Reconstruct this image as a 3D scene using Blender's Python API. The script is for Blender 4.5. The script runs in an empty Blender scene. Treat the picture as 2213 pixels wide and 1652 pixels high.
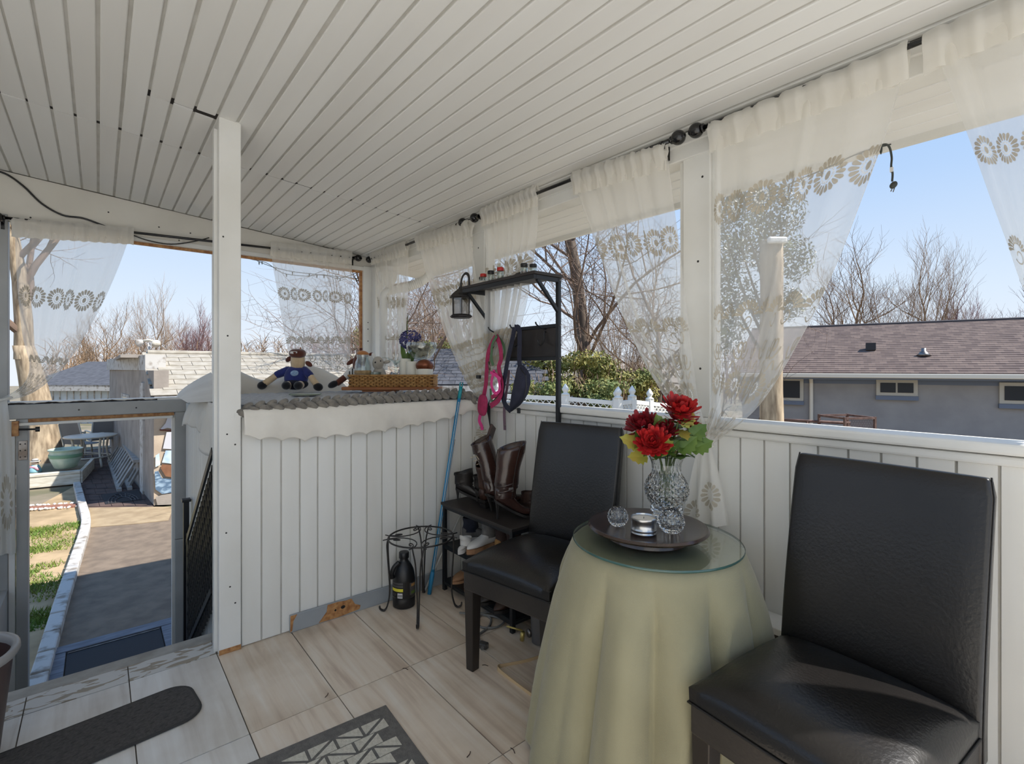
import bpy, bmesh, math, random
from mathutils import Vector, Matrix
random.seed(7)
# ---------------------------------------------------------------- camera, sky, sun, exposure
SC = bpy.context.scene
COL = SC.collection
W_, H_ = 2213.0, 1652.0
FPX, CX, HY, CAMZ = 1075.0, 1106.5, 797.0, 1.3
YAW = math.atan(893 / 1075.0)
cam = bpy.data.cameras.new('camera'); camo = bpy.data.objects.new('camera', cam); COL.objects.link(camo)
cam.sensor_fit = 'HORIZONTAL'; cam.sensor_width = 36.0; cam.lens = FPX / W_ * 36.0
cam.shift_y = -(H_ / 2 - HY) / W_; cam.clip_start = 0.02; cam.clip_end = 500
camo.location = (0, 0, CAMZ); camo.rotation_euler = (math.pi / 2, 0, -YAW)
SC.camera = camo
SC.view_settings.view_transform = 'Standard'; SC.view_settings.look = 'None'
SC.view_settings.gamma = 1.0; SC.view_settings.exposure = 0.38; SC.view_settings.use_curve_mapping = False

def lin(c):
    r = []
    for v in c[:3]:
        v = v / 255.0
        r.append(v / 12.92 if v <= 0.04045 else ((v + 0.055) / 1.055) ** 2.4)
    return (r[0], r[1], r[2], 1.0)

world = bpy.data.worlds.new('sky'); SC.world = world; world.use_nodes = True
nt = world.node_tree; nt.nodes.clear()
wo = nt.nodes.new('ShaderNodeOutputWorld'); bg = nt.nodes.new('ShaderNodeBackground')
tc = nt.nodes.new('ShaderNodeTexCoord'); sp = nt.nodes.new('ShaderNodeSeparateXYZ'); rp = nt.nodes.new('ShaderNodeValToRGB')
nt.links.new(tc.outputs['Generated'], sp.inputs[0]); nt.links.new(sp.outputs['Z'], rp.inputs[0])
rp.color_ramp.elements[0].position = 0.0; rp.color_ramp.elements[0].color = lin((236, 243, 252))
rp.color_ramp.elements[1].position = 1.0; rp.color_ramp.elements[1].color = lin((110, 165, 235))
for ps, c in ((0.12, (219, 235, 253)), (0.30, (184, 213, 250)), (0.5, (154, 196, 247))):
    e = rp.color_ramp.elements.new(ps); e.color = lin(c)
nt.links.new(rp.outputs[0], bg.inputs[0]); nt.links.new(bg.outputs[0], wo.inputs[0])
bg.inputs[1].default_value = 0.79
sun = bpy.data.lights.new('sun', 'SUN'); suno = bpy.data.objects.new('sun', sun); COL.objects.link(suno)
sun.energy = 5.8; sun.angle = math.radians(0.55); sun.color = (1.0, 0.965, 0.91)
SUNDIR = Vector((0.80, -1.0, 1.52)).normalized()
suno.rotation_euler = SUNDIR.to_track_quat('Z', 'Y').to_euler()

# ---------------------------------------------------------------- helpers
_s, _c = math.sin(YAW), math.cos(YAW)
def P(u, v, X=None, Y=None, Z=None):
    """point on a world plane seen at image position u, v"""
    l = (u - CX) / FPX; h = -(v - HY) / FPX
    r = Vector((_s + l * _c, _c - l * _s, h))
    t = X / r[0] if X is not None else Y / r[1] if Y is not None else (Z - CAMZ) / r[2]
    return Vector((r[0] * t, r[1] * t, r[2] * t + CAMZ))

MATS = {}
def nodes_of(name):
    m = bpy.data.materials.new(name); m.use_nodes = True
    t = m.node_tree; b = t.nodes['Principled BSDF']
    MATS[name] = m
    return m, t, b
def nd(t, typ, **kw):
    n = t.nodes.new(typ)
    for k, v in kw.items(): setattr(n, k, v)
    return n
def mat(name, col, rough=0.6, col2=None, scale=6.0, stretch=(1, 1, 1), metal=0.0, bump=0.0, bscale=60.0, spec=0.5, thr=(0.35, 0.65), detail=4.0, coat=0.0, rnd=0.0, sheen=0.0, coords='Object'):
    """principled colour, optionally mottled towards col2 with stretched noise and with a fine bump"""
    if name in MATS: return MATS[name]
    m, t, b = nodes_of(name)
    b.inputs['Base Color'].default_value = lin(col)
    b.inputs['Roughness'].default_value = rough; b.inputs['Metallic'].default_value = metal
    b.inputs['Specular IOR Level'].default_value = spec
    if coat: b.inputs['Coat Weight'].default_value = coat; b.inputs['Coat Roughness'].default_value = 0.15
    if sheen: b.inputs['Sheen Weight'].default_value = sheen
    out = None
    if col2 is not None or bump:
        tcn = nd(t, 'ShaderNodeTexCoord'); mp = nd(t, 'ShaderNodeMapping')
        mp.inputs['Scale'].default_value = stretch
        t.links.new(tcn.outputs[coords], mp.inputs[0])
        vec = mp.outputs[0]
        if rnd:
            oi = nd(t, 'ShaderNodeObjectInfo'); ml = nd(t, 'ShaderNodeMath', operation='MULTIPLY'); ml.inputs[1].default_value = rnd
            t.links.new(oi.outputs['Random'], ml.inputs[0])
            va = nd(t, 'ShaderNodeVectorMath', operation='ADD'); t.links.new(vec, va.inputs[0]); t.links.new(ml.outputs[0], va.inputs[1]); vec = va.outputs[0]
    if col2 is not None:
        n = nd(t, 'ShaderNodeTexNoise'); n.inputs['Scale'].default_value = scale; n.inputs['Detail'].default_value = detail
        t.links.new(vec, n.inputs['Vector'])
        r = nd(t, 'ShaderNodeValToRGB')
        r.color_ramp.elements[0].position = thr[0]; r.color_ramp.elements[0].color = lin(col)
        r.color_ramp.elements[1].position = thr[1]; r.color_ramp.elements[1].color = lin(col2)
        t.links.new(n.outputs[0], r.inputs[0]); t.links.new(r.outputs[0], b.inputs['Base Color'])
    if bump:
        n2 = nd(t, 'ShaderNodeTexNoise'); n2.inputs['Scale'].default_value = bscale; n2.inputs['Detail'].default_value = 3
        t.links.new(vec, n2.inputs['Vector'])
        bp = nd(t, 'ShaderNodeBump'); bp.inputs['Strength'].default_value = bump; bp.inputs['Distance'].default_value = 0.004
        t.links.new(n2.outputs[0], bp.inputs['Height']); t.links.new(bp.outputs[0], b.inputs['Normal'])
    return m
def sheer(name, col, alpha, transl=0.5):
    """thin fabric: part of the light passes straight through, the rest is diffused on both sides"""
    m = bpy.data.materials.new(name); m.use_nodes = True; t = m.node_tree; t.nodes.clear()
    o = nd(t, 'ShaderNodeOutputMaterial'); tr = nd(t, 'ShaderNodeBsdfTransparent'); df = nd(t, 'ShaderNodeBsdfDiffuse'); tl = nd(t, 'ShaderNodeBsdfTranslucent')
    df.inputs[0].default_value = lin(col); tl.inputs[0].default_value = lin(col)
    m1 = nd(t, 'ShaderNodeMixShader'); m1.inputs[0].default_value = transl; t.links.new(df.outputs[0], m1.inputs[1]); t.links.new(tl.outputs[0], m1.inputs[2])
    m2 = nd(t, 'ShaderNodeMixShader'); m2.inputs[0].default_value = alpha; t.links.new(tr.outputs[0], m2.inputs[1]); t.links.new(m1.outputs[0], m2.inputs[2])
    t.links.new(m2.outputs[0], o.inputs[0]); MATS[name] = m
    return m
def glass(name, col=(240, 248, 245), rough=0.0, trans=0.86, ior=1.5):
    """thin-walled glass: mostly lets light straight through, mirrors at grazing angles"""
    m = bpy.data.materials.new(name); m.use_nodes = True; t = m.node_tree; t.nodes.clear()
    o = nd(t, 'ShaderNodeOutputMaterial'); tr = nd(t, 'ShaderNodeBsdfTransparent'); tr.inputs[0].default_value = lin(col)
    gl = nd(t, 'ShaderNodeBsdfGlossy'); gl.inputs['Roughness'].default_value = 0.03 + rough; gl.inputs[0].default_value = (1, 1, 1, 1)
    fr = nd(t, 'ShaderNodeLayerWeight'); fr.inputs[0].default_value = 0.5
    pw = nd(t, 'ShaderNodeMath', operation='POWER'); pw.inputs[1].default_value = 3.5; t.links.new(fr.outputs['Facing'], pw.inputs[0])
    ad = nd(t, 'ShaderNodeMath', operation='MULTIPLY_ADD'); ad.inputs[1].default_value = 0.85; ad.inputs[2].default_value = (1 - trans) * 0.5; t.links.new(pw.outputs[0], ad.inputs[0])
    mx = nd(t, 'ShaderNodeMixShader'); t.links.new(ad.outputs[0], mx.inputs[0]); t.links.new(tr.outputs[0], mx.inputs[1]); t.links.new(gl.outputs[0], mx.inputs[2])
    t.links.new(mx.outputs[0], o.inputs[0]); MATS[name] = m
    return m

class MB:
    """collects shapes into one mesh"""
    def __init__(s): s.v = []; s.f = []
    def add(s, vs, fs, M=None):
        o = len(s.v)
        for p in vs:
            p = Vector(p)
            s.v.append(tuple(M @ p if M is not None else p))
        s.f += [tuple(i + o for i in f) for f in fs]
        return s
    def box(s, lo, hi, M=None):
        x0, y0, z0 = lo; x1, y1, z1 = hi
        return s.add([(x0, y0, z0), (x1, y0, z0), (x1, y1, z0), (x0, y1, z0), (x0, y0, z1), (x1, y0, z1), (x1, y1, z1), (x0, y1, z1)],
                     [(0, 3, 2, 1), (4, 5, 6, 7), (0, 1, 5, 4), (1, 2, 6, 5), (2, 3, 7, 6), (3, 0, 4, 7)], M)
    def cbox(s, c, d, M=None):
        return s.box([c[i] - d[i] / 2 for i in range(3)], [c[i] + d[i] / 2 for i in range(3)], M)
    def beam(s, a, b, w, h, up=(0, 0, 1)):
        a = Vector(a); b = Vector(b); d = (b - a); L = d.length; d.normalize(); upv = Vector(up)
        sd = d.cross(upv)
        if sd.length < 1e-4: sd = d.cross(Vector((1, 0, 0)))
        sd.normalize(); u2 = sd.cross(d)
        q = []
        for p in (a, b):
            for x, y in ((-1, -1), (1, -1), (1, 1), (-1, 1)): q.append(p + sd * (x * w / 2) + u2 * (y * h / 2))
        return s.add(q, [(3, 2, 1, 0), (4, 5, 6, 7), (0, 1, 5, 4), (1, 2, 6, 5), (2, 3, 7, 6), (3, 0, 4, 7)])
    def tube(s, path, r, n=8, cap=True, flat=1.0, close=False):
        """round tube along a path; r is one radius or one for each point; flat squeezes the section"""
        path = [Vector(p) for p in path]; k = len(path)
        rs = r if isinstance(r, (list, tuple)) else [r] * k
        o = len(s.v); ref = None
        for i, p in enumerate(path):
            if close: d = path[(i + 1) % k] - path[i - 1]
            else: d = path[min(i + 1, k - 1)] - path[max(i - 1, 0)]
            if d.length < 1e-9: d = Vector((0, 0, 1))
            d.normalize()
            if ref is None:
                ref = Vector((0, 0, 1)) if abs(d.z) < 0.9 else Vector((1, 0, 0))
            sd = ref - d * ref.dot(d)
            if sd.length < 1e-5: sd = d.orthogonal()
            sd.normalize(); ref = sd; t2 = d.cross(sd)
            for j in range(n):
                a = 2 * math.pi * j / n
                s.v.append(tuple(p + sd * (math.cos(a) * rs[i] * flat) + t2 * (math.sin(a) * rs[i])))
        for i in range(k if close else k - 1):
            i2 = (i + 1) % k
            for j in range(n):
                j2 = (j + 1) % n
                s.f.append((o + i * n + j, o + i * n + j2, o + i2 * n + j2, o + i2 * n + j))
        if cap and not close:
            s.f.append(tuple(o + j for j in range(n))[::-1]); s.f.append(tuple(o + (k - 1) * n + j for j in range(n)))
        return s
    def lathe(s, prof, n=24, c=(0, 0, 0), M=None, fn=None, cap=True):
        """profile of (radius, z) turned about the z axis; fn(angle, r, z) may bend it"""
        o = len(s.v); k = len(prof)
        for (r, z) in prof:
            for j in range(n):
                a = 2 * math.pi * j / n
                rr = max(r, 1e-5)
                p = Vector(fn(a, rr, z)) if fn else Vector((rr * math.cos(a), rr * math.sin(a), z))
                p += Vector(c)
                s.v.append(tuple(M @ p if M is not None else p))
        for i in range(k - 1):
            for j in range(n):
                j2 = (j + 1) % n
                s.f.append((o + i * n + j, o + i * n + j2, o + (i + 1) * n + j2, o + (i + 1) * n + j))
        if cap and prof[0][0] > 1e-4: s.f.append(tuple(o + j for j in range(n))[::-1])
        if cap and prof[-1][0] > 1e-4: s.f.append(tuple(o + (k - 1) * n + j for j in range(n)))
        return s
    def ell(s, c, r, n=14, m=9, M=None, pw=1.0):
        """ellipsoid (pw < 1 makes it boxier)"""
        R = Matrix.Translation(Vector(c)) if M is None else Matrix.Translation(Vector(c)) @ M
        sg = lambda v: math.copysign(abs(v) ** pw, v)
        vs = [(0, 0, -r[2])]
        for i in range(1, m):
            b = -math.pi / 2 + math.pi * i / m
            for j in range(n):
                a = 2 * math.pi * j / n
                vs.append((r[0] * sg(math.cos(b)) * sg(math.cos(a)), r[1] * sg(math.cos(b)) * sg(math.sin(a)), r[2] * sg(math.sin(b))))
        vs.append((0, 0, r[2])); L = len(vs) - 1; fs = []
        for j in range(n):
            j2 = (j + 1) % n
            fs.append((0, 1 + j2, 1 + j)); fs.append((L, L - n + j, L - n + j2))
            for i in range(m - 2): fs.append((1 + i * n + j, 1 + i * n + j2, 1 + (i + 1) * n + j2, 1 + (i + 1) * n + j))
        return s.add(vs, fs, R)
    def grid(s, fn, nu, nv):
        o = len(s.v)
        for i in range(nv + 1):
            for j in range(nu + 1): s.v.append(tuple(fn(j / nu, i / nv)))
        for i in range(nv):
            for j in range(nu):
                a = o + i * (nu + 1) + j
                s.f.append((a, a + 1, a + nu + 2, a + nu + 1))
        return s
    def prism(s, pts, h, M=None):
        """flat polygon pts (x, y) raised from z=0 to z=h"""
        k = len(pts)
        return s.add([(x, y, 0) for x, y in pts] + [(x, y, h) for x, y in pts],
                     [tuple(range(k))[::-1], tuple(range(k, 2 * k))] + [(i, (i + 1) % k, k + (i + 1) % k, k + i) for i in range(k)], M)
    def loft(s, secs, cap=True):
        """sections: lists of equally many points"""
        o = len(s.v); n = len(secs[0])
        for q in secs: s.v += [tuple(p) for p in q]
        for i in range(len(secs) - 1):
            for j in range(n):
                j2 = (j + 1) % n
                s.f.append((o + i * n + j, o + i * n + j2, o + (i + 1) * n + j2, o + (i + 1) * n + j))
        if cap:
            s.f.append(tuple(o + j for j in range(n))[::-1]); s.f.append(tuple(o + (len(secs) - 1) * n + j for j in range(n)))
        return s
    def mesh(s, name, smooth=False):
        me = bpy.data.meshes.new(name); me.from_pydata(s.v, [], s.f); me.update()
        if smooth: me.polygons.foreach_set('use_smooth', [True] * len(me.polygons))
        return me

def put(name, mb, m, parent=None, smooth=False, bevel=0.0, subd=0, thick=0.0, sharp=None, segs=2):
    me = mb if isinstance(mb, bpy.types.Mesh) else mb.mesh(name, smooth)
    if m is not None and not me.materials: me.materials.append(MATS[m] if isinstance(m, str) else m)
    o = bpy.data.objects.new(name, me); COL.objects.link(o)
    if parent is not None: o.parent = parent
    if thick:
        md = o.modifiers.new('thick', 'SOLIDIFY'); md.thickness = thick; md.offset = 0
    if bevel:
        md = o.modifiers.new('bev', 'BEVEL'); md.width = bevel; md.segments = segs; md.limit_method = 'ANGLE'; md.angle_limit = math.radians(40)
    if subd:
        md = o.modifiers.new('sub', 'SUBSURF'); md.levels = subd; md.render_levels = subd
    if sharp is not None and smooth:
        try: me.set_sharp_from_angle(angle=math.radians(sharp))
        except Exception: pass
    return o
def tag(o, label, cat=None, group=None, kind=None):
    o['label'] = label
    if cat: o['category'] = cat
    if group: o['group'] = group
    if kind: o['kind'] = kind
    return o
def thing(name, label, cat, loc=(0, 0, 0), rz=0.0, group=None, kind=None):
    o = bpy.data.objects.new(name, None); COL.objects.link(o); o.empty_display_size = 0.05
    o.location = loc; o.rotation_euler = (0, 0, rz)
    return tag(o, label, cat, group, kind)
def struct(name, mb, m, label, **k):
    o = put(name, mb, m, **k); return tag(o, label, None, None, 'structure')
def kids(parent):
    return [o for o in COL.objects if o.parent == parent]
def copy_tree(o, parent=None):
    c = o.copy(); COL.objects.link(c)
    if parent is not None: c.parent = parent
    for ch in list(o.children): copy_tree(ch, c)
    return c
def RM(rx=0, ry=0, rz=0):
    return Matrix.Rotation(rz, 4, 'Z') @ Matrix.Rotation(ry, 4, 'Y') @ Matrix.Rotation(rx, 4, 'X')
def TM(p): return Matrix.Translation(Vector(p))
def smoothpath(pts, n=8):
    """Catmull-Rom through the points"""
    pts = [Vector(p) for p in pts]; q = [pts[0]] + pts + [pts[-1]]; out = []
    for i in range(1, len(q) - 2):
        for k in range(n):
            t = k / n; a, b, c, d = q[i - 1], q[i], q[i + 1], q[i + 2]
            out.append(0.5 * ((2 * b) + (c - a) * t + (2 * a - 5 * b + 4 * c - d) * t * t + (3 * b - a - 3 * c + d) * t ** 3))
    out.append(pts[-1]); return out
def lerp(a, b, t): return a + (b - a) * t
def polyat(pts, t):
    """value along a list of equally spaced samples (numbers or vectors), smoothly"""
    k = len(pts) - 1; x = min(max(t, 0), 1) * k; i = min(int(x), k - 1); f = x - i
    return pts[i] + (pts[i + 1] - pts[i]) * f
# ---------------------------------------------------------------- materials of the setting
mat('white_paint', (232, 231, 226), 0.45, (222, 220, 213), 3.0, (1, 1, 1), bump=0.12, bscale=40)
mat('plank_paint', (234, 233, 228), 0.42, (225, 223, 216), 5.0, (1, 1, 0.15), bump=0.1, bscale=50, rnd=20)
mat('ceiling_paint', (236, 235, 231), 0.5, (228, 226, 221), 4.0, (1, 0.12, 1), bump=0.08, bscale=30, rnd=20)
mat('groove_paint', (206, 203, 195), 0.6, (192, 188, 179), 9.0)
mat('grey_paint', (172, 173, 172), 0.5, (158, 159, 157), 4.0, bump=0.1)
mat('header_paint', (226, 222, 212), 0.5, (216, 211, 200), 2.5, bump=0.1)
mat('dark_gap', (38, 32, 28), 0.8)
mat('bare_wood', (196, 148, 96), 0.6, (150, 98, 56), 7.0, (6, 1, 6), detail=6)
mat('worn_blue_grey', (168, 172, 174), 0.5, (150, 155, 158), 3.0)
mat('dark_lower', (92, 88, 82), 0.6, (70, 66, 62), 5.0)
mat('bounce_deck', (226, 225, 222), 0.6, (212, 210, 205), 4, (8, 1, 1))  # white of the unseen deck added to bounce sun
mat('nail', (40, 38, 36), 0.5)
WX, FY, BY, YB = 1.92, 4.34, 2.59, -0.60   # right wall, far wall, front of the stair box, near end left open to let light in
def ceil_z(x): return 2.312 + 0.085 * (1.92 - x)

# ---- floor of large tiles
def tile_mat(name, a, b, c):
    m, t, bs = nodes_of(name)
    tcn = nd(t, 'ShaderNodeTexCoord'); oi = nd(t, 'ShaderNodeObjectInfo'); ml = nd(t, 'ShaderNodeMath', operation='MULTIPLY'); ml.inputs[1].default_value = 40
    t.links.new(oi.outputs['Random'], ml.inputs[0])
    va = nd(t, 'ShaderNodeVectorMath', operation='ADD'); t.links.new(tcn.outputs['Object'], va.inputs[0]); t.links.new(ml.outputs[0], va.inputs[1])
    mp = nd(t, 'ShaderNodeMapping'); mp.inputs['Scale'].default_value = (26, 1.6, 1); t.links.new(va.outputs[0], mp.inputs[0])
    n = nd(t, 'ShaderNodeTexNoise'); n.inputs['Scale'].default_value = 1.0; n.inputs['Detail'].default_value = 6; n.inputs['Distortion'].default_value = 0.5; t.links.new(mp.outputs[0], n.inputs['Vector'])
    r = nd(t, 'ShaderNodeValToRGB'); e = r.color_ramp.elements
    e[0].position = 0.3; e[0].color = lin(c); e[1].position = 0.72; e[1].color = lin(b); k = e.new(0.48); k.color = lin(a)
    t.links.new(n.outputs[0], r.inputs[0])
    n3 = nd(t, 'ShaderNodeTexNoise'); n3.inputs['Scale'].default_value = 3.5; n3.inputs['Detail'].default_value = 5; t.links.new(va.outputs[0], n3.inputs['Vector'])
    r3 = nd(t, 'ShaderNodeValToRGB'); r3.color_ramp.elements[0].position = 0.35; r3.color_ramp.elements[0].color = (0.82, 0.79, 0.75, 1); r3.color_ramp.elements[1].position = 0.6; r3.color_ramp.elements[1].color = (1, 1, 1, 1)
    t.links.new(n3.outputs[0], r3.inputs[0])
    mx = nd(t, 'ShaderNodeMix', data_type='RGBA', blend_type='MULTIPLY'); mx.inputs[0].default_value = 1
    t.links.new(r.outputs[0], mx.inputs[6]); t.links.new(r3.outputs[0], mx.inputs[7]); t.links.new(mx.outputs[2], bs.inputs['Base Color'])
    bs.inputs['Roughness'].default_value = 0.42
    return m
tile_mat('tile_taupe', (223, 206, 185), (234, 223, 208), (198, 177, 156))
tile_mat('tile_lit', (221, 216, 208), (231, 228, 222), (208, 201, 191))  # same tile, paler and greyer: daylight on the left put into the colour
mat('grout', (112, 104, 94), 0.9, (90, 82, 74), 30)
mat('cement', (176, 173, 166), 0.8, (150, 146, 138), 10, bump=0.3, bscale=80)
fb = MB().box((-1.75, YB, -0.06), (1.95, 2.60, -0.005)).box((0.43, 2.58, -0.06), (0.52, 2.7, -0.005))
floor = struct('floor', fb, 'grout', 'tiled porch floor of long pale stone tiles')
TX, TY = 0.3165, 0.648
tme = MB().box((-TX / 2 + 0.002, -TY / 2 + 0.002, -0.006), (TX / 2 - 0.002, TY / 2 - 0.002, 0.0)).mesh('tile')
tme2 = tme.copy(); tme.materials.append(MATS['tile_taupe']); tme2.materials.append(MATS['tile_lit'])
for i in range(-6, 6):
    x0 = 0.097 + TX * i; xc = x0 + TX / 2
    if xc > 1.85: continue
    for j in range(0, 5):
        yc = 2.604 - TY * (j + 0.5)
        o = bpy.data.objects.new('tile', tme2 if xc < 0.42 else tme); COL.objects.link(o); o.parent = floor
        o.location = (xc, yc, random.uniform(-0.0008, 0.0008))
o = put('tile', MB().box((1.682, YB, -0.006), (1.94, 2.6, -0.001)), 'tile_taupe', floor)
# edge row along the stair head: cut tiles with brown adhesive smears, then a cement nosing
m, t, bs = nodes_of('smeared_tile')
tcn = nd(t, 'ShaderNodeTexCoord'); mp = nd(t, 'ShaderNodeMapping'); mp.inputs['Scale'].default_value = (9, 26, 1); mp.inputs['Rotation'].default_value = (0, 0, 0.12); t.links.new(tcn.outputs['Object'], mp.inputs[0])
n = nd(t, 'ShaderNodeTexNoise'); n.inputs['Scale'].default_value = 1.0; n.inputs['Detail'].default_value = 2.5; n.inputs['Distortion'].default_value = 1.0; t.links.new(mp.outputs[0], n.inputs['Vector'])
r = nd(t, 'ShaderNodeValToRGB'); r.color_ramp.interpolation = 'LINEAR'; e = r.color_ramp.elements; e[0].position = 0.53; e[0].color = lin((205, 203, 198)); e[1].position = 0.55; e[1].color = lin((158, 146, 128))
t.links.new(n.outputs[0], r.inputs[0]); t.links.new(r.outputs[0], bs.inputs['Base Color']); bs.inputs['Roughness'].default_value = 0.6
put('edge_base', MB().box((-1.75, 2.60, -0.06), (0.43, 2.83, -0.007)), 'grout', floor)
for i in range(-6, 2):
    x0 = max(0.097 + TX * i, -1.75); x1 = min(x0 + TX, 0.425)
    o = put('edge_tile', MB().box((x0 + 0.002, 2.608, -0.008), (x1 - 0.002, 2.742, 0.0)), 'smeared_tile', floor)
put('nosing', MB().box((-1.75, 2.746, -0.06), (0.46, 2.835, -0.002)), 'cement', floor, bevel=0.006)

# ---- ceiling of painted boards, sloping down to the window wall and on into the eaves
EX = 2.575
cb = MB()
cb.add([(-1.75, YB, ceil_z(-1.75) + 0.007), (WX + 0.1, YB, ceil_z(WX + 0.1) + 0.007), (WX + 0.1, FY + 0.35, ceil_z(WX + 0.1) + 0.007), (-1.75, FY + 0.35, ceil_z(-1.75) + 0.007),
        (-1.75, YB, ceil_z(-1.75) + 0.06), (WX + 0.1, YB, ceil_z(WX + 0.1) + 0.06), (WX + 0.1, FY + 0.35, ceil_z(WX + 0.1) + 0.06), (-1.75, FY + 0.35, ceil_z(-1.75) + 0.06)],
       [(0, 3, 2, 1), (4, 5, 6, 7), (0, 1, 5, 4), (1, 2, 6, 5), (2, 3, 7, 6), (3, 0, 4, 7)])
ceiling = struct('ceiling', cb, 'groove_paint', 'white board ceiling sloping down to the window wall')
BP = 0.0825
def cboard(x0, x1, y0, y1, name='plank', par=None, dz=0.0, m='ceiling_paint'):
    z0, z1 = ceil_z(x0) + dz, ceil_z(x1) + dz
    b = MB(); ch = 0.003
    pr = [(x0, 0.008), (x0, ch), (x0 + ch, 0), (x1 - ch, 0), (x1, ch), (x1, 0.008)]
    b.loft([[(x, y, ceil_z(x) + dz + z) for x, z in pr] for y in (y0, y1)])
    return put(name, b, m, par)
for k in range(-22, 24):
    g = -0.002 + BP * k
    if g < -1.75 or g > WX: continue
    gw = random.choice((0.005, 0.010, 0.011, 0.012, 0.013))
    x0, x1 = g + gw / 2, min(g + BP - gw / 2 + random.uniform(-0.002, 0.001), WX + 0.01)
    jy = 3.10 + random.uniform(-0.012, 0.012)
    if 2 <= k <= 4: jy = 2.60 + random.uniform(-0.008, 0.008)
    gap = random.choice((0.004, 0.006, 0.009, 0.013)) if k != 4 else 0.045
    if k in (10, 11): gap = 0.02
    dz = random.uniform(-0.0015, 0.0015)
    cboard(x0, x1, YB, jy - gap / 2, par=ceiling, dz=dz)
    if 2 <= k <= 4:
        cboard(x0, x1, jy + gap / 2, 3.10, par=ceiling, dz=-dz)
        cboard(x0, x1, 3.107, FY - 0.02, par=ceiling, dz=dz)
    else:
        cboard(x0, x1, jy + gap / 2, FY - 0.02, par=ceiling, dz=random.uniform(-0.002, 0.002))
# dark slots behind the open butt joints
put('joint_gap', MB().add([(x, y, ceil_z(x) + 0.0062) for x, y in ((-1.7, 3.085), (1.8, 3.085), (1.8, 3.115), (-1.7, 3.115))], [(0, 3, 2, 1)]), 'dark_gap', ceiling)
put('joint_gap', MB().add([(x, y, ceil_z(x) + 0.0062) for x, y in ((0.15, 2.57), (0.415, 2.57), (0.415, 2.63), (0.15, 2.63))], [(0, 3, 2, 1)]), 'dark_gap', ceiling)
# eaves soffit outside
sb = MB()
sb.loft([[(x, y, ceil_z(x) + z) for x, z in ((WX + 0.06, 0.009), (EX, 0.009), (EX, 0.10), (WX + 0.06, 0.10))] for y in (YB, FY + 0.35)])
soffit = struct('ceiling_soffit', sb, 'groove_paint', 'white board soffit of the eaves outside the windows')
for i in range(7):
    x0 = WX + 0.05 + 0.0865 * i
    cboard(x0 + 0.002, x0 + 0.084, YB, FY + 0.35, par=soffit, dz=0.001)
put('fascia', MB().box((EX - 0.005, YB, ceil_z(EX) - 0.03), (EX + 0.02, FY + 0.37, ceil_z(EX) + 0.13)), 'white_paint', soffit)
put('roof_deck', MB().loft([[(x, y, ceil_z(x) + z) for x, z in ((-1.9, 0.07), (EX + 0.05, 0.13), (EX + 0.05, 0.15), (-1.9, 0.10))] for y in ((YB - 0.1), FY + 0.45)]), 'dark_gap', soffit)
sf = MB().loft([[(x, FY + 0.05, ceil_z(x) + 0.0), (x, FY + 0.36, ceil_z(x) + 0.0), (x, FY + 0.36, ceil_z(x) + 0.08), (x, FY + 0.05, ceil_z(x) + 0.08)] for x in (-1.75, EX)])
struct('trim_gable', sf, 'white_paint', 'white boxed overhang above the far windows outside')

# ---- right wall: boarded parapet, sill, posts, header
SZ = 1.097
wr = MB().box((WX + 0.009, YB, -0.05), (WX + 0.10, FY, 1.055))
wall_r = struct('wall_right', wr, 'groove_paint', 'white boarded parapet under the long row of windows')
pm = MB().box((0, -0.0415, 0.0), (0.02, 0.0415, 1.04)).mesh('plank'); pm.materials.append(MATS['plank_paint'])
k = 0
for i in range(-48, 40):
    y = 0.921 + 0.0905 * (i + 0.5)
    if y > FY - 0.05 or y < (YB + 0.05): continue
    for me in (pm,):
        o = bpy.data.objects.new('plank', me); COL.objects.link(o); o.parent = wall_r; o.location = (WX + (random.uniform(-0.001, 0.001)), y, 0)
put('moulding', MB().box((WX - 0.018, YB, 1.032), (WX + 0.02, FY, 1.060)), 'white_paint', wall_r, bevel=0.008)
put('sill', MB().box((WX - 0.035, YB, 1.064), (WX + 0.105, FY + 0.06, SZ)), 'white_paint', wall_r, bevel=0.008)
put('siding', MB().box((WX + 0.10, YB, -0.9), (WX + 0.13, FY + 0.06, 1.06)), 'white_paint', wall_r)
posts = [(2.615, 2.74), (1.054, 1.178), (-0.50, -0.375), (FY - 0.06, FY + 0.06)]
for i, (a, b) in enumerate(posts):
    mb = MB().box((WX + 0.015, a, SZ), (WX + 0.105, b, 2.30))
    o = put('post', mb, 'white_paint', wall_r, bevel=0.004)
    put('stop_strip', MB().box((WX + 0.03, b, SZ), (WX + 0.06, b + 0.022, 2.2)), 'white_paint', wall_r, bevel=0.002)
    put('stop_strip', MB().box((WX + 0.03, a - 0.022, SZ), (WX + 0.06, a, 2.2)), 'white_paint', wall_r, bevel=0.002)
    for z in (1.3, 1.75, 2.1):
        put('nail_head', MB().ell((WX + 0.014, (a + b) / 2 + random.uniform(-.03, .03), z), (.002, .005, .005), 8, 5), 'nail', wall_r)
put('header', MB().box((WX + 0.005, YB, 2.195), (WX + 0.10, FY, 2.305)), 'white_paint', wall_r, bevel=0.004)
put('header_strip', MB().box((WX - 0.008, YB, 2.255), (WX + 0.012, FY, 2.300)), 'white_paint', wall_r, bevel=0.003)
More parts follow.
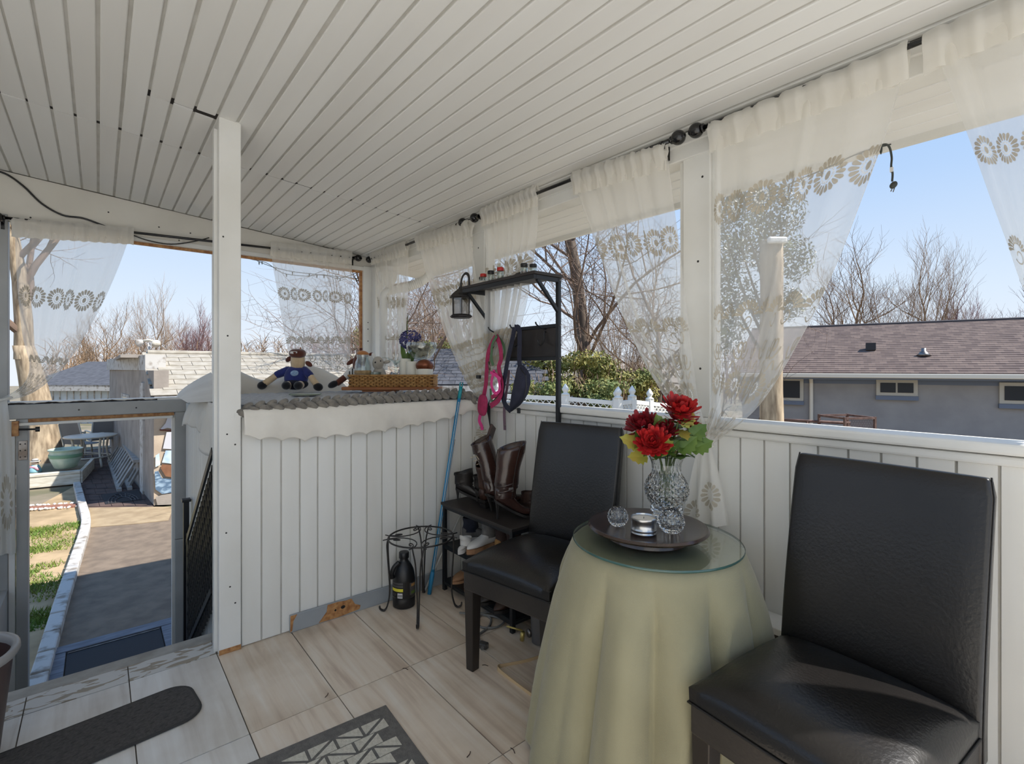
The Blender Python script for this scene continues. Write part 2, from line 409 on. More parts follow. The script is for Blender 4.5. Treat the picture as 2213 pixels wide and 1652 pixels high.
# ---- far wall: tall sloping header, rail over the door, posts
hb = MB().loft([[(x, FY, 2.215 + 0.0 * x), (x, FY + 0.05, 2.215), (x, FY + 0.05, ceil_z(x)), (x, FY, ceil_z(x))] for x in (-1.75, WX)])
wall_f = struct('wall_far', hb, 'header_paint', 'far window wall with a tall header board and rail over the low door')
put('header_strip', MB().box((-0.42, FY - 0.012, 2.19), (WX, FY + 0.04, 2.222)), 'white_paint', wall_f, bevel=0.003)
put('stop_strip', MB().box((-0.42, FY + 0.02, 2.172), (WX, FY + 0.045, 2.19)), 'bare_wood', wall_f)
put('post', MB().box((-0.60, FY - 0.005, -0.9), (-0.43, FY + 0.08, 2.25)), 'grey_paint', wall_f, bevel=0.004)
put('post', MB().box((0.665, FY + 0.01, 1.0), (0.755, FY + 0.06, 2.22)), 'white_paint', wall_f, bevel=0.004)
put('corner_post', MB().box((1.845, FY - 0.015, 1.0), (1.925, FY + 0.05, 2.23)), 'white_paint', wall_f, bevel=0.004)
put('corner_board', MB().box((WX + 0.0, FY - 0.10, 1.0), (WX + 0.03, FY + 0.0, 2.23)), 'white_paint', wall_f, bevel=0.003)
put('stop_strip', MB().box((1.825, FY + 0.015, 1.08), (1.847, FY + 0.045, 2.19)), 'bare_wood', wall_f)
for z in (1.55, 1.66, 1.72):
    put('nail_head', MB().ell((1.887, FY - 0.016, z), (.005, .002, .005), 8, 5), 'nail', wall_f)
put('sill', MB().box((0.52, FY - 0.03, 1.05), (WX, FY + 0.09, 1.10)), 'white_paint', wall_f, bevel=0.005)
put('rail', MB().box((-0.43, FY - 0.02, 0.985), (0.53, FY + 0.06, 1.076)), 'grey_paint', wall_f, bevel=0.006)
put('rail_cap', MB().box((-0.43, FY + 0.0, 1.076), (0.53, FY + 0.10, 1.092)), 'white_paint', wall_f)
put('caulk', MB().tube(smoothpath([(-0.43 + 0.05 * i, FY - 0.004, 1.079 + 0.004 * math.sin(i * 2.1)) for i in range(16)], 3), [0.004 + 0.003 * math.sin(i * 1.3) ** 2 for i in range(46)], 6), 'dark_gap', wall_f)
put('left_boards', MB().box((-1.75, FY, -0.9), (-0.60, FY + 0.05, 2.22)), 'grey_paint', wall_f)
put('lower_boards', MB().box((0.52, FY, -0.9), (WX, FY + 0.05, 1.05)), 'white_paint', wall_f)
for x, z in ((-.1, 1.03), (.2, 1.028), (-.25, 2.33), (.05, 2.36), (.33, 2.31), (.52, 2.30), (1.2, 2.29), (-.33, 2.25), (.45, 2.235)):
    put('nail_head', MB().ell((x, FY - (0.021 if z < 1.2 else 0.001), z), (.005, .002, .005), 8, 5), 'nail', wall_f)
# ---- door opening under the rail: jambs, stops, hinge, closer
dj = MB().box((-0.395, FY - 0.01, -0.9), (-0.340, FY + 0.08, 0.985))
door = struct('door_1', dj, 'grey_paint', 'low open doorway down to the yard with grey painted jambs', bevel=0.004)
put('jamb', MB().box((0.425, FY - 0.01, 0.06), (0.527, FY + 0.08, 0.985)), 'grey_paint', door, bevel=0.004)
put('jamb', MB().box((0.425, FY - 0.012, -0.9), (0.527, FY + 0.08, 0.057)), 'grey_paint', door, bevel=0.004)
put('weather_strip', MB().box((0.408, FY + 0.01, -0.9), (0.425, FY + 0.05, 0.975)), 'white_paint', door)
put('weather_strip', MB().box((-0.425, FY - 0.02, -0.9), (-0.398, FY + 0.02, 0.975)), 'white_paint', door)
put('head_trim', MB().box((-0.36, FY + 0.0, 0.962), (0.42, FY + 0.05, 0.986)), 'bare_wood', door)
put('head_trim', MB().box((-0.38, FY - 0.03, 0.945), (0.41, FY + 0.03, 0.962)), 'white_paint', door, bevel=0.002)
mat('steel', (150, 148, 145), 0.35, (110, 100, 92), 12, metal=0.9)
mat('black_metal', (24, 25, 29), 0.4, spec=0.5)
hg = put('hinge', MB().box((-0.385, FY - 0.014, 0.73), (-0.342, FY - 0.010, 0.85)), 'steel', door, bevel=0.002)
for i in range(3):
    for j in (0, 1): put('screw', MB().ell((-0.375 + 0.022 * j, FY - 0.015, 0.75 + 0.04 * i), (.004, .002, .004), 8, 5), 'nail', hg)
put('closer_arm', MB().tube([(-0.40, FY - 0.04, 0.925), (-0.29, FY - 0.04, 0.92)], 0.006, 8).tube([(-0.305, FY - 0.04, 0.92), (-0.285, FY - 0.04, 0.92)], 0.016, 10), 'black_metal', door)
put('closer_block', MB().cbox((-0.395, FY - 0.03, 0.93), (0.03, 0.04, 0.09)), 'bare_wood', door)
# ---- stair box with boarded front, post at its corner
bx = MB().box((0.50, BY + 0.009, 0.0), (WX + 0.02, FY - 0.01, 1.075)).box((0.50, BY + 0.25, -0.9), (WX, FY - 0.01, 0.0))
wall_b = struct('wall_stairbox', bx, 'groove_paint', 'white boarded box enclosing the stairwell with a cloth covered top')
pb = MB().box((-0.040, 0, 0.0), (0.040, 0.02, 1.07)).mesh('plank'); pb.materials.append(MATS['plank_paint'])
for i in range(17):
    x = 0.51 + 0.0877 * (i + 0.5)
    o = bpy.data.objects.new('plank', pb); COL.objects.link(o); o.parent = wall_b; o.location = (x, BY + random.uniform(0, .002), 0.003 + random.uniform(0, .004))
ps = MB().box((0, -0.0395, -0.85), (0.014, 0.0395, 1.05)).mesh('plank'); ps.materials.append(MATS['plank_paint'])
for i in range(19):
    o = bpy.data.objects.new('plank', ps); COL.objects.link(o); o.parent = wall_b; o.location = (0.487, 2.73 + 0.0845 * i, 0)
put('top_board', MB().box((0.48, BY - 0.015, 1.075), (WX, FY - 0.02, 1.095)), 'white_paint', wall_b)
bbm = mat('worn_board', (166, 171, 174), 0.5, (150, 155, 159), 3.0)
bb = put('baseboard_far', MB().box((0.722, BY - 0.016, 0.0), (1.62, BY, 0.085)), 'worn_board', wall_b, bevel=0.003)
put('bare_patch', MB().prism([(0.86, 0.006), (0.90, 0.05), (0.905, 0.084), (0.96, 0.084), (1.0, 0.078), (1.03, 0.08), (1.05, 0.045), (1.08, 0.03), (1.075, 0.012), (0.97, 0.004)], 0.002, Matrix(((1, 0, 0, 0), (0, 0, -1, BY - 0.0165), (0, 1, 0, 0), (0, 0, 0, 1)))), 'bare_wood', bb)
put('bare_end', MB().prism([(0.7225, 0.004), (0.724, 0.084), (0.755, 0.084), (0.737, 0.055), (0.732, 0.01)], 0.002, Matrix(((1, 0, 0, 0), (0, 0, -1, BY - 0.0165), (0, 1, 0, 0), (0, 0, 0, 1)))), 'bare_wood', bb)
put('knot', MB().ell((0.985, BY - 0.0185, 0.05), (.012, .0015, .009), 10, 6).ell((0.945, BY - 0.0185, 0.045), (.006, .0015, .006), 8, 5), 'dark_gap', bb)
pc = MB().box((0.418, BY - 0.012, 0.0), (0.508, BY + 0.085, ceil_z(0.46) + 0.006))
post = struct('trim_post', pc, 'white_paint', 'square white post from the floor to the ceiling beside the stairs', bevel=0.004)
put('edge_strip', MB().box((0.405, BY + 0.03, 0.0), (0.419, BY + 0.07, 2.40)), 'white_paint', post, bevel=0.002)
put('foot_wear', MB().box((0.4185, BY - 0.0135, 0.0), (0.5075, BY - 0.0118, 0.022)), 'bare_wood', post)
for z in (0.22, 0.30, 0.55, 0.95, 1.0, 1.45, 1.9): put('nail_head', MB().ell((0.46 + random.uniform(-.025, .025), BY - 0.0125, z), (.004, .0015, .004), 8, 5), 'nail', post)
# ---- stairs going down to the door
st = MB()
for i in range(1, 5): st.box((-0.43, 2.835 + 0.30 * (i - 1), -0.9), (0.485, 2.835 + 0.30 * i, -0.225 * i + 0.0))
st.box((-0.43, 2.60, -0.9), (0.485, 2.835, -0.06))
stairs = struct('stairs', st, 'cement', 'cement steps going down to the low door')
struct('wall_stairside', MB().box((-1.75, 2.60, -0.9), (-0.43, FY, -0.06)), 'grey_paint', 'grey wall beside the stairs below the floor')
# ---- unseen house wall, open left side and white deck, added to bring light in
struct('wall_bounce', MB().box((-1.85, -7.5, -0.9), (-1.75, YB, 3.1)), 'white_paint', 'white house wall beside the open deck')
wl = struct('wall_left_added', MB().box((-1.85, YB, -0.9), (-1.75, FY + 0.05, 1.06)), 'white_paint', 'white parapet under the open windows on the other side of the porch')
put('sill', MB().box((-1.88, YB, 1.06), (-1.72, FY + 0.05, 1.10)), 'white_paint', wl, bevel=0.006)
for y in (YB, 0.6, 1.85, 3.05, FY - 0.08): put('post', MB().box((-1.84, y, 1.10), (-1.76, y + 0.11, ceil_z(-1.8) + 0.02)), 'white_paint', wl, bevel=0.004)
put('header', MB().box((-1.83, YB, ceil_z(-1.8) - 0.14), (-1.77, FY, ceil_z(-1.8) + 0.03)), 'white_paint', wl)
struct('floor_bounce', MB().box((-1.75, -7.5, -0.9), (2.6, YB, -0.006)), 'bounce_deck', 'pale open deck in the sun at the near end of the porch')
lb_ = thing('low_box', 'low dark storage box with a pale lid against the wall behind the draped table', 'box', (WX - 0.105, 0.52, 0))
put('body', MB().box((0, 0, 0), (0.10, 0.47, 0.375)), 'dark_lower', lb_, bevel=0.003)
put('lid', MB().box((-0.012, -0.01, 0.375), (0.102, 0.48, 0.40)), 'white_paint', lb_, bevel=0.004)
for y in (0.15, 0.31): put('batten', MB().box((-0.006, y, 0.01), (0, y + 0.012, 0.37)), 'dark_gap', lb_)
# ---------------------------------------------------------------- curtains and rods
sheer('sheer_fabric', (252, 250, 245), 0.50, 0.6)
sheer('sheer_band', (246, 243, 236), 0.88, 0.5)
sheer('lace_petal', (196, 187, 170), 0.90, 0.30)
sheer('lace_hole_light', (255, 254, 250), 0.75, 0.5)
mat('rod_black', (16, 15, 16), 0.18, spec=0.6)
CXP, CYP = WX - 0.065, FY - 0.065       # planes in which the curtains hang
def make_curtain(name, label, L, R, plane, wf, folds, amp, length, rows, seed, tail=None, tie=None, group=None, band=0.085, flowers=7):
    """L, R: image positions of the two side edges, sampled at equal steps down the cloth (top first), laid on the curtain's own plane"""
    rng = random.Random(seed)
    kw = {'X': CXP} if plane == 'X' else {'Y': CYP}
    nrm = Vector((-1, 0, 0)) if plane == 'X' else Vector((0, -1, 0))
    Lw = [P(u, v, **kw) for u, v in L]; Rw = [P(u, v, **kw) for u, v in R]
    Lw = smoothpath(Lw, 10); Rw = smoothpath(Rw, 10)
    ph = [rng.uniform(0, 6.28) for _ in range(4)]
    top = Lw[0]
    def S(u, v, off=0.0):
        a, b = polyat(Lw, v), polyat(Rw, v)
        w = (b - a).length
        uu = u + 0.25 / folds * math.sin(2 * math.pi * folds * 0.5 * u + ph[0])*0.6
        uu = min(max(uu, 0), 1)
        p = a.lerp(b, uu)
        A = amp * (0.35 + 1.0 * min(v * 3, 1)) * min(1.0, w / 0.25 + 0.25)
        f = math.sin(2 * math.pi * folds * u + ph[1] + 0.8 * math.sin(3 * v + ph[2])) + 0.45 * math.sin(2 * math.pi * folds * 1.83 * u + ph[3] + v * 2)
        return p + nrm * (A * f + off)
    c = put(name, MB().grid(S, int(14 * folds), 46), 'sheer_fabric', smooth=True)
    tag(c, label, 'curtain', group)
    # gathered double band around the rod
    L0, R0 = Lw[0], Rw[0]; bn = MB()
    def Bd(u, v):
        p = L0.lerp(R0, u)
        f = 0.004 * math.sin(2 * math.pi * folds * 1.6 * u + ph[1]) + 0.003 * math.sin(2 * math.pi * folds * 3.7 * u + ph[2])
        zz = 0.030 + 0.003 * math.sin(2 * math.pi * folds * 2.3 * u + ph[3]) - v * (band + 0.030)
        bulge = 0.018 * math.exp(-((zz) / 0.028) ** 2) + 0.004
        return p + Vector((0, 0, zz)) + nrm * (bulge + f)
    def Bk(u, v):
        q = Bd(u, v); pl = (q - L0).dot(nrm); return q - nrm * (2 * pl - 0.0)
    bn.grid(Bd, int(folds * 12), 8)
    bn.grid(Bk, int(folds * 12), 8)
    put('rod_pocket', bn, 'sheer_band', c, smooth=True)
    # appliqued lace
    ru0 = 0.060 / wf; rv0 = 0.060 / length
    def disc(mb, uc, vc, r1, r2, n=7, off=0.004, ang=0.0):
        vs = []
        for k in range(n):
            a = 2 * math.pi * k / n
            x, y = r1 * math.cos(a), r2 * math.sin(a)
            x, y = x * math.cos(ang) - y * math.sin(ang), x * math.sin(ang) + y * math.cos(ang)
            vs.append(S(min(max(uc + x / wf, 0), 1), min(max(vc + y / length, 0), 1), off))
        mb.add(vs, [tuple(range(n))])
    def petal(mb, uc, vc, a, r0, r1, hw, off=0.004):
        pts = [(r0, -hw * .35), (lerp(r0, r1, .45), -hw * .85), (lerp(r0, r1, .8), -hw), (r1, -hw * .35), (r1, hw * .35), (lerp(r0, r1, .8), hw), (lerp(r0, r1, .45), hw * .85), (r0, hw * .35)]
        vs = []
        for d, w in pts:
            x = d * math.cos(a) - w * math.sin(a); y = d * math.sin(a) + w * math.cos(a)
            vs.append(S(min(max(uc + x / wf, 0), 1), min(max(vc + y / length, 0), 1), off))
        mb.add(vs, [(0, 1, 2, 3, 4, 5, 6, 7)])
    def ribbon(mb, pts, w, off=0.0045):
        o = len(mb.v)
        for i, (x, y) in enumerate(pts):
            x2, y2 = pts[min(i + 1, len(pts) - 1)]; x1, y1 = pts[max(i - 1, 0)]
            dx, dy = x2 - x1, y2 - y1; l = math.hypot(dx, dy) or 1
            for sgn in (-1, 1):
                xx = x - sgn * dy / l * w / 2; yy = y + sgn * dx / l * w / 2
                mb.v.append(tuple(S(min(max(xx / wf, 0), 1), min(max(yy / length, 0), 1), off)))
        for i in range(len(pts) - 1): mb.f.append((o + 2 * i, o + 2 * i + 1, o + 2 * i + 3, o + 2 * i + 2))
    for kind, vc in rows:
        for i in range(flowers):
            uc = (i + 0.5) / flowers
            R_ = min(0.5 * wf / flowers * 0.98, 0.072)
            mb = MB()
            if kind == 'daisy':
                for k in range(18): petal(mb, uc, vc, 2 * math.pi * k / 18, R_ * .50, R_ * (1.0 if k % 2 else .95), R_ * .125)
                disc(mb, uc, vc, R_ * .17, R_ * .24, 10)
                f = put('lace_flower', mb, 'lace_petal', c)
                m2 = MB()
                for k in range(14):
                    a = 2 * math.pi * k / 14
                    disc(m2, uc + R_ * .36 * math.cos(a) / wf, vc + R_ * .36 * math.sin(a) / length, R_ * .07, R_ * .07, 6, 0.005)
                put('light_dots', m2, 'lace_hole_light', f)  # white discs painted for light showing through the holes in the lace
            elif kind == 'fan':
                for k in range(10): petal(mb, uc, vc, math.pi + math.pi * (k + .5) / 10, R_ * .55, R_ * 1.05, R_ * .12)
                ribbon(mb, [(uc * wf + R_ * .5 * math.cos(math.pi + math.pi * k / 10), vc * length + R_ * .5 * math.sin(math.pi + math.pi * k / 10)) for k in range(11)], R_ * .1)
                ribbon(mb, [(uc * wf + R_ * (.55 - .35 * k / 14) * math.cos(math.pi * 0.9 - k * .42), vc * length + R_ * .35 + R_ * (.55 - .35 * k / 14) * math.sin(math.pi * .9 - k * .42)) for k in range(15)], R_ * .09)
                put('lace_fan', mb, 'lace_petal', c)
            else:
                for sg in (-1, 1):
                    ribbon(mb, [(uc * wf + sg * R_ * (.25 + .5 * (1 - k / 18) * math.cos(k * .5)), vc * length + R_ * .75 * (1 - k / 22) * math.sin(k * .5)) for k in range(19)], R_ * .12)
                    ribbon(mb, [(uc * wf + sg * R_ * (.1 + .8 * k / 10), vc * length + R_ * (1.05 + .3 * math.sin(k * .7))) for k in range(11)], R_ * .1)
                put('lace_scroll', mb, 'lace_petal', c)
    if tail:
        Lt = smoothpath([P(u, v, **kw) for u, v in tail[0]], 8); Rt = smoothpath([P(u, v, **kw) for u, v in tail[1]], 8)
        def T(u, v, off=0.0):
            a, b = polyat(Lt, v), polyat(Rt, v)
            return a.lerp(b, u) + nrm * (0.012 + min(0.4, (b - a).length) * 0.16 * math.sin(6.28 * 2.5 * u + ph[0]) * v + off)
        tl = put('tail', MB().grid(T, 30, 14), 'sheer_band', c, smooth=True)
        mb = MB(); S_old = S; S = T; wf, length = 0.22, 0.35
        for k in range(16): petal(mb, .68, .66, 2 * math.pi * k / 16, .030, .056, .007, 0.006)
        for k in range(9): petal(mb, .2, .86, math.pi + math.pi * k / 8, .025, .05, .007, 0.006)
        put('lace_flower', mb, 'lace_petal', tl)
        S = S_old
    if tie:
        q = P(tie[0], tie[1], **kw)
        mb = MB(); wv = Vector((0, 1, 0)) if plane == 'X' else Vector((1, 0, 0))
        mb.tube([q + wv * (0.035 * math.cos(a)) + nrm * (0.014 + 0.022 * math.sin(a)) + Vector((0, 0, 0.012 * math.cos(a))) for a in [6.283 * k / 18 for k in range(18)]], 0.007, 6, close=True)
        put('tieback', mb, 'sheer_band', c, smooth=True)
    return c
G = 'white lace curtains hung around the porch'
ROWS = [('daisy', 0.30), ('fan', 0.60), ('scroll', 0.70), ('daisy', 0.82), ('scroll', 0.92)]
make_curtain('lace_curtain', 'sheer lace curtain swept aside to the jamb above the yard door', [(25, 482), (28, 560), (34, 640), (46, 730), (62, 790), (48, 832), (2, 862)], [(289, 502), (262, 575), (226, 655), (178, 740), (134, 800), (74, 848), (14, 868)],
             'Y', 0.72, 5, 0.011, 1.25, [('daisy', 0.33), ('fan', 0.64), ('scroll', .74), ('daisy', .85)], 1, tie=(8, 864), group=G, flowers=6, tail=([(-14, 862), (-16, 960), (-20, 1090), (-22, 1200)], [(16, 862), (26, 960), (32, 1090), (34, 1196)]))
make_curtain('lace_curtain', 'sheer lace curtain hanging straight behind the two plush toys', [(584, 531), (590, 580), (600, 640), (610, 700), (622, 760), (634, 806)], [(760, 551), (760, 600), (758, 650), (757, 700), (757, 760), (757, 803)],
             'Y', 0.80, 5, 0.012, 1.1, [('daisy', 0.38), ('fan', 0.74), ('scroll', .85), ('scroll', .95)], 2, group=G, flowers=7)
make_curtain('lace_curtain', 'narrow straight sheer lace curtain beside the corner of the windows', [(803, 552), (810, 600), (816, 650), (820, 700), (822, 750), (824, 790)], [(881, 529), (880, 600), (879, 650), (878, 700), (878, 750), (878, 795)],
             'X', 0.75, 6, 0.014, 1.1, [('daisy', 0.42), ('fan', 0.74), ('scroll', .85), ('scroll', .95)], 3, group=G, flowers=6)
make_curtain('lace_curtain', 'sheer lace curtain swept down behind the black hanging lantern', [(902, 519), (922, 590), (944, 660), (966, 730), (992, 790), (1020, 840), (1038, 868)], [(1018, 484), (1026, 560), (1034, 640), (1044, 710), (1050, 770), (1050, 830), (1048, 872)],
             'X', 0.9, 7, 0.016, 1.25, [('daisy', 0.30), ('fan', 0.60), ('scroll', .70), ('daisy', .80), ('scroll', .9)], 4, tie=(1043, 870), group=G, flowers=7, tail=([(1036, 868), (1030, 900), (1024, 935), (1020, 965)], [(1050, 868), (1056, 900), (1058, 935), (1058, 962)]))
make_curtain('lace_curtain', 'sheer lace curtain swept back behind the metal shelf of jars', [(1040, 462), (1048, 540), (1050, 620), (1050, 700), (1049, 770), (1047, 830), (1044, 872)], [(1162, 411), (1156, 500), (1142, 590), (1124, 680), (1098, 760), (1070, 830), (1050, 876)],
             'X', 0.9, 7, 0.016, 1.25, [('daisy', 0.30), ('fan', 0.60), ('scroll', .70), ('daisy', .80)], 5, group=G, flowers=7)
make_curtain('lace_curtain', 'sheer lace curtain swept to the post above the red flowers', [(1238, 386), (1266, 470), (1296, 560), (1332, 660), (1378, 760), (1440, 860), (1516, 954)], [(1440, 324), (1452, 430), (1464, 540), (1476, 650), (1488, 760), (1502, 860), (1532, 950)],
             'X', 0.92, 5, 0.014, 1.35, ROWS, 6, tie=(1525, 956), group=G, flowers=7)
make_curtain('lace_curtain', 'wide sheer lace curtain swept to the post above the green table', [(1534, 285), (1535, 400), (1537, 520), (1540, 640), (1542, 750), (1540, 850), (1522, 952)], [(1964, 112), (1920, 270), (1862, 430), (1800, 590), (1730, 735), (1640, 880), (1538, 962)],
             'X', 0.95, 4, 0.011, 1.4, [('daisy', 0.25), ('fan', 0.58), ('scroll', .68), ('daisy', .79), ('scroll', .9)], 7, group=G, flowers=7, tail=([(1514, 956), (1502, 1010), (1492, 1070), (1486, 1130)], [(1538, 956), (1552, 1010), (1564, 1070), (1572, 1138)]))
make_curtain('lace_curtain', 'sheer lace curtain at the edge of the widest window beside the brown roof', [(1996, 98), (2040, 210), (2084, 320), (2124, 425), (2162, 520), (2210, 640), (2290, 740)], [(2700, -205), (2690, 0), (2660, 200), (2620, 380), (2560, 540), (2480, 660), (2330, 750)],
             'X', 0.95, 4, 0.011, 1.4, [('daisy', 0.36), ('fan', 0.70), ('scroll', .80)], 8, group=G, flowers=7)

def rod(label, a, b, brackets, wallv, fin=(True, True), group='black curtain rods'):
    a, b = Vector(a), Vector(b)
    r = thing('curtain_rod', label, 'curtain rod', tuple(a), group=group)
    d = (b - a); L = d.length; d = d.normalized(); off = -a
    put('pole', MB().tube([Vector((0, 0, 0)), b - a], 0.009, 10), 'rod_black', r, smooth=True)
    q = d.to_track_quat('Z', 'Y').to_matrix().to_4x4()
    for k, use in enumerate(fin):
        if not use: continue
        M = q if k else q @ Matrix.Rotation(math.pi, 4, 'X')
        prof = [(0.009, -0.036), (0.016, -0.034), (0.017, -0.028), (0.012, -0.026), (0.014, -0.022)] + [(0.030 * math.sin(t), -0.030 * math.cos(t)) for t in [0.5 + 2.3 * i / 10 for i in range(11)]] + [(0.008, 0.032), (0.0, 0.034)]
        put('finial', MB().lathe(prof, 18, M=TM(b - a if k else (0, 0, 0)) @ M), 'rod_black', r, smooth=True)
    for tt in brackets:
        p = a.lerp(b, tt) - a
        w = Vector(wallv)
        put('bracket', MB().beam(p + Vector((0, 0, -0.012)), p + w + Vector((0, 0, -0.012)), 0.012, 0.008).beam(p + w * 0.98 + Vector((0, 0, 0.0)), p + w * 0.98 + Vector((0, 0, -0.06)), 0.016, 0.006, up=tuple(w)).tube([p + d * -0.008 + Vector((0, 0, -.004)), p + d * 0.008 + Vector((0, 0, -.004))], 0.015, 10), 'rod_black', r)
    return r
rod('long black curtain rod across the far windows and yard door', (-0.47, CYP, 2.212), (1.775, CYP, 2.283), (0.008, 0.985), (0, 0.055, 0))
rod('black curtain rod over the window nearest the corner', (CXP, 4.225, 2.272), (CXP, 2.745, 2.268), (0.02, 0.96), (0.05, 0, 0))
rod('black curtain rod over the window behind the metal shelf', (CXP, 2.610, 2.268), (CXP, 1.150, 2.262), (0.03, 0.945), (0.05, 0, 0))
rod('black curtain rod over the widest window', (CXP, 1.070, 2.262), (CXP, -0.37, 2.258), (0.05, 0.96), (0.05, 0, 0))
# black cable along the far header
cab = MB().tube(smoothpath([P(u, v, Y=FY - 0.012) for u, v in ((-40, 362), (10, 375), (50, 402), (90, 440), (135, 465), (180, 472), (229, 490))], 6), 0.006, 6)
tag(put('cable', cab, 'rod_black', smooth=True), 'black cable tacked along the far header board', 'cable')
cab = MB().tube(smoothpath([P(u, v, Y=FY - 0.03) for u, v in ((286, 508), (320, 520), (370, 528), (420, 522), (452, 514))], 6), 0.004, 6)
tag(put('cable', cab, 'rod_black', smooth=True), 'thin black cable sagging under the far header between curtains', 'cable')
# ---------------------------------------------------------------- furniture
mat('black_leather', (24, 22, 21), 0.30, (33, 30, 28), 3.0, bump=0.22, bscale=120, spec=0.55)
mat('apron_leather', (50, 45, 41), 0.45, (38, 34, 31), 5.0, bump=0.2, bscale=90)
mat('dark_leg', (44, 38, 34), 0.35, (34, 29, 26), 3.0, (1, 1, .2))
mat('seam', (20, 18, 17), 0.5)
def make_chair(label, loc, rz):
    t = thing('dining_chair', label, 'chair', loc, rz, 'black leather dining chairs')
    W, D, SH = 0.47, 0.47, 0.430
    def cush(u, v):
        x = (u - .5) * 2; y = (v - .5) * 2
        e = (1 - abs(x) ** 2.6) * (1 - abs(y) ** 2.6)
        return Vector((x * W / 2 * (1 - 0.015 * (1 - e)), -D / 2 + (v) * D, SH + 0.038 + 0.058 * max(e, 0) ** 0.55))
    mb = MB().grid(cush, 24, 24)
    n = len(mb.v); ring = [i for i in range(25)] + [25 * k + 24 for k in range(1, 25)] + [25 * 24 + i for i in range(23, -1, -1)] + [25 * k for k in range(23, 0, -1)]
    lo = []
    for i in ring:
        x, y, z = mb.v[i]; mb.v.append((x * 0.995, y * 0.995, SH)); lo.append(len(mb.v) - 1)
    for i in range(len(ring)):
        j = (i + 1) % len(ring); mb.f.append((ring[j], ring[i], lo[i], lo[j]))
    seat = put('seat', mb, 'black_leather', t, smooth=True, sharp=60)
    pts = []
    for i in ring: x, y, z = mb.v[i]; pts.append((x * 1.004, y * 1.004, SH - 0.001))
    put('piping', MB().tube(pts, 0.0035, 6, close=True), 'seam', seat, smooth=True)
    put('apron', MB().box((-W / 2 + .004, -D / 2 + .004, SH - 0.085), (W / 2 - .004, D / 2 + 0.045, SH)), 'apron_leather', t, bevel=0.008)
    for sx in (-1, 1):
        for k, sy in ((0, -1), (1, 1)):
            x = sx * (W / 2 - 0.032); y = -D / 2 + 0.034 if k == 0 else D / 2 + 0.018
            b = MB(); r0, r1 = 0.027, 0.020; dy = 0.0 if k == 0 else 0.05
            b.loft([[(x - r1, y - r1 + dy, 0), (x + r1, y - r1 + dy, 0), (x + r1, y + r1 + dy, 0), (x - r1, y + r1 + dy, 0)], [(x - r0, y - r0, SH - .03), (x + r0, y - r0, SH - .03), (x + r0, y + r0, SH - .03), (x - r0, y + r0, SH - .03)]])
            put('leg', b, 'dark_leg', t, bevel=0.003)
    # upholstered back: thick, leaning and gently bowed
    TH, TOP = 0.062, 1.03
    secs = []
    for i in range(15):
        f = i / 14; z = lerp(SH - 0.08, TOP, f); y = D / 2 - 0.03 + 0.012 + 0.115 * max(0, f - .1) ** 1.35
        th = TH * (1 - 0.25 * f); w = W / 2 * (1.0 if f < .93 else 1 - 0.03 * ((f - .93) / .07) ** 2)
        if i == 14: th *= 0.75; z += 0.0
        ring2 = []
        m = 9
        for j in range(m): x = -w + 2 * w * j / (m - 1); ring2.append((x, y + 0.012 * (1 - (x / w) ** 2) - (0.006 if 0 < j < m - 1 else 0.0), z))
        for j in range(m): x = w - 2 * w * j / (m - 1); ring2.append((x, y + th + 0.010 * (1 - (x / w) ** 2), z - (0.004 if i == 14 else 0)))
        secs.append(ring2)
    bk = put('backrest', MB().loft(secs), 'black_leather', t, smooth=True, bevel=0.010, segs=3)
    for sx in (-1, 1):
        put('seam_line', MB().tube([(sx * (abs(s[0][0]) + 0.0006), s[0][1] + 0.012, s[0][2]) for s in secs], 0.0022, 5), 'seam', bk)
    return t
make_chair('nearest black leather dining chair, beside the draped table and cut by the picture edge', (1.395, 0.450, 0), math.radians(-96))
make_chair('black leather dining chair between the draped table and the boot bench', (1.478, 1.60, 0), math.radians(-80))

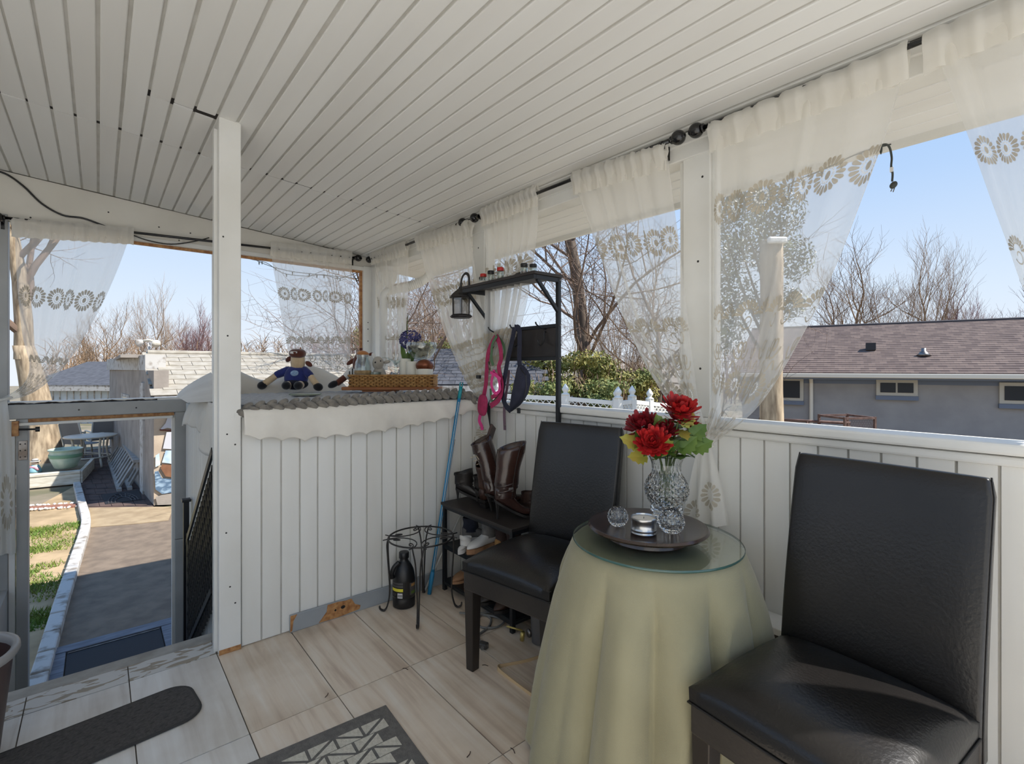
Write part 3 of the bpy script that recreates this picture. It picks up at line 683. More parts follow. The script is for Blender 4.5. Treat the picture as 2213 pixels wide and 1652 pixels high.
# ---- round table under a green cloth, glass on top
TCX, TCY, TZ = 1.50, 1.02, 0.695
tb = thing('round_table', 'small round side table hidden under the green cloth', 'table', (TCX, TCY, 0))
mat('table_wood', (120, 92, 66), 0.6)
put('table_top', MB().lathe([(0.272, TZ - 0.025), (0.278, TZ - 0.02), (0.278, TZ - 0.006), (0.272, TZ - 0.003)], 40), 'table_wood', tb, smooth=True, sharp=40)
for k in range(3):
    a = 2.1 * k + .4
    put('leg', MB().tube([(0.05 * math.cos(a), 0.05 * math.sin(a), TZ - .03), (0.17 * math.cos(a), 0.17 * math.sin(a), 0.0)], 0.018, 10), 'table_wood', tb, smooth=True)
m_cloth = mat('green_cloth', (158, 152, 122), 0.85, (148, 142, 112), 4.0, bump=0.25, bscale=260, sheen=0.25)
def cloth_fn(u, v):
    a = 2 * math.pi * u
    R0 = 0.286
    if v < 0.12:
        r = R0 * (v / 0.12); return Vector((TCX + r * math.cos(a), TCY + r * math.sin(a), TZ - 0.001))
    t = (v - 0.12) / 0.88
    s = t ** 0.8
    w_ = a + 0.16 * math.sin(3 * a + 0.7) + 0.07 * math.sin(5 * a + 2.0)
    fold = 1.15 * (abs(math.sin(5.0 * w_ + 0.35 + 0.12 * t)) ** 0.75 - 0.62) + 0.30 * (abs(math.sin(8.0 * a + 1.1)) - 0.6) * t + 0.14 * math.sin(4 * a + 0.3)
    flare = 0.115 + 0.045 * math.cos(a - 3.6)
    r = R0 + 0.006 * min(t * 12, 1) + flare * s + 0.098 * fold * min(1, t * 4) * (0.48 + 0.52 * t)
    x = TCX + r * math.cos(a); y = TCY + r * math.sin(a)
    lim = WX - 0.03 - 0.02 * (0.5 + .5 * math.sin(9 * a))
    if x > lim: x = lim - 0.012 * math.sin(13 * a)
    ss = min(max((x - 1.04) / 0.16, 0), 1); ss = ss * ss * (3 - 2 * ss)
    for (qx, qy), (ux, uy) in (((1.478, 1.60), (0.174, -0.985)), ((1.405, 0.437), (0.105, 0.995))):   # the cloth presses against both chairs
        sd_ = 0.256 - ((x - qx) * ux + (y - qy) * uy)
        if sd_ > 0: x += ux * sd_ * ss; y += uy * sd_ * ss
    z = TZ - 0.002 - 0.010 * min(1, t * 20) - (TZ - 0.03) * t
    z += 0.028 * max(0, math.sin(3 * a + 1.4)) * t ** 4
    return Vector((x, y, max(z, 0.006)))
cl = put('tablecloth', MB().grid(cloth_fn, 220, 60), m_cloth, smooth=True, thick=0.003)
tag(cl, 'sage green cloth draped to the floor over the round table', 'tablecloth')
glass('table_glass', (247, 251, 249), trans=0.90)
mat('glass_edge', (60, 92, 86), 0.12, spec=0.8)
gl = tag(put('table_glass_sheet', MB().lathe([(0.0, TZ + 0.0035), (0.284, TZ + 0.0035), (0.286, TZ + 0.005), (0.286, TZ + 0.0105), (0.284, TZ + 0.012), (0.0, TZ + 0.012)], 64, (TCX, TCY, 0)), 'table_glass', smooth=True, sharp=30), 'round clear glass sheet lying on the green cloth', 'glass top')
put('polished_edge', MB().lathe([(0.2855, TZ + 0.004), (0.287, TZ + 0.006), (0.287, TZ + 0.010), (0.2855, TZ + 0.0118)], 64, (TCX, TCY, 0), cap=False), 'glass_edge', gl, smooth=True)
# ---- turned dark wood tray
GZ = TZ + 0.0125
mat('dark_wood', (46, 33, 28), 0.22, (66, 48, 40), 2.5, (1, 7, 1), detail=6, spec=0.6, coat=0.3)
TRX, TRY = TCX - 0.025, TCY + 0.015
tr = thing('lazy_susan', 'dark turned wooden tray on a low foot in the middle of the glass', 'tray', (TRX, TRY, GZ))
put('tray', MB().lathe([(0.10, 0.022), (0.17, 0.026), (0.199, 0.036), (0.205, 0.043), (0.199, 0.050), (0.190, 0.0505), (0.182, 0.0478), (0.0, 0.0478)], 56), 'dark_wood', tr, smooth=True, sharp=35)
put('foot', MB().lathe([(0.135, 0.0), (0.138, 0.004), (0.132, 0.022), (0.10, 0.024)], 48), 'dark_wood', tr, smooth=True, sharp=35)
RZ = GZ + 0.048
# crystal: cut in diamonds
def crystal_mat():
    m, t, b = nodes_of('crystal')
    b.inputs['Base Color'].default_value = (0.97, 0.98, 0.98, 1); b.inputs['Roughness'].default_value = 0.02
    b.inputs['Transmission Weight'].default_value = 1.0; b.inputs['IOR'].default_value = 1.45
crystal_mat()
def cut_lathe(prof, n, c, cut=(0, 1), depth=0.035):
    """turned glass whose wall between two heights is cut into flat diamonds"""
    mb = MB(); 
    def fn(a, r, z):
        j = round(a / (2 * math.pi) * n)
        return (r * math.cos(a), r * math.sin(a), z)
    k = len(prof); o = 0
    for i, (r, z) in enumerate(prof):
        for j in range(n):
            a = 2 * math.pi * j / n; rr = r
            if cut[0] <= i <= cut[1]: rr = r * (1 + (depth if (i + j) % 2 else -depth))
            mb.v.append((c[0] + rr * math.cos(a), c[1] + rr * math.sin(a), c[2] + z))
    for i in range(k - 1):
        for j in range(n):
            j2 = (j + 1) % n; a, b2, c2, d = i * n + j, i * n + j2, (i + 1) * n + j2, (i + 1) * n + j
            if (i + j) % 2: mb.f += [(a, b2, d), (b2, c2, d)]
            else: mb.f += [(a, b2, c2), (a, c2, d)]
    mb.f.append(tuple(range(n))[::-1]); mb.f.append(tuple((k - 1) * n + j for j in range(n)))
    return mb
vp = P(1455, 1118, Z=RZ)
vx, vy = TRX + 0.092, TRY - 0.016
outer = [(0.050, 0.0), (0.056, 0.004), (0.056, 0.012), (0.044, 0.02), (0.046, 0.028), (0.056, 0.036), (0.056, 0.046), (0.052, 0.056)]
k0 = len(outer)
for i in range(13):
    f = i / 12; outer.append((0.056 + 0.024 * math.sin(math.pi * min(1, f * 1.05)) ** 0.8 - 0.006 * f, 0.060 + 0.115 * f))
k1 = len(outer) - 1
outer += [(0.051, 0.190), (0.052, 0.205), (0.058, 0.222), (0.063, 0.232), (0.061, 0.233)]
inner = [(0.055, 0.222), (0.048, 0.205), (0.047, 0.19), (0.048, 0.176), (0.066, 0.13), (0.066, 0.10), (0.05, 0.064), (0.03, 0.058)]
vs_ = thing('vase', 'cut crystal vase holding red flowers on the dark tray', 'vase', (vx, vy, RZ))
put('body', cut_lathe(outer + inner, 40, (0, 0, 0), (k0, k1), 0.022), 'crystal', vs_)
# red chrysanthemums
mat('petal_red', (150, 16, 24), 0.55, (196, 36, 34), 40)
mat('petal_dark', (104, 8, 22), 0.55, (150, 20, 32), 40)
mat('leaf_green', (62, 94, 34), 0.5, (96, 122, 46), 12)
mat('leaf_lime', (142, 152, 58), 0.5, (170, 150, 66), 14)
mat('stem_green', (74, 92, 42), 0.6)
def leaf(mb, base, d, up, L, Wd, lobes=True):
    """a lobed, slightly cupped leaf"""
    d = Vector(d).normalized(); s = d.cross(Vector(up)).normalized(); n = s.cross(d)
    prof = [(0, 0), (.12, .35), (.25, .30), (.34, .52), (.45, .40), (.58, .50), (.68, .30), (.80, .30), (.88, .12), (1.0, 0)] if lobes else [(0, 0), (.2, .3), (.4, .42), (.6, .38), (.8, .22), (1, 0)]
    o = len(mb.v); b = Vector(base)
    for t, w in prof:
        mb.v.append(tuple(b + d * (t * L) - n * (0.25 * L * t * t)))
    k = len(prof)
    for sg in (-1, 1):
        for t, w in prof: mb.v.append(tuple(b + d * (t * L) + s * (sg * w * Wd) - n * (0.25 * L * t * t - 0.10 * L * w)))
    for q in (1, 2):
        for i in range(k - 1):
            f = (o + i, o + i + 1, o + q * k + i + 1, o + q * k + i)
            mb.f.append(f if q == 2 else f[::-1])
def blossom(mb, c, R, ax, n=4, seed=0):
    rng = random.Random(seed); ax = Vector(ax).normalized(); M = ax.to_track_quat('Z', 'Y').to_matrix()
    for ring in range(n):
        el = math.radians(8 + 72 * ring / (n - 1)); cnt = 20 - 3 * ring; L = R * (1.0 - 0.13 * ring)
        for k in range(cnt):
            a = 2 * math.pi * (k + rng.random() * .5) / cnt; e = el + rng.uniform(-.2, .2); l = L * rng.uniform(.8, 1.1)
            d = M @ Vector((math.cos(a) * math.cos(e), math.sin(a) * math.cos(e), math.sin(e))); s = d.cross(ax)
            if s.length < 1e-3: s = d.orthogonal()
            s.normalize(); nn = s.cross(d); w = R * 0.15; c_ = Vector(c)
            pts = [c_ + d * (l * .12), c_ + d * (l * .55) + s * w - nn * (w * .5), c_ + d * l * .95 + s * w * .6 + nn * (l * .10), c_ + d * l + nn * (l * .14), c_ + d * l * .95 - s * w * .6 + nn * (l * .10), c_ + d * (l * .55) - s * w - nn * (w * .5)]
            mb.add(pts, [(0, 1, 2, 3, 4, 5)])
fl = [((1470, 888), 0.062, 'petal_red', 'upright red chrysanthemum standing highest in the crystal vase'), ((1389, 922), 0.060, 'petal_dark', 'dark red chrysanthemum leaning furthest towards the chair back'), ((1410, 958), 0.056, 'petal_red', 'red chrysanthemum drooping lowest over the vase rim'),
      ((1468, 908), 0.050, 'petal_dark', 'small dark red chrysanthemum tucked under the highest bloom'), ((1432, 932), 0.050, 'petal_dark', 'dark red chrysanthemum in the middle of the bouquet'), ((1494, 928), 0.046, 'petal_red', 'loose red chrysanthemum leaning towards the lace curtain')]
vd = vx * _s + vy * _c
def at_depth(u, v, d):
    l = (u - CX) / FPX; return Vector(((_s + l * _c) * d, (_c - l * _s) * d, CAMZ - (v - HY) / FPX * d))
for i, (uv, R, m_, lab) in enumerate(fl):
    c = at_depth(uv[0], uv[1], vd + (-0.05, 0.0, -0.07, 0.0, -0.03, 0.03)[i])
    base = Vector((vx + 0.012 * math.cos(i), vy + 0.012 * math.sin(i), RZ + 0.07))
    t = thing('flower', lab, 'flower', tuple(base), group='red flowers in the crystal vase')
    cc = c - base; rim = Vector((0, 0, RZ + 0.225)) - Vector((0, 0, base.z)) + Vector((cc.x * .25, cc.y * .25, 0))
    pa = smoothpath([Vector((0, 0, 0)), rim, cc], 6)
    put('stem', MB().tube(pa, 0.0026, 6), 'stem_green', t, smooth=True)
    b = MB(); blossom(b, cc, R * 1.25, (cc - rim) + Vector((-.03, -.05, .03)), 5, i); put('blossom', b, m_, t)
    rng = random.Random(i)
    for k in range(7):
        q = pa[int(len(pa) * (0.52 + 0.065 * k)) % len(pa)]; a = rng.uniform(0, 6.28)
        d = Vector((math.cos(a), math.sin(a), rng.uniform(-.15, .5)))
        b = MB(); leaf(b, q, d, (0, 0, 1), rng.uniform(.06, .09), rng.uniform(.05, .07)); put('leaf', b, 'leaf_lime' if rng.random() < .45 else 'leaf_green', t)
for i, (u, v, lime, L) in enumerate(((1362, 948, 1, .085), (1378, 982, 1, .075), (1518, 958, 0, .085), (1512, 925, 0, .08), (1440, 968, 1, .085), (1482, 960, 0, .085), (1425, 905, 0, .07), (1492, 890, 1, .07))):
    c = at_depth(u, v, vd - 0.04); base = Vector((vx, vy, RZ + 0.20))
    t = thing('leaf_sprig', ('lime green', 'dark green')[0 if lime else 1] + (' leaf sprig pointing at the chair back', ' leaf sprig hanging over the vase edge', ' leaf sprig lowest beside the curtain tail', ' leaf sprig behind the loose red bloom', ' leaf sprig at the front of the bouquet', ' leaf sprig under the loose red bloom', ' leaf sprig between the two highest dark blooms', ' leaf sprig behind the highest bloom')[i], 'leaves', tuple(base), group='leaf sprigs in the crystal vase')
    cc = c - base; pa = smoothpath([Vector((0, 0, -.06)), Vector((cc.x * .3, cc.y * .3, max(.04, cc.z * .5))), cc * .8], 5)
    put('stem', MB().tube(pa, 0.0018, 5), 'stem_green', t)
    d = (cc - pa[3]); b = MB(); leaf(b, pa[-1] - d.normalized() * .02, d + Vector((0, 0, -.02)), (-.6, -.7, .6), L, L * .8); put('leaf', b, 'leaf_lime' if lime else 'leaf_green', t)
    b = MB(); leaf(b, pa[-3], d + Vector((.05, -.04, .0)), (-.6, -.7, .6), L * .7, L * .5); put('leaf', b, 'leaf_green', t)
# candle tin and cut glass votives
mat('tin', (188, 190, 192), 0.22, metal=1.0); mat('wax', (228, 220, 204), 0.5)
cp = P(1398, 1147, Z=RZ)
cp = Vector((TRX - 0.085, TRY - 0.045, 0))
ct = thing('candle_tin', 'round silver candle tin with white wax on the tray', 'candle', (cp.x, cp.y, RZ))
put('tin', MB().lathe([(0.040, 0), (0.0425, 0.003), (0.0405, 0.006), (0.0405, 0.012), (0.0418, 0.014), (0.0405, 0.016), (0.0405, 0.040), (0.0425, 0.043), (0.0425, 0.052), (0.0405, 0.054), (0.039, 0.050), (0.039, 0.044), (0.0, 0.044)], 36), 'tin', ct, smooth=True, sharp=35)
put('wax', MB().lathe([(0.0385, 0.042), (0.0385, 0.0465), (0.0, 0.047)], 30), 'wax', ct, smooth=True, sharp=40)
put('wick', MB().tube([(0, 0, .046), (0.001, 0, .053)], .001, 5), 'dark_gap', ct)
def votive(label, x, y, r):
    t = thing('votive_holder', label, 'candle holder', (x, y, RZ), group='cut glass votive holders')
    pr = [(r * .55, 0)] + [(r * math.sin(0.62 + 1.95 * i / 9), r * .82 - r * math.cos(0.62 + 1.95 * i / 9)) for i in range(10)]
    top = pr[-1]
    put('bowl', cut_lathe(pr + [(top[0] * .9, top[1] + .001), (r * .75, r * .8), (r * .55, r * .35), (r * .2, r * .28)], 22, (0, 0, 0), (1, 9), 0.03), 'crystal', t)
votive('cut glass votive ball behind the candle tin beside the chair', TRX - 0.085, TRY + 0.062, 0.036)
votive('larger cut glass votive ball in front of the vase', TRX - 0.005, TRY - 0.098, 0.043)

# ---- bare metal bench with coat panel and top shelf
mat('frame_black', (22, 24, 28), 0.45)
mat('shelf_wood', (50, 43, 40), 0.5, (38, 33, 31), 4.0, (1, .15, 1), detail=6)
HX0, HX1, HY0, HY1 = 1.555, 1.895, 1.870, 2.515
ht = thing('hall_bench', 'black metal hall bench with shoe shelves, coat panel and top shelf', 'coat rack', (HX0, HY0, 0))
LX, LY = HX1 - HX0, HY1 - HY0
def hp(name, a, b, m='frame_black', bev=0.002): return put(name, MB().box(a, b), m, ht, bevel=bev)
s_ = 0.022
for (x, y) in ((0, 0), (0, LY - s_)): hp('leg', (x, y, 0), (x + s_, y + s_, 0.50))
for y in (0, LY - s_): hp('upright', (LX - s_, y, 0), (LX, y + s_, 1.795))
for z in (0.035, 0.245, 0.478):
    hp('rail', (0.003, s_, z), (s_ - .003, LY - s_, z + .02)); hp('rail', (LX - s_ + .003, s_, z), (LX - .003, LY - s_, z + .02))
    for y in (0.003, LY - s_ + .003): hp('rail', (s_, y, z), (LX - s_, y + s_ - .006, z + .02))
hp('seat_board', (-0.008, -0.006, 0.50), (LX, LY + 0.004, 0.516), 'shelf_wood')
hp('shelf', (0.004, 0.004, 0.266), (LX - .004, LY - .004, 0.272)); hp('shelf', (0.004, 0.004, 0.056), (LX - .004, LY - .004, 0.062))
hp('coat_panel', (LX - 0.018, s_, 1.365), (LX - 0.006, LY - s_, 1.52), 'shelf_wood')
hp('rail', (LX - .02, s_, 1.52), (LX - .002, LY - s_, 1.54)); hp('rail', (LX - .02, s_, 1.345), (LX - .002, LY - s_, 1.365))
hp('top_shelf', (LX - 0.20, -0.008, 1.782), (LX + 0.004, LY + 0.004, 1.798), 'shelf_wood')
hp('rail', (LX - .198, 0, 1.758), (LX - .18, LY, 1.782)); 
for y in (0, LY - .018): hp('rail', (LX - .18, y, 1.758), (LX - s_, y + .018, 1.782))
for y in (0.010, LY - 0.012): put('brace', MB().beam((LX - .165, y, 1.76), (LX - .012, y, 1.60), 0.016, 0.016, up=(0, 1, 0)), 'frame_black', ht)
for q, y in enumerate((0.10, 0.315, 0.52)):
    b = MB().tube(smoothpath([(LX - .02, y, 1.50), (LX - .03, y, 1.495), (LX - .035, y, 1.45), (LX - .06, y, 1.425), (LX - .075, y, 1.44), (LX - .078, y, 1.455)], 4), 0.0045, 6)
    b.tube(smoothpath([(LX - .02, y, 1.515), (LX - .05, y, 1.52), (LX - .085, y, 1.535), (LX - .095, y, 1.55)], 4), 0.0045, 6)
    put('hook', b, 'frame_black', ht, smooth=True)
for y in (0.012, LY - .012):
    for z in (1.77, 1.53, 1.355): put('bolt', MB().lathe([(0.0045, 0), (0.004, 0.002), (0, 0.003)], 10, M=TM((LX - .011, -.001 if y < .1 else LY + .001, z)) @ RM(math.pi / 2 if y < .1 else -math.pi / 2)), 'steel', ht, smooth=True)
# ---------------------------------------------------------------- things on the boxed top
BT = 1.095
BXR = Vector((_c, -_s, 0)); BXF = Vector((_s, _c, 0))     # the tray and toys sit square to this corner, turned from the walls
FACE = math.atan2(BXR.y, BXR.x)
mat('quilt', (228, 223, 213), 0.9, (216, 210, 199), 6.0, bump=1.0, bscale=15, sheen=0.3)
def hem(x):
    base = polyat([0.985, 0.955, 0.935, 0.94, 0.945, 0.955, 0.975, 1.0, 1.03], (x - 0.45) / 1.40)
    return base + 0.020 * abs(math.sin((x - 0.47) * math.pi / 0.105)) ** 0.7
def quilt_fn(u, v):
    x = lerp(0.515, 1.86, u); yf = BY - 0.035
    if v < 0.35:
        t = v / 0.35; return Vector((x, lerp(3.4, yf + 0.02, t), BT + 0.012 + 0.004 * math.sin(9 * x + 5 * t)))
    if v < 0.42:
        t = (v - .35) / .07; a = t * math.pi / 2
        return Vector((x, yf + 0.02 - 0.02 * math.sin(a), BT - 0.008 + 0.02 * math.cos(a)))
    t = (v - .42) / .58
    zt = BT - 0.008; z = lerp(zt, hem(x), t)
    return Vector((x, yf - (0.006 + 0.010 * math.sin(13 * x) + 0.006 * math.sin(31 * x + 2)) * t - 0.008 * math.sin(t * 3), z))
ql = put('quilt', MB().grid(quilt_fn, 150, 34), 'quilt', smooth=True, thick=0.004)
tag(ql, 'white quilted cloth with a scalloped hem draped over the boxed top', 'cloth')
def sided(u, v):
    y = lerp(2.72, 3.75, u)
    z = BT + 0.02 - v * (0.25 + 0.05 * math.sin(7 * u)) * (1.15 - 0.5 * u)
    return Vector((0.47 - 0.015 * math.sin(v * 3) - (0.018 * math.sin(21 * u) + 0.012 * math.sin(37 * u)) * v - 0.05 * v * u, y + 0.05 * v, z + 0.012 * abs(math.sin(19 * u)) * v))
put('side_drape', MB().grid(sided, 60, 14), 'quilt', ql, smooth=True, thick=0.004)
def corner_drop(u, v):
    x = lerp(0.36, 0.53, u); return Vector((x, 3.1 + 0.9 * u * .3, BT + 0.03))
def roll(u, v):
    x = lerp(0.56, 1.60, u); a = math.pi * v
    h = 0.215 * (0.75 + 0.25 * math.sin(5.5 * u * 1.9 + 0.6)) * min(1, 8 * u) * min(1, 9 * (1 - u))
    return Vector((x, 4.06 - 0.17 * math.cos(a), BT + 0.012 + h * math.sin(a) ** .7))
put('bunched_back', MB().grid(roll, 60, 16), 'quilt', ql, smooth=True)
def slope_corner(u, v):
    x = lerp(0.40, 0.60, u); return Vector((x - 0.03 * v, lerp(4.0, 3.2, v), BT + 0.02 + 0.16 * (1 - v) * u ** .7))
put('bunched_corner', MB().grid(slope_corner, 12, 16), 'quilt', ql, smooth=True)
# chunky braided grey throw
mat('grey_wool', (134, 128, 118), 0.95, (104, 99, 92), 30, bump=0.8, bscale=90, sheen=0.4)
mat('wool_field', (168, 166, 164), 0.95, (146, 144, 142), 40, bump=1.0, bscale=110, sheen=0.4)
def field(u, v):
    x = lerp(0.52, 1.82, u); y = lerp(2.60, 3.75, v)
    return Vector((x, y, BT + 0.034 + 0.005 * math.sin(60 * x) * math.sin(55 * y)))
th = put('knit_throw', MB().grid(field, 80, 60), 'wool_field', smooth=True)
tag(th, 'grey chunky knit throw with a thick braided edge on the boxed top', 'throw')
br = MB(); rng = random.Random(3)
path = smoothpath([(0.50, 2.595, BT + 0.005), (0.62, 2.590, BT + 0.020), (0.85, 2.585, BT + 0.030), (1.10, 2.585, BT + 0.040), (1.35, 2.585, BT + 0.046), (1.60, 2.585, BT + 0.052), (1.74, 2.575, BT + 0.050), (1.80, 2.565, BT + 0.028), (1.835, 2.560, BT - 0.005)], 12)
Ls = [0]
for i in range(1, len(path)): Ls.append(Ls[-1] + (path[i] - path[i - 1]).length)
tot = Ls[-1]; nl = int(tot / 0.026)
for i in range(nl):
    d0 = tot * (i + .5) / nl; k = max(j for j in range(len(Ls)) if Ls[j] <= d0); p = path[k].lerp(path[min(k + 1, len(path) - 1)], (d0 - Ls[k]) / max(1e-6, (Ls[min(k + 1, len(Ls) - 1)] - Ls[k])))
    tg = (path[min(k + 1, len(path) - 1)] - path[max(k - 1, 0)]).normalized(); az = math.atan2(tg.y, tg.x); pit = -math.asin(max(-1, min(1, tg.z)))
    sg = 1 if i % 2 else -1
    br.ell(p + Vector((0, 0.012 * sg, 0.009 * sg)), (0.036, 0.017, 0.019), 10, 7, RM(0, pit, az) @ RM(0, 0.55 * sg * -1, 0.30 * sg), 1.0)
put('braided_edge', br, 'grey_wool', th, smooth=True)
# soft toys
mat('plush_cream', (222, 196, 158), 0.95, (208, 180, 142), 20, sheen=0.5); mat('plush_brown', (106, 54, 36), 0.95, (88, 42, 28), 20, sheen=0.5)
mat('plush_black', (22, 22, 28), 0.95, sheen=0.4); mat('plush_blue', (40, 52, 122), 0.9, (34, 44, 106), 16, sheen=0.3); mat('plush_white', (228, 226, 222), 0.95, sheen=0.4)
mat('plush_orange', (176, 110, 58), 0.95, (190, 128, 74), 14, sheen=0.5); mat('plush_grey', (190, 182, 170), 0.95, (172, 164, 152), 30, sheen=0.5, bump=.3)
mat('navy_cloth', (24, 27, 44), 0.85)
mat('emblem', (170, 196, 222), 0.8, (120, 150, 190), 60)
def limb(mb, pts, rs, n=12): mb.tube(smoothpath(pts, 5), [polyat(rs, i / (5 * (len(pts) - 1))) for i in range(5 * (len(pts) - 1) + 1)], n); mb.ell(pts[0], (rs[0],) * 3, 10, 7); mb.ell(pts[-1], (rs[-1],) * 3, 10, 7)
def plush_cow():
    b = at_depth(640, 841, 3.62)
    t = thing('plush_cow', 'plush brown-headed cow in a blue shirt with arms spread', 'soft toy', tuple(b), FACE)
    z0 = 0.0
    put('shirt', MB().ell((0, 0.0, 0.085), (0.082, 0.06, 0.085), 16, 11, pw=.85), 'plush_blue', t, smooth=True)
    put('shorts', MB().ell((0, -0.01, 0.036), (0.09, 0.07, 0.042), 16, 10), 'navy_cloth', t, smooth=True)
    put('chest_patch', MB().ell((0.012, -0.055, 0.115), (0.030, 0.012, 0.022), 14, 8, RM(-.25)), 'emblem', t, smooth=True)
    h = put('head', MB().lathe([(0.035, 0.14), (0.046, 0.16), (0.050, 0.19), (0.048, 0.22), (0.046, 0.235)], 16, fn=lambda a, r, z: (r * math.cos(a) + 0.012, r * .9 * math.sin(a), z)), 'plush_cream', t, smooth=True)
    put('muzzle', MB().ell((0.016, -0.012, 0.258), (0.056, 0.052, 0.034), 16, 10, RM(.1, 0.05), .8), 'plush_brown', h, smooth=True)
    put('mouth_patch', MB().prism([(-.03, -.006), (.004, -.010), (.006, -.004), (.022, -.004), (.022, .008), (.006, .010), (-.028, .008)], .004, TM((0.012, -0.058, 0.262)) @ RM(math.pi / 2 - .1)), 'plush_white', h)
    for sg in (-1, 1):
        put('ear', MB().ell((0.016 + sg * 0.072, 0.01, 0.20 - 0.018 * sg), (0.03, 0.012, 0.018), 12, 7, RM(0, 0.6 * sg, 0)), 'plush_brown', h, smooth=True)
    put('horn', MB().tube([(0.02, 0.03, 0.28), (0.018, 0.03, 0.305)], [.008, .004], 8), 'plush_orange', h, smooth=True)
    for sg, end in ((-1, (-0.205, -0.05, 0.040)), (1, (0.17, -0.05, 0.030))):
        s0 = Vector((sg * 0.06, 0, 0.135)); e = Vector(end); m1 = s0.lerp(e, .45) + Vector((0, 0, 0.012))
        b1 = MB(); limb(b1, [s0, s0.lerp(m1, .6), m1], [.030, .029, .027]); a = put('sleeve', b1, 'plush_blue', t, smooth=True)
        b1 = MB(); limb(b1, [m1, m1.lerp(e, .5), e], [.022, .023, .024]); put('arm', b1, 'plush_cream', a, smooth=True)
        put('hand', MB().ell(e + (e - m1).normalized() * .018, (.036, .028, .029), 12, 8, RM(0, .35 * sg, 0)), 'plush_black', a, smooth=True)
    for sg in (-1, 1):
        b1 = MB(); limb(b1, [(sg * .04 + .01, -.05, .03), (sg * .045 + .02, -.09, .03), (sg * .04 + .035, -.13, .03)], [.03, .027, .026]); l = put('leg', b1, 'plush_cream', t, smooth=True)
        put('hoof', MB().ell((sg * .042 + .04, -.155, .03), (.03, .034, .029), 12, 8), 'plush_black', l, smooth=True)
plush_cow()
def plush_horse():
    b = at_depth(775, 836, 3.60)
    t = thing('plush_horse', 'plush chestnut horse in a striped shirt half hidden behind the basket', 'soft toy', tuple(b), FACE)
    put('shirt', MB().ell((0.01, 0.0, 0.075), (0.07, 0.06, 0.08), 16, 11), 'plush_white', t, smooth=True)
    put('shorts', MB().ell((0.0, -0.02, 0.03), (0.065, 0.06, 0.036), 14, 9), 'navy_cloth', t, smooth=True)
    for k in range(3): put('stripe', MB().tube([(-0.05 + .022 * k, -0.052 + .003 * abs(k - 1), 0.062 + 0.02 * k - .01 + j * .02) for j in range(4)], .0035, 6), 'plush_black', t)
    b1 = MB(); limb(b1, [(0.0, 0, .14), (0.005, .0, .185), (0.02, .0, .22)], [.042, .045, .04]); h = put('head', b1, 'plush_brown', t, smooth=True)
    put('face', MB().ell((0.035, -0.01, 0.235), (.045, .034, .026), 14, 9, RM(0, .15, 0)), 'plush_orange', h, smooth=True)
    put('ear', MB().ell((-0.055, 0, 0.18), (.04, .010, .016), 12, 7, RM(0, -.6, 0)), 'plush_brown', h, smooth=True)
    put('ear', MB().ell((0.088, 0, 0.235), (.02, .008, .011), 12, 7, RM(0, -.4, 0)), 'plush_brown', h, smooth=True)
    put('forelock', MB().lathe([(.010, 0), (.012, .012), (.011, .022)], 10, (0.02, -.01, .258)), 'plush_brown', h, smooth=True)
    e = Vector((-.135, -.04, .03)); s0 = Vector((-.04, 0, .115)); m1 = s0.lerp(e, .45)
    b1 = MB(); limb(b1, [s0, s0.lerp(m1, .5), m1], [.03, .028, .026]); a = put('sleeve', b1, 'plush_white', t, smooth=True)
    b1 = MB(); limb(b1, [m1, m1.lerp(e, .5), e], [.022, .023, .023]); put('arm', b1, 'plush_brown', a, smooth=True)
    put('hand', MB().ell(e + Vector((-.03, -.01, -.012)), (.042, .026, .024), 12, 8, RM(0, -.45, 0)), 'plush_black', a, smooth=True)
plush_horse()
# serving board and basket tray
BD = 3.42; o0 = at_depth(852, 842, BD + 0.08)
bz = BT + 0.045
BC = Vector((o0.x, o0.y, bz))
mat('board_wood', (172, 110, 58), 0.45, (140, 82, 40), 4.0, (1, 9, 9), detail=6)
bo = thing('serving_board', 'long oiled wooden serving board under the wicker tray', 'board', tuple(BC), FACE)
put('board', MB().prism([(-.335, -.05), (-.345, 0), (-.335, .12), (.33, .12), (.34, 0), (.33, -.05)], .022, TM((0, -.06, 0.012))), 'board_wood', bo, bevel=.005)
put('foot', MB().box((-.20, -.09, 0), (.03, .03, .013)), 'board_wood', bo, bevel=.002)
mat('wicker', (196, 152, 92), 0.7, (160, 112, 58), 60, bump=.4); mat('wicker_dark', (112, 78, 42), 0.8)
wz = bz + 0.035
wk = thing('wicker_tray', 'rectangular woven wicker tray full of jars and candles', 'basket', (BC.x, BC.y, wz), FACE)
WL, WD, WH = 0.292, 0.105, 0.078
put('core', MB().box((-WL + .006, -WD + .006, 0), (WL - .006, WD - .006, .008)).box((-WL + .006, -WD + .006, 0), (WL - .006, -WD + .010, WH)).box((-WL + .006, WD - .010, 0), (WL - .006, WD - .006, WH)).box((-WL + .006, -WD + .006, 0), (-WL + .010, WD - .006, WH)).box((WL - .010, -WD + .006, 0), (WL - .006, WD - .006, WH)), 'wicker_dark', wk)
wv = MB(); nrow = 7
for side in (0, 1, 2, 3):
    Lh = WL if side in (0, 2) else WD; nn = 15 if side in (0, 2) else 6
    for r_ in range(nrow):
        z = WH * (r_ + .5) / nrow
        for k in range(nn):
            c = -Lh + 2 * Lh * (k + .5) / nn + (0.5 * 2 * Lh / nn if r_ % 2 else 0)
            if abs(c) > Lh: continue
            rr = (Lh / nn * 1.0, .006, WH / nrow * .58)
            p, M = {0: ((c, -WD + .004, z), None), 2: ((c, WD - .004, z), None), 1: ((WL - .004, c, z), RM(0, 0, math.pi / 2)), 3: ((-WL + .004, c, z), RM(0, 0, math.pi / 2))}[side]
            wv.ell(p, rr, 8, 5, M)
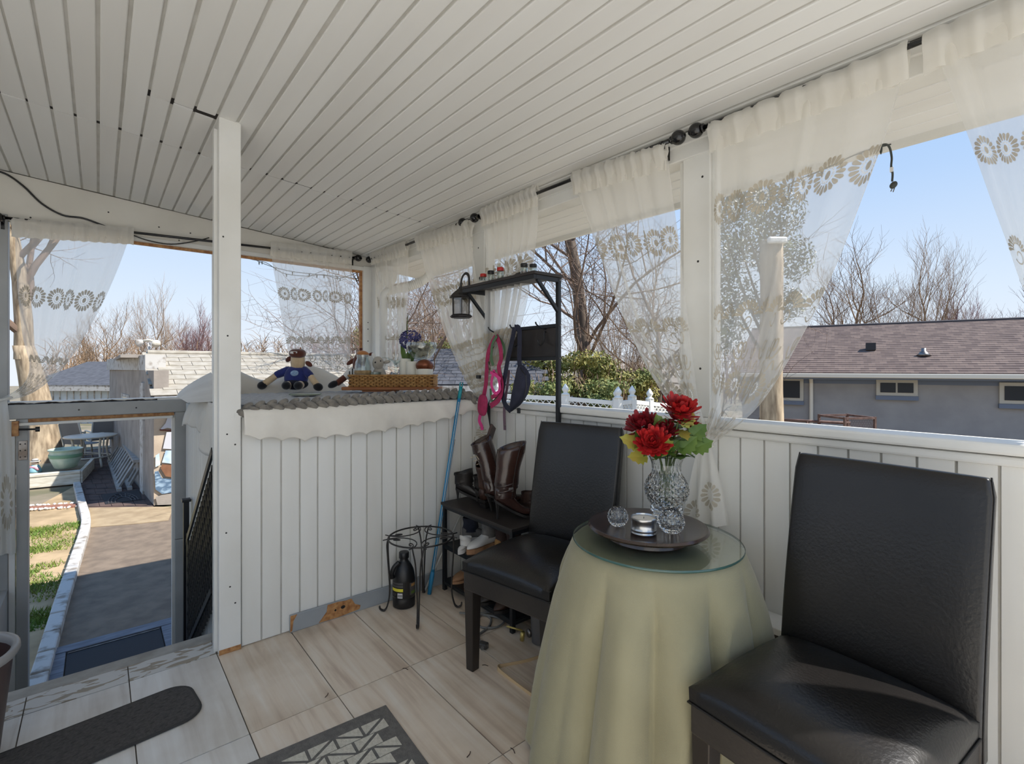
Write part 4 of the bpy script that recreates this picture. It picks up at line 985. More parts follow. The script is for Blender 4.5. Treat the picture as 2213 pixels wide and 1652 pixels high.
put('weave', wv, 'wicker', wk, smooth=True)
put('rim', MB().tube([(-WL, -WD + .003, WH), (WL, -WD + .003, WH), (WL, WD - .003, WH), (-WL, WD - .003, WH)], .006, 6, close=True), 'wicker', wk, smooth=True)
def on_tray(x, y, dz=0.010):
    return Vector((BC.x, BC.y, wz + dz)) + BXR * x + BXF * y
glass('clear_glass', (238, 243, 242), trans=0.80)
mat('rope_tan', (176, 150, 110), 0.9, (150, 122, 84), 50)
p = on_tray(-0.215, -0.02); t = thing('glass_jar', 'wide clear glass jar with a rope band in the wicker tray', 'jar', tuple(p)); t.scale = (1.0, 1.0, 1.55)
put('jar', MB().lathe([(.048, 0), (.055, .006), (.055, .085), (.050, .105), (.040, .118), (.040, .122), (.043, .124), (.043, .136), (.040, .137), (.038, .128), (.037, .115), (.050, .085), (.050, .01), (.0, .008)], 30), 'clear_glass', t, smooth=True, sharp=50)
put('rope_band', MB().lathe([(.0555, .050), (.0575, .054), (.0575, .060), (.0555, .066)], 30, cap=False), 'rope_tan', t, smooth=True)
put('filling', MB().lathe([(.046, .006), (.048, .02), (.048, .048), (.03, .055), (0, .052)], 20), 'rope_tan', t, smooth=True)
p = on_tray(-0.125, -0.035); t = thing('glass_candle', 'small clear glass candle jar beside the big rope banded jar', 'candle', tuple(p)); t.scale = (1.0, 1.0, 1.15)
put('cup', MB().lathe([(.036, 0), (.040, .005), (.040, .072), (.044, .076), (.044, .080), (.038, .078), (.036, .02), (0, .018)], 26), 'clear_glass', t, smooth=True, sharp=50)
put('wax', MB().lathe([(.034, .01), (.034, .04), (0, .041)], 20), 'wax', t, smooth=True)
# plush lamb behind them
p = on_tray(-0.12, 0.055); t = thing('plush_lamb', 'small pale grey plush lamb peeking from behind the glass jars', 'soft toy', tuple(p), FACE); t.scale = (1.2, 1.2, 1.3)
put('body', MB().ell((0, 0, .05), (.042, .036, .052), 14, 10), 'plush_grey', t, smooth=True)
h = put('head', MB().ell((-.004, -.012, .118), (.034, .032, .038), 14, 10), 'plush_grey', t, smooth=True)
put('ear', MB().ell((.045, 0, .125), (.022, .007, .010), 10, 6, RM(0, -.15, 0)), 'plush_grey', h, smooth=True); put('ear', MB().ell((-.032, 0, .155), (.012, .006, .022), 10, 6, RM(0, -.5, 0)), 'plush_white', h, smooth=True)
put('eye', MB().ell((-.012, -.042, .122), (.005, .003, .005), 8, 6), 'plush_black', h, smooth=True); put('eye', MB().ell((.018, -.038, .13), (.004, .003, .004), 8, 6), 'plush_black', h, smooth=True)
# driftwood candle stand of white pieces
mat('candle_ivory', (226, 222, 208), 0.5)
for i, (x, w, hgt, lab) in enumerate(((0.070, .040, .185, 'tall square ivory pillar candle in the tray'), (0.125, .042, .165, 'wide ivory pillar candle beside the tall one in the tray'), (0.165, .026, .150, 'shortest slim ivory pillar candle nearest the goblet'))):
    p = on_tray(x, -0.005 + 0.03 * (i == 0))
    t = thing('pillar_candle', lab, 'candle', tuple(p), FACE, group='ivory pillar candles')
    put('wax', MB().lathe([(w * .97, 0), (w, .004), (w, hgt - .004), (w * .95, hgt), (w * .5, hgt - .003), (0, hgt - .004)], 24), 'candle_ivory', t, smooth=True, sharp=40)
    put('wick', MB().tube([(0, 0, hgt - .006), (.001, 0, hgt + .006)], .0012, 5), 'dark_gap', t)
p = on_tray(0.012, 0.0); t = thing('branch_holder', 'clear glass candle holder with branching arms beside the ivory candles', 'candle holder', tuple(p), FACE); t.scale = (1.1, 1.1, 1.2)
put('stem', MB().lathe([(.03, 0), (.03, .006), (.012, .02), (.010, .10), (.016, .14), (.006, .145)], 16), 'clear_glass', t, smooth=True)
for k in range(6):
    a = math.pi * (k + .3) / 6; e = Vector((.075 * math.cos(a) * 1.25, .03 * math.sin(a) - .01, .152 + .012 * math.sin(3 * k)))
    put('branch', MB().tube(smoothpath([(0, 0, .12), e * .5 + Vector((0, 0, .075)), e], 4), [.005 - .0004 * i for i in range(9)], 6), 'clear_glass', t, smooth=True)
for k in range(4):
    p2 = on_tray(-0.060 + .014 * k, .0 + .01 * k); tag(put('reed', MB().tube([p2, p2 + BXR * (.05 + .004 * k) + Vector((0, 0, .085 + .006 * k))], .003, 6), 'plush_white'), 'pale reed stick leaning in the tray before the ivory candles', 'reed', 'pale reeds in the tray')
# hyacinth
mat('hyacinth', (66, 66, 118), 0.7, (96, 94, 150), 70); 
p = on_tray(0.085, 0.085); t = thing('hyacinth', 'dark blue hyacinth with a bare stalk standing behind the ivory candles', 'flower', tuple(p), FACE); t.scale = (1.25, 1.25, 1.28)
b1 = MB(); rng = random.Random(5)
for k in range(120):
    z = rng.uniform(-1, 1); a = rng.uniform(0, 6.28); rr = math.sqrt(1 - z * z); c = Vector((0.002 + .052 * rr * math.cos(a) + .014 * (z > .1) * (rng.random() > .5), .04 * rr * math.sin(a), .252 + .048 * z))
    n_ = (c - Vector((0, 0, .252))).normalized()
    for q in range(4):
        a2 = 1.57 * q + rng.random(); s1 = n_.orthogonal().normalized(); s2 = n_.cross(s1); d = s1 * math.cos(a2) + s2 * math.sin(a2)
        e = d.cross(n_); b1.add([c, c + d * .011 + e * .005 + n_ * .006, c + d * .016 + n_ * .004, c + d * .011 - e * .005 + n_ * .006], [(0, 1, 2, 3)])
put('blossom', b1, 'hyacinth', t)
put('stem', MB().tube([(0, 0, 0), (0, 0, .22)], .006, 8).tube([(-.012, 0, .2), (-.010, 0, .33), (-.004, 0, .405)], [.004, .003, .001], 6), 'stem_green', t, smooth=True)
for k, (dx, L) in enumerate(((-.035, .15), (.03, .13), (.0, .12))):
    b1 = MB(); leaf(b1, (dx * .3, 0, .10), (dx, -.02, .14), (0, -1, .2), L, .035, False); put('leaf', b1, 'leaf_green', t)
# goblet of shells
p = on_tray(0.185, 0.035); t = thing('shell_goblet', 'big stemmed glass goblet filled with seashells', 'goblet', tuple(p), FACE); t.scale = (1.45, 1.45, 1.42)
put('bowl', MB().lathe([(.030, 0), (.032, .004), (.006, .010), (.005, .10), (.010, .118), (.045, .135), (.068, .165), (.075, .195), (.072, .212), (.070, .212), (.073, .195), (.065, .166), (.042, .138), (.0, .125)], 30), 'clear_glass', t, smooth=True, sharp=50)
mat('shell', (168, 150, 124), 0.4, (108, 92, 74), 16); mat('shell_pale', (206, 196, 180), 0.35, (168, 152, 130), 18)
rng = random.Random(9)
for k in range(20):
    rr = rng.uniform(0, .05); a = rng.uniform(0, 6.28); z = .150 + .062 * rng.random(); rr *= min(1, (z - .128) / .05)
    b1 = MB().lathe([(.001, -.018), (.008, -.012), (.015, 0), (.013, .008), (.016, .012), (.008, .018), (.003, .024)], 9, M=TM((rr * math.cos(a), rr * math.sin(a), z)) @ RM(rng.uniform(0, 3), rng.uniform(0, 3), rng.uniform(0, 6)))
    s_o = put('shell', b1, 'shell' if k % 2 else 'shell_pale', smooth=True); s_o.location = p; s_o.scale = (1.45, 1.45, 1.42)
    tag(s_o, 'seashell heaped in the big stemmed goblet', 'seashell', 'seashells in the goblet')
# little lidded jar
p = on_tray(0.222, -0.034); t = thing('lidded_jar', 'small ivory jar under a tilted copper lid at the tray end', 'jar', tuple(p), FACE); t.scale = (1.5, 1.5, 1.5)
put('jar', MB().lathe([(.034, 0), (.037, .004), (.037, .078), (.034, .082), (0, .082)], 24), 'candle_ivory', t, smooth=True, sharp=40)
mat('copper', (128, 72, 46), 0.35, (96, 52, 34), 14, metal=.5)
put('lid', MB().ell((0, -.004, .088), (.042, .042, .030), 20, 10, RM(-.35)), 'copper', t, smooth=True)
# shallow dish on the throw
p = at_depth(660, 846, 3.05); t = thing('dish', 'shallow pale dish on the throw in front of the plush cow', 'dish', (p.x, p.y, BT + .038), FACE)
mat('dish_white', (216, 214, 206), .3)
put('plate', MB().lathe([(.05, 0), (.08, .004), (.092, .010), (.088, .011), (.05, .004), (0, .003)], 30), 'dish_white', t, smooth=True)
put('rim', MB().tube([(.091 * math.cos(a), .091 * math.sin(a), .0105) for a in [6.283 * k / 30 for k in range(30)]], .0018, 5, close=True), 'leaf_green', t)

# ---------------------------------------------------------------- stair rail of black metal
tr = thing('stair_railing', 'black metal stair railing with an expanded mesh panel', 'railing', (0.455, 3.0, 0))
def RP(y, z): return (0.0, y - 3.0, z)
put('top_rail', MB().beam(RP(2.98, .875), RP(4.02, .10), .035, .012, up=(1, 0, 0)), 'black_metal', tr)
put('bottom_rail', MB().beam(RP(2.95, .16), RP(3.95, -.58), .03, .03, up=(1, 0, 0)), 'black_metal', tr)
put('newel', MB().box((-.016, .985, -.9), (.016, 1.017, .40)), 'black_metal', tr); put('newel_cap', MB().box((-.026, .972, .40), (.026, 1.03, .418)), 'black_metal', tr, bevel=.003)
put('end_plate', MB().box((-.004, .90, -.6), (.004, .99, .20)), 'black_metal', tr)
ms = MB()
for k in range(16):
    for j in range(15):
        y = 2.97 + k * .058 + (.029 if j % 2 else 0); z = .80 - (k * .058) * .745 - j * .048
        for dy in (-1, 1):
            ms.beam(RP(y, z), RP(y + dy * .029, z - .048), .004, .016, up=(1, 0, 0))
put('mesh_panel', ms, 'black_metal', tr)
# ---------------------------------------------------------------- on and around the hall bench
# lantern hooked on the end of the top shelf
mat('lantern_black', (30, 29, 31), 0.5, (46, 42, 40), 20)
lx, ly, lz = 1.735, 2.585, 1.615
ln = thing('lantern', 'black coach lantern with clear panes hooked at the end of the top shelf', 'lantern', (lx, ly, lz))
put('base', MB().lathe([(.060, .0), (.068, .006), (.070, .012), (.060, .020), (.056, .022)], 8), 'lantern_black', ln)
put('roof', MB().lathe([(.060, .122), (.074, .126), (.072, .134), (.058, .150), (.040, .166), (.026, .176), (.020, .180)], 8), 'lantern_black', ln)
put('finial', MB().lathe([(.018, .178), (.016, .190), (.008, .196), (.006, .204)], 12), 'lantern_black', ln, smooth=True)
for k in range(6):
    a = math.pi / 3 * k; put('corner_bar', MB().tube([(.056 * math.cos(a), .056 * math.sin(a), .02), (.058 * math.cos(a), .058 * math.sin(a), .124)], .0035, 6), 'lantern_black', ln)
glass('pane_smoke', (206, 202, 196), trans=.8)
put('pane', MB().lathe([(.052, .021), (.054, .124)], 6, cap=False), 'pane_smoke', ln)
put('hook_arm', MB().tube(smoothpath([(0, 0, .19), (-.004, -.008, .225), (.0, -.02, .258), (.004, -.045, .272), (.006, -.072, .256), (.004, -.082, .22), (.003, -.084, .186)], 5), .009, 8, flat=.4), 'lantern_black', ln, smooth=True)
put('ring', MB().tube([(0, .012 * math.cos(a), .212 + .012 * math.sin(a)) for a in [6.283 * k / 14 for k in range(14)]], .0022, 6, close=True), 'lantern_black', ln)
# spice jars
mat('lid_red', (176, 34, 26), .4); mat('lid_black', (22, 22, 24), .4); mat('spice', (120, 78, 50), .9, (90, 56, 36), 60); mat('spice_pale', (196, 186, 166), .9)
SHZ = 1.798
for i, (dx, y, h, lid, fill, lab) in enumerate(((-.02, 2.425, .055, 'lid_black', 'spice_pale', 'small spice jar with black lid nearest the lantern'), (-.05, 2.372, .062, 'lid_red', 'spice', 'small spice jar with red lid next to the lantern end'), (-.06, 2.285, .066, 'lid_black', 'spice_pale', 'small spice jar with black lid between the two red lids'), (-.07, 2.185, .068, 'lid_red', 'spice_pale', 'small spice jar with red lid in the middle of the shelf'), (-.05, 2.005, .064, 'lid_black', 'spice', 'small spice jar with black lid near the far end of the shelf'), (-.03, 1.955, .055, 'lid_black', 'spice', 'last small spice jar with black lid on the shelf'))):
    t = thing('spice_jar', lab, 'jar', (1.80 + dx, y, SHZ), group='spice jars on the top shelf')
    put('glass', MB().lathe([(.017, 0), (.0195, .003), (.0195, h * .66), (.016, h * .74), (.014, h * .74), (.0175, h * .62), (.0175, .006), (0, .005)], 18), 'clear_glass', t, smooth=True, sharp=50)
    put('contents', MB().lathe([(.016, .006), (.0168, h * .35), (0, h * .36)], 14), fill, t, smooth=True)
    put('lid', MB().lathe([(.0185, h * .72), (.0195, h * .74), (.0195, h * .97), (.018, h), (0, h)], 18), lid, t, smooth=True, sharp=40)
t = thing('sunglasses_case', 'black flat case lying among the spice jars', 'case', (1.815, 2.095, SHZ)); put('case', MB().ell((0, 0, .021), (.028, .062, .021), 16, 8, pw=.8), 'lid_black', t, smooth=True); put('clasp', MB().cbox((-.0275, 0, .02), (.004, .012, .008)), 'steel', t)
t = thing('folded_cloth', 'folded white cloth lying on the shelf beside the lantern', 'cloth', (1.76, 2.405, SHZ)); put('fold', MB().grid(lambda u, v: Vector((-.04 + .05 * u, -.06 + .10 * v, .006 + .014 * math.sin(math.pi * u) * (0.7 + .3 * math.sin(6 * v)))), 10, 12), 'quilt', t, smooth=True, thick=.006)
# hanging straps
mat('strap_pink', (176, 44, 92), .7, (150, 34, 76), 30); mat('strap_hot', (222, 62, 138), .6); mat('strap_green', (86, 116, 84), .8); mat('bag_navy', (42, 44, 62), .85, (36, 38, 54), 20, bump=.3, bscale=200); mat('strap_mauve', (120, 96, 108), .7)
def strap(mb, pts, w=.020, th=.003, n=6, side=(0, 1, 0)):
    pa = smoothpath(pts, n); sd = Vector(side); o = len(mb.v)
    for i, p in enumerate(pa):
        d = (pa[min(i + 1, len(pa) - 1)] - pa[max(i - 1, 0)]).normalized(); s2 = sd - d * sd.dot(d)
        if s2.length < .05: s2 = d.orthogonal()
        s2.normalize(); nn = d.cross(s2)
        for a, b in ((-1, -1), (1, -1), (1, 1), (-1, 1)): mb.v.append(tuple(p + s2 * (a * w / 2) + nn * (b * th / 2)))
    for i in range(len(pa) - 1):
        for j in range(4): mb.f.append((o + 4 * i + j, o + 4 * i + (j + 1) % 4, o + 4 * (i + 1) + (j + 1) % 4, o + 4 * (i + 1) + j))
    mb.f.append((o + 3, o + 2, o + 1, o)); e = o + 4 * (len(pa) - 1); mb.f.append((e, e + 1, e + 2, e + 3))
    return mb
HKX = HX1 - 0.08
def H3(u, v, x=HKX): return P(u, v, X=x)
hk = thing('dog_harness', 'pink webbing dog harness hanging from the coat hook by the curtain', 'harness', tuple(H3(1072, 735)))
h0 = H3(1072, 735)
def HR(pts, dx=0.0): return [H3(u, v, HKX + dx) - h0 for u, v in pts]
put('shoulder_strap', strap(MB(), HR([(1071, 728), (1056, 760), (1052, 800), (1050, 830), (1046, 855)], -.01), .034), 'strap_pink', hk)
put('shoulder_strap', strap(MB(), HR([(1072, 726), (1080, 745), (1083, 775), (1078, 795), (1084, 830), (1079, 862), (1060, 878)], -.02), .032), 'strap_pink', hk)
put('chest_loop', strap(MB(), HR([(1068, 800), (1062, 830), (1070, 850), (1080, 842), (1076, 815), (1066, 806)], -.035), .020), 'strap_hot', hk)
put('chest_loop', strap(MB(), HR([(1060, 805), (1072, 812), (1082, 820)], -.04), .018), 'strap_hot', hk)
put('belly_strap', strap(MB(), HR([(1062, 860), (1078, 848), (1082, 828)], -.02), .026), 'strap_pink', hk)
bp_ = H3(1043, 876, HKX - .02) - h0
put('chest_pad', MB().ell(bp_, (.014, .046, .066), 14, 10, RM(.12), .75), 'strap_pink', hk, smooth=True)
put('tail_strap', strap(MB(), HR([(1038, 897), (1036, 910), (1041, 922), (1042, 930)], -.02), .026), 'strap_hot', hk)
put('buckle', MB().cbox(H3(1040, 815) - h0 + Vector((-.02, 0, 0)), (.02, .03, .022)), 'lid_black', hk, bevel=.003)
lg = thing('dog_leash', 'sage green leash looped with the pink harness', 'leash', tuple(h0))
put('strap', strap(MB(), HR([(1074, 726), (1064, 745), (1062, 775), (1066, 790)], -.028), .02), 'strap_green', lg)
put('strap', strap(MB(), HR([(1076, 728), (1088, 745), (1090, 765), (1080, 790), (1085, 820), (1080, 850), (1064, 868), (1060, 840)], -.004), .018), 'strap_green', lg)
put('clip', MB().tube([H3(1068, 782) - h0 + Vector((-.04, 0, 0)), H3(1070, 800) - h0 + Vector((-.04, 0, 0))], .006, 8), 'steel', lg, smooth=True)
fb0 = H3(1115, 715)
fp = thing('waist_bag', 'navy waist bag hanging by its strap from the middle coat hook', 'bag', tuple(fb0))
def FR(pts, dx=0.0): return [H3(u, v, HKX + dx) - fb0 for u, v in pts]
put('strap', strap(MB(), FR([(1112, 708), (1122, 712), (1123, 745), (1122, 775), (1124, 795)], -.01), .034), 'bag_navy', fp)
put('strap', strap(MB(), FR([(1112, 708), (1106, 740), (1098, 775), (1091, 815), (1086, 850), (1092, 875), (1104, 888)], -.005), .034), 'bag_navy', fp)
secs = []
for i in range(13):
    f = i / 12; c = polyat([Vector(p) for p in FR([(1124, 793), (1128, 812), (1127, 835), (1122, 858), (1114, 878), (1104, 890)], -.02)], f)
    w = .008 + .062 * math.sin(math.pi * min(1, .06 + f * .93)) ** .8; th = .006 + .034 * math.sin(math.pi * min(1, .06 + f * .93))
    tgv = Vector((0, -.5, -1)).normalized(); sd = Vector((0, .9, -.35)).normalized()
    secs.append([c + sd * (w * math.cos(a)) + Vector((-1, 0, 0)) * (th * math.sin(a)) for a in [6.283 * k / 14 for k in range(14)]])
put('pouch', MB().loft(secs), 'bag_navy', fp, smooth=True)
put('zip', MB().tube(FR([(1125, 797), (1136, 812), (1138, 835), (1133, 855), (1126, 872)], -.052), .0025, 5), 'lid_black', fp)
put('buckle', MB().cbox(FR([(1121, 888)], -.02)[0], (.012, .02, .03)), 'lid_black', fp, bevel=.003)
ms_ = thing('belt', 'mauve belt hanging down behind the boots', 'belt', tuple(H3(1093, 860, 1.88)))
q0 = H3(1093, 860, 1.88)
put('strap', strap(MB(), [H3(u, v, 1.875) - q0 for u, v in ((1100, 800), (1097, 830), (1090, 880), (1091, 930))], .022), 'strap_mauve', ms_)
put('eyelet', MB().ell(H3(1091, 920, 1.872) - q0, (.003, .006, .006), 8, 6), 'steel', ms_)

# footwear -------------------------------------------------------------
mat('boot_brown', (44, 28, 24), 0.20, (60, 38, 32), 8, bump=.5, bscale=26, coat=.3); mat('boot_black', (28, 24, 22), .42, (38, 33, 30), 8, bump=.3, bscale=40)
mat('boot_russet', (62, 36, 24), .5, (46, 28, 20), 10, bump=.3); mat('sole_dark', (26, 22, 20), .6); mat('lace_cream', (190, 176, 150), .8)
mat('suede_tan', (176, 134, 82), .85, (158, 116, 66), 14); mat('suede_sand', (170, 130, 96), .85, (150, 110, 78), 14); mat('knit_navy', (38, 42, 56), .9, (30, 32, 44), 40); mat('sneaker_white', (222, 220, 216), .6); mat('sneaker_grey', (120, 116, 112), .8, (98, 96, 94), 30); mat('cuff_brown', (58, 42, 38), .8)
def footwear(name, label, loc, rz, L=.25, heel=.0, shaft=.10, open_r=.05, mats=('boot_black', 'sole_dark'), tilt=(0, 0), shaft_lean=0.0, toe_point=1.0, heel_w=.022, group='boots and shoes on the hall bench', sole_t=.012, extra=None, collar=None):
    """shoe or boot with its toe towards +x: foot, shaft, sole, heel"""
    t = thing(name, label, 'boot' if shaft > .06 else 'shoe', loc, rz, group)
    M = RM(tilt[0], tilt[1]); hl = heel
    def zb(x):
        f = x / L
        return sole_t + hl * max(0, 1 - f / .66) ** 1.3
    secs = []
    for i in range(15):
        f = i / 14; x = L * f
        w = L * polyat([.085, .125, .135, .125, .13, .155, .165, .15, .10 * toe_point + .02, .02], f)
        zt_ = zb(x) + L * polyat([.30, .36, .36, .33, .27, .21, .18, .155, .12, .05], f)
        z0 = zb(x); cz = (z0 + zt_) / 2; hh = (zt_ - z0) / 2
        secs.append([M @ Vector((x, w * math.cos(a) * (abs(math.cos(a)) ** -.25 if abs(math.cos(a)) > .05 else 1), cz + hh * math.copysign(abs(math.sin(a)) ** .8, math.sin(a)))) for a in [6.283 * k / 16 for k in range(16)]])
    up = put('upper', MB().loft(secs), mats[0], t, smooth=True)
    if shaft > 0.02:
        sc = []; xa = L * .20; z0 = zb(xa) + L * .18
        for i in range(13):
            f = i / 12; z = z0 + (shaft + L * .10) * f; rx = lerp(L * .235, open_r, f ** .7) * (1 + .05 * math.sin(9 * f)); ry = lerp(L * .16, open_r * .8, f)
            if f < .25: rx *= 1 - .18 * math.sin(math.pi * f / .25)
            sc.append([M @ Vector((xa + .01 + shaft_lean * f * f + rx * math.cos(a), ry * math.sin(a), z + (.02 * math.cos(a) * f if i == 12 else 0))) for a in [6.283 * k / 18 for k in range(18)]])
        sc.append([Vector(p).lerp(M @ Vector((xa + .01 + shaft_lean, 0, z0 + shaft + L * .10)), .10) - Vector((0, 0, .004)) for p in sc[-1]])
        sc.append([Vector(p) - (M @ Vector((0, 0, .05))) for p in sc[-1]])
        put('shaft', MB().loft(sc, cap=False).add([tuple(p) for p in sc[-1]], [tuple(range(18))]).add([tuple(p) for p in sc[0]], [tuple(range(18))[::-1]]), collar or mats[0], t, smooth=True)
        if shaft > .15:
            put('seam_piping', MB().tube([M @ Vector((xa + .01 + shaft_lean * (k / 8) ** 2 + (lerp(L * .235, open_r, (k / 8) ** .7)) * .35, -(lerp(L * .16, open_r * .8, k / 8)) * .96, z0 + (shaft + L * .1) * k / 8)) for k in range(9)], .002, 5), 'sole_dark', t)
    so = []
    for i in range(15):
        f = i / 14; x = L * f * 1.01; w = L * polyat([.085, .12, .12, .105, .115, .15, .165, .15, .10 * toe_point + .025, .025], f); z = zb(L * f)
        so.append([M @ Vector(p) for p in ((x, -w, z - sole_t), (x, w, z - sole_t), (x, w, z + .002), (x, -w, z + .002))])
    put('sole', MB().loft(so), mats[1], t, smooth=False)
    if heel > .015:
        hw = heel_w
        put('heel', MB().loft([[M @ Vector((.012 + hw * x * s, hw * y * s, z)) for x, y in ((-.9, -1), (1, -1), (1, 1), (-.9, 1))] for z, s in ((0, .5 if heel > .06 else .95), (heel * .4, .55 if heel > .06 else .95), (heel * .8, .9), (heel + sole_t * .6, 1.25))]), mats[1], t, bevel=.002)
    if extra: extra(t, M, L, zb)
    return t
def straps(t, M, L, zb):
    for z in (.35, .47):
        put('ankle_strap', MB().tube([M @ Vector((L * .21 + .01 + L * .225 * math.cos(a), L * .165 * math.sin(a), zb(L * .2) + L * z + .012 * math.cos(a))) for a in [6.283 * k / 20 for k in range(20)]], .008, 6, close=True, flat=.9), 'boot_brown', t, smooth=True)
    put('buckle', MB().cbox(M @ Vector((L * .30, -L * .17, zb(L * .2) + L * .37)), (.026, .006, .022)), 'steel', t, bevel=.002)
def laces(t, M, L, zb):
    for k in range(6):
        z = .14 + .03 * k; x = L * .38 - .018 * k
        put('lace', MB().tube([M @ Vector((x, -.03, zb(L * .3) + z - .01)), M @ Vector((x + .018, 0, zb(L * .3) + z)), M @ Vector((x, .03, zb(L * .3) + z - .01))], .002, 5), 'lace_cream', t)
BZ = 0.5165
footwear('tall_boot', 'shiny brown tall stiletto boot with ankle straps on the bench', (1.585, 2.045, BZ), math.radians(-22), .245, .088, .245, .074, ('boot_brown', 'sole_dark'), shaft_lean=.035, toe_point=.6, heel_w=.010, extra=straps)
footwear('tall_boot', 'brown tall stiletto boot leaning behind its shiny pair', (1.640, 2.165, BZ), math.radians(-10), .245, .088, .26, .060, ('boot_brown', 'sole_dark'), tilt=(-.16, -.14), shaft_lean=-.03, toe_point=.6, heel_w=.010)
footwear('lace_boot', 'russet lace-up boot with pale laces standing behind the stiletto boots', (1.665, 2.255, BZ), math.radians(15), .22, .035, .17, .046, ('boot_russet', 'sole_dark'), tilt=(.05, -.30), extra=laces)
footwear('ankle_boot', 'black heeled ankle boot at the end of the bench by the blue poles', (1.635, 2.492, BZ), math.radians(-38), .22, .065, .055, .055, ('boot_black', 'sole_dark'), shaft_lean=-.01, heel_w=.011, toe_point=.6)
footwear('ankle_boot', 'black heeled ankle boot tucked against its pair', (1.705, 2.395, BZ), math.radians(-38), .18, .065, .060, .055, ('boot_black', 'sole_dark'), heel_w=.011, toe_point=.6)
footwear('suede_shoe', 'dark suede shoe at the back of the bench behind the chair', (1.80, 2.08, BZ), math.radians(-80), .19, .02, .035, .045, ('boot_russet', 'sole_dark'))
t = thing('wallet', 'dark brown leather wallet propped up on the boot tops', 'wallet', (1.70, 2.235, .93), .7); put('cover', MB().cbox((0, 0, 0), (.10, .014, .10), RM(.25, .35)), 'boot_russet', t, bevel=.004); put('pages', MB().cbox((.004, 0, 0), (.097, .008, .094), RM(.25, .35)), 'sole_dark', t)
S1, S2 = .2725, .0625
footwear('sneaker', 'navy and grey high sneaker on the upper shoe shelf', (1.66, 2.46, S1), math.radians(170 - 200), .20, .0, .07, .045, ('sneaker_grey', 'sneaker_white'), collar='knit_navy', sole_t=.025)
footwear('sneaker', 'white and brown sneaker with thick sole at the shelf edge', (1.62, 2.335, S1), math.radians(200), .10, .0, .03, .04, ('sneaker_white', 'sneaker_white'), sole_t=.02)
footwear('sneaker', 'brown and white trainer on the upper shoe shelf', (1.78, 2.29, S1), math.radians(185), .215, .0, .055, .045, ('sneaker_white', 'suede_sand'), collar='sneaker_grey', sole_t=.025)
footwear('work_boot', 'mustard work boot with a dark cuff on the upper shoe shelf', (1.70, 2.185, S1), math.radians(0), .17, .015, .075, .045, ('suede_tan', 'sole_dark'), collar='cuff_brown')
footwear('work_boot', 'mustard work boot with a dark cuff nearest the chair seat', (1.70, 2.085, S1), math.radians(0), .17, .015, .075, .045, ('suede_tan', 'sole_dark'), collar='cuff_brown')
footwear('moccasin', 'sand suede shoe with grey tongue at the end of the bottom shelf', (1.78, 2.43, S2), math.radians(184), .22, .0, .03, .042, ('suede_sand', 'suede_sand'), collar='sneaker_grey')
footwear('moccasin', 'sand suede shoe with grey tongue next to the curled stand foot', (1.78, 2.30, S2), math.radians(184), .22, .0, .03, .042, ('suede_sand', 'suede_sand'), collar='sneaker_grey')
footwear('shoe', 'dark leather shoe on the bottom shelf under the chair', (1.76, 2.12, S2), math.radians(184), .225, .015, .035, .045, ('boot_black', 'sole_dark'))
footwear('shoe', 'dark leather shoe on the bottom shelf beside the front leg', (1.76, 1.99, S2), math.radians(180), .225, .015, .035, .045, ('boot_russet', 'sole_dark'))

# ---------------------------------------------------------------- floor things near the corner
mat('wrought', (48, 44, 42), .45, (36, 32, 30), 20)
PSX, PSY, PSZ, PR = 1.335, 2.375, 0.395, .172
st_ = thing('plant_stand', 'empty wrought iron plant stand with scrolled round top', 'plant stand', (PSX, PSY, 0))
ringp = lambda r, z, n=36: [(r * math.cos(6.2832 * k / n), r * math.sin(6.2832 * k / n), z) for k in range(n)]
put('top_ring', MB().tube(ringp(PR, PSZ), .0045, 8, close=True), 'wrought', st_, smooth=True)
for k in range(4):
    a0 = math.radians(-124 + 90 * k); d = Vector((math.cos(a0), math.sin(a0), 0)); s2 = Vector((-d.y, d.x, 0))
    for sg in (-1, 1):
        top = d * PR * .985 + s2 * (sg * .03)
        put('leg', MB().tube(smoothpath([top + Vector((0, 0, PSZ)), d * (PR + .004) + s2 * (sg * .022) + Vector((0, 0, PSZ - .035)), d * (PR + .002) + s2 * (sg * .012) + Vector((0, 0, PSZ - .10)), d * (PR - .008) + s2 * (sg * .005) + Vector((0, 0, .12)), d * (PR + .004) + s2 * (sg * .004) + Vector((0, 0, .035)), d * (PR + .022) + s2 * (sg * .004) + Vector((0, 0, .007)), d * (PR + .042) + s2 * (sg * .003) + Vector((0, 0, .014)), d * (PR + .046) + s2 * (sg * .003) + Vector((0, 0, .03))], 5), .0042, 7), 'wrought', st_, smooth=True)
    b1 = MB()
    a1 = a0 + math.pi / 4; c = Vector((math.cos(a1), math.sin(a1), 0)); s3 = Vector((-c.y, c.x, 0))
    arc = [c * (PR * (.97 - .62 * math.sin(math.pi * q / 12))) + s3 * (PR * .62 * math.cos(math.pi * q / 12)) + Vector((0, 0, PSZ)) for q in range(13)]
    b1.tube(arc, .0032, 6)
    for sg in (-1, 1):
        sp_ = [c * (PR * .70 + PR * .16 * (1 - q / 16) * math.cos(q * .52)) + s3 * (sg * (PR * .36 + PR * .20 * (1 - q / 18) * math.sin(q * .52 + .8))) + Vector((0, 0, PSZ)) for q in range(15)]
        b1.tube(sp_, .0032, 6)
    put('scroll', b1, 'wrought', st_, smooth=True)
mat('jug_black', (26, 26, 28), .38); mat('label_grey', (86, 84, 84), .5, (60, 58, 58), 90, (1, 1, 8)); mat('label_yellow', (226, 214, 60), .5); mat('label_white', (224, 222, 220), .5)
JX, JY = 1.288, 2.478
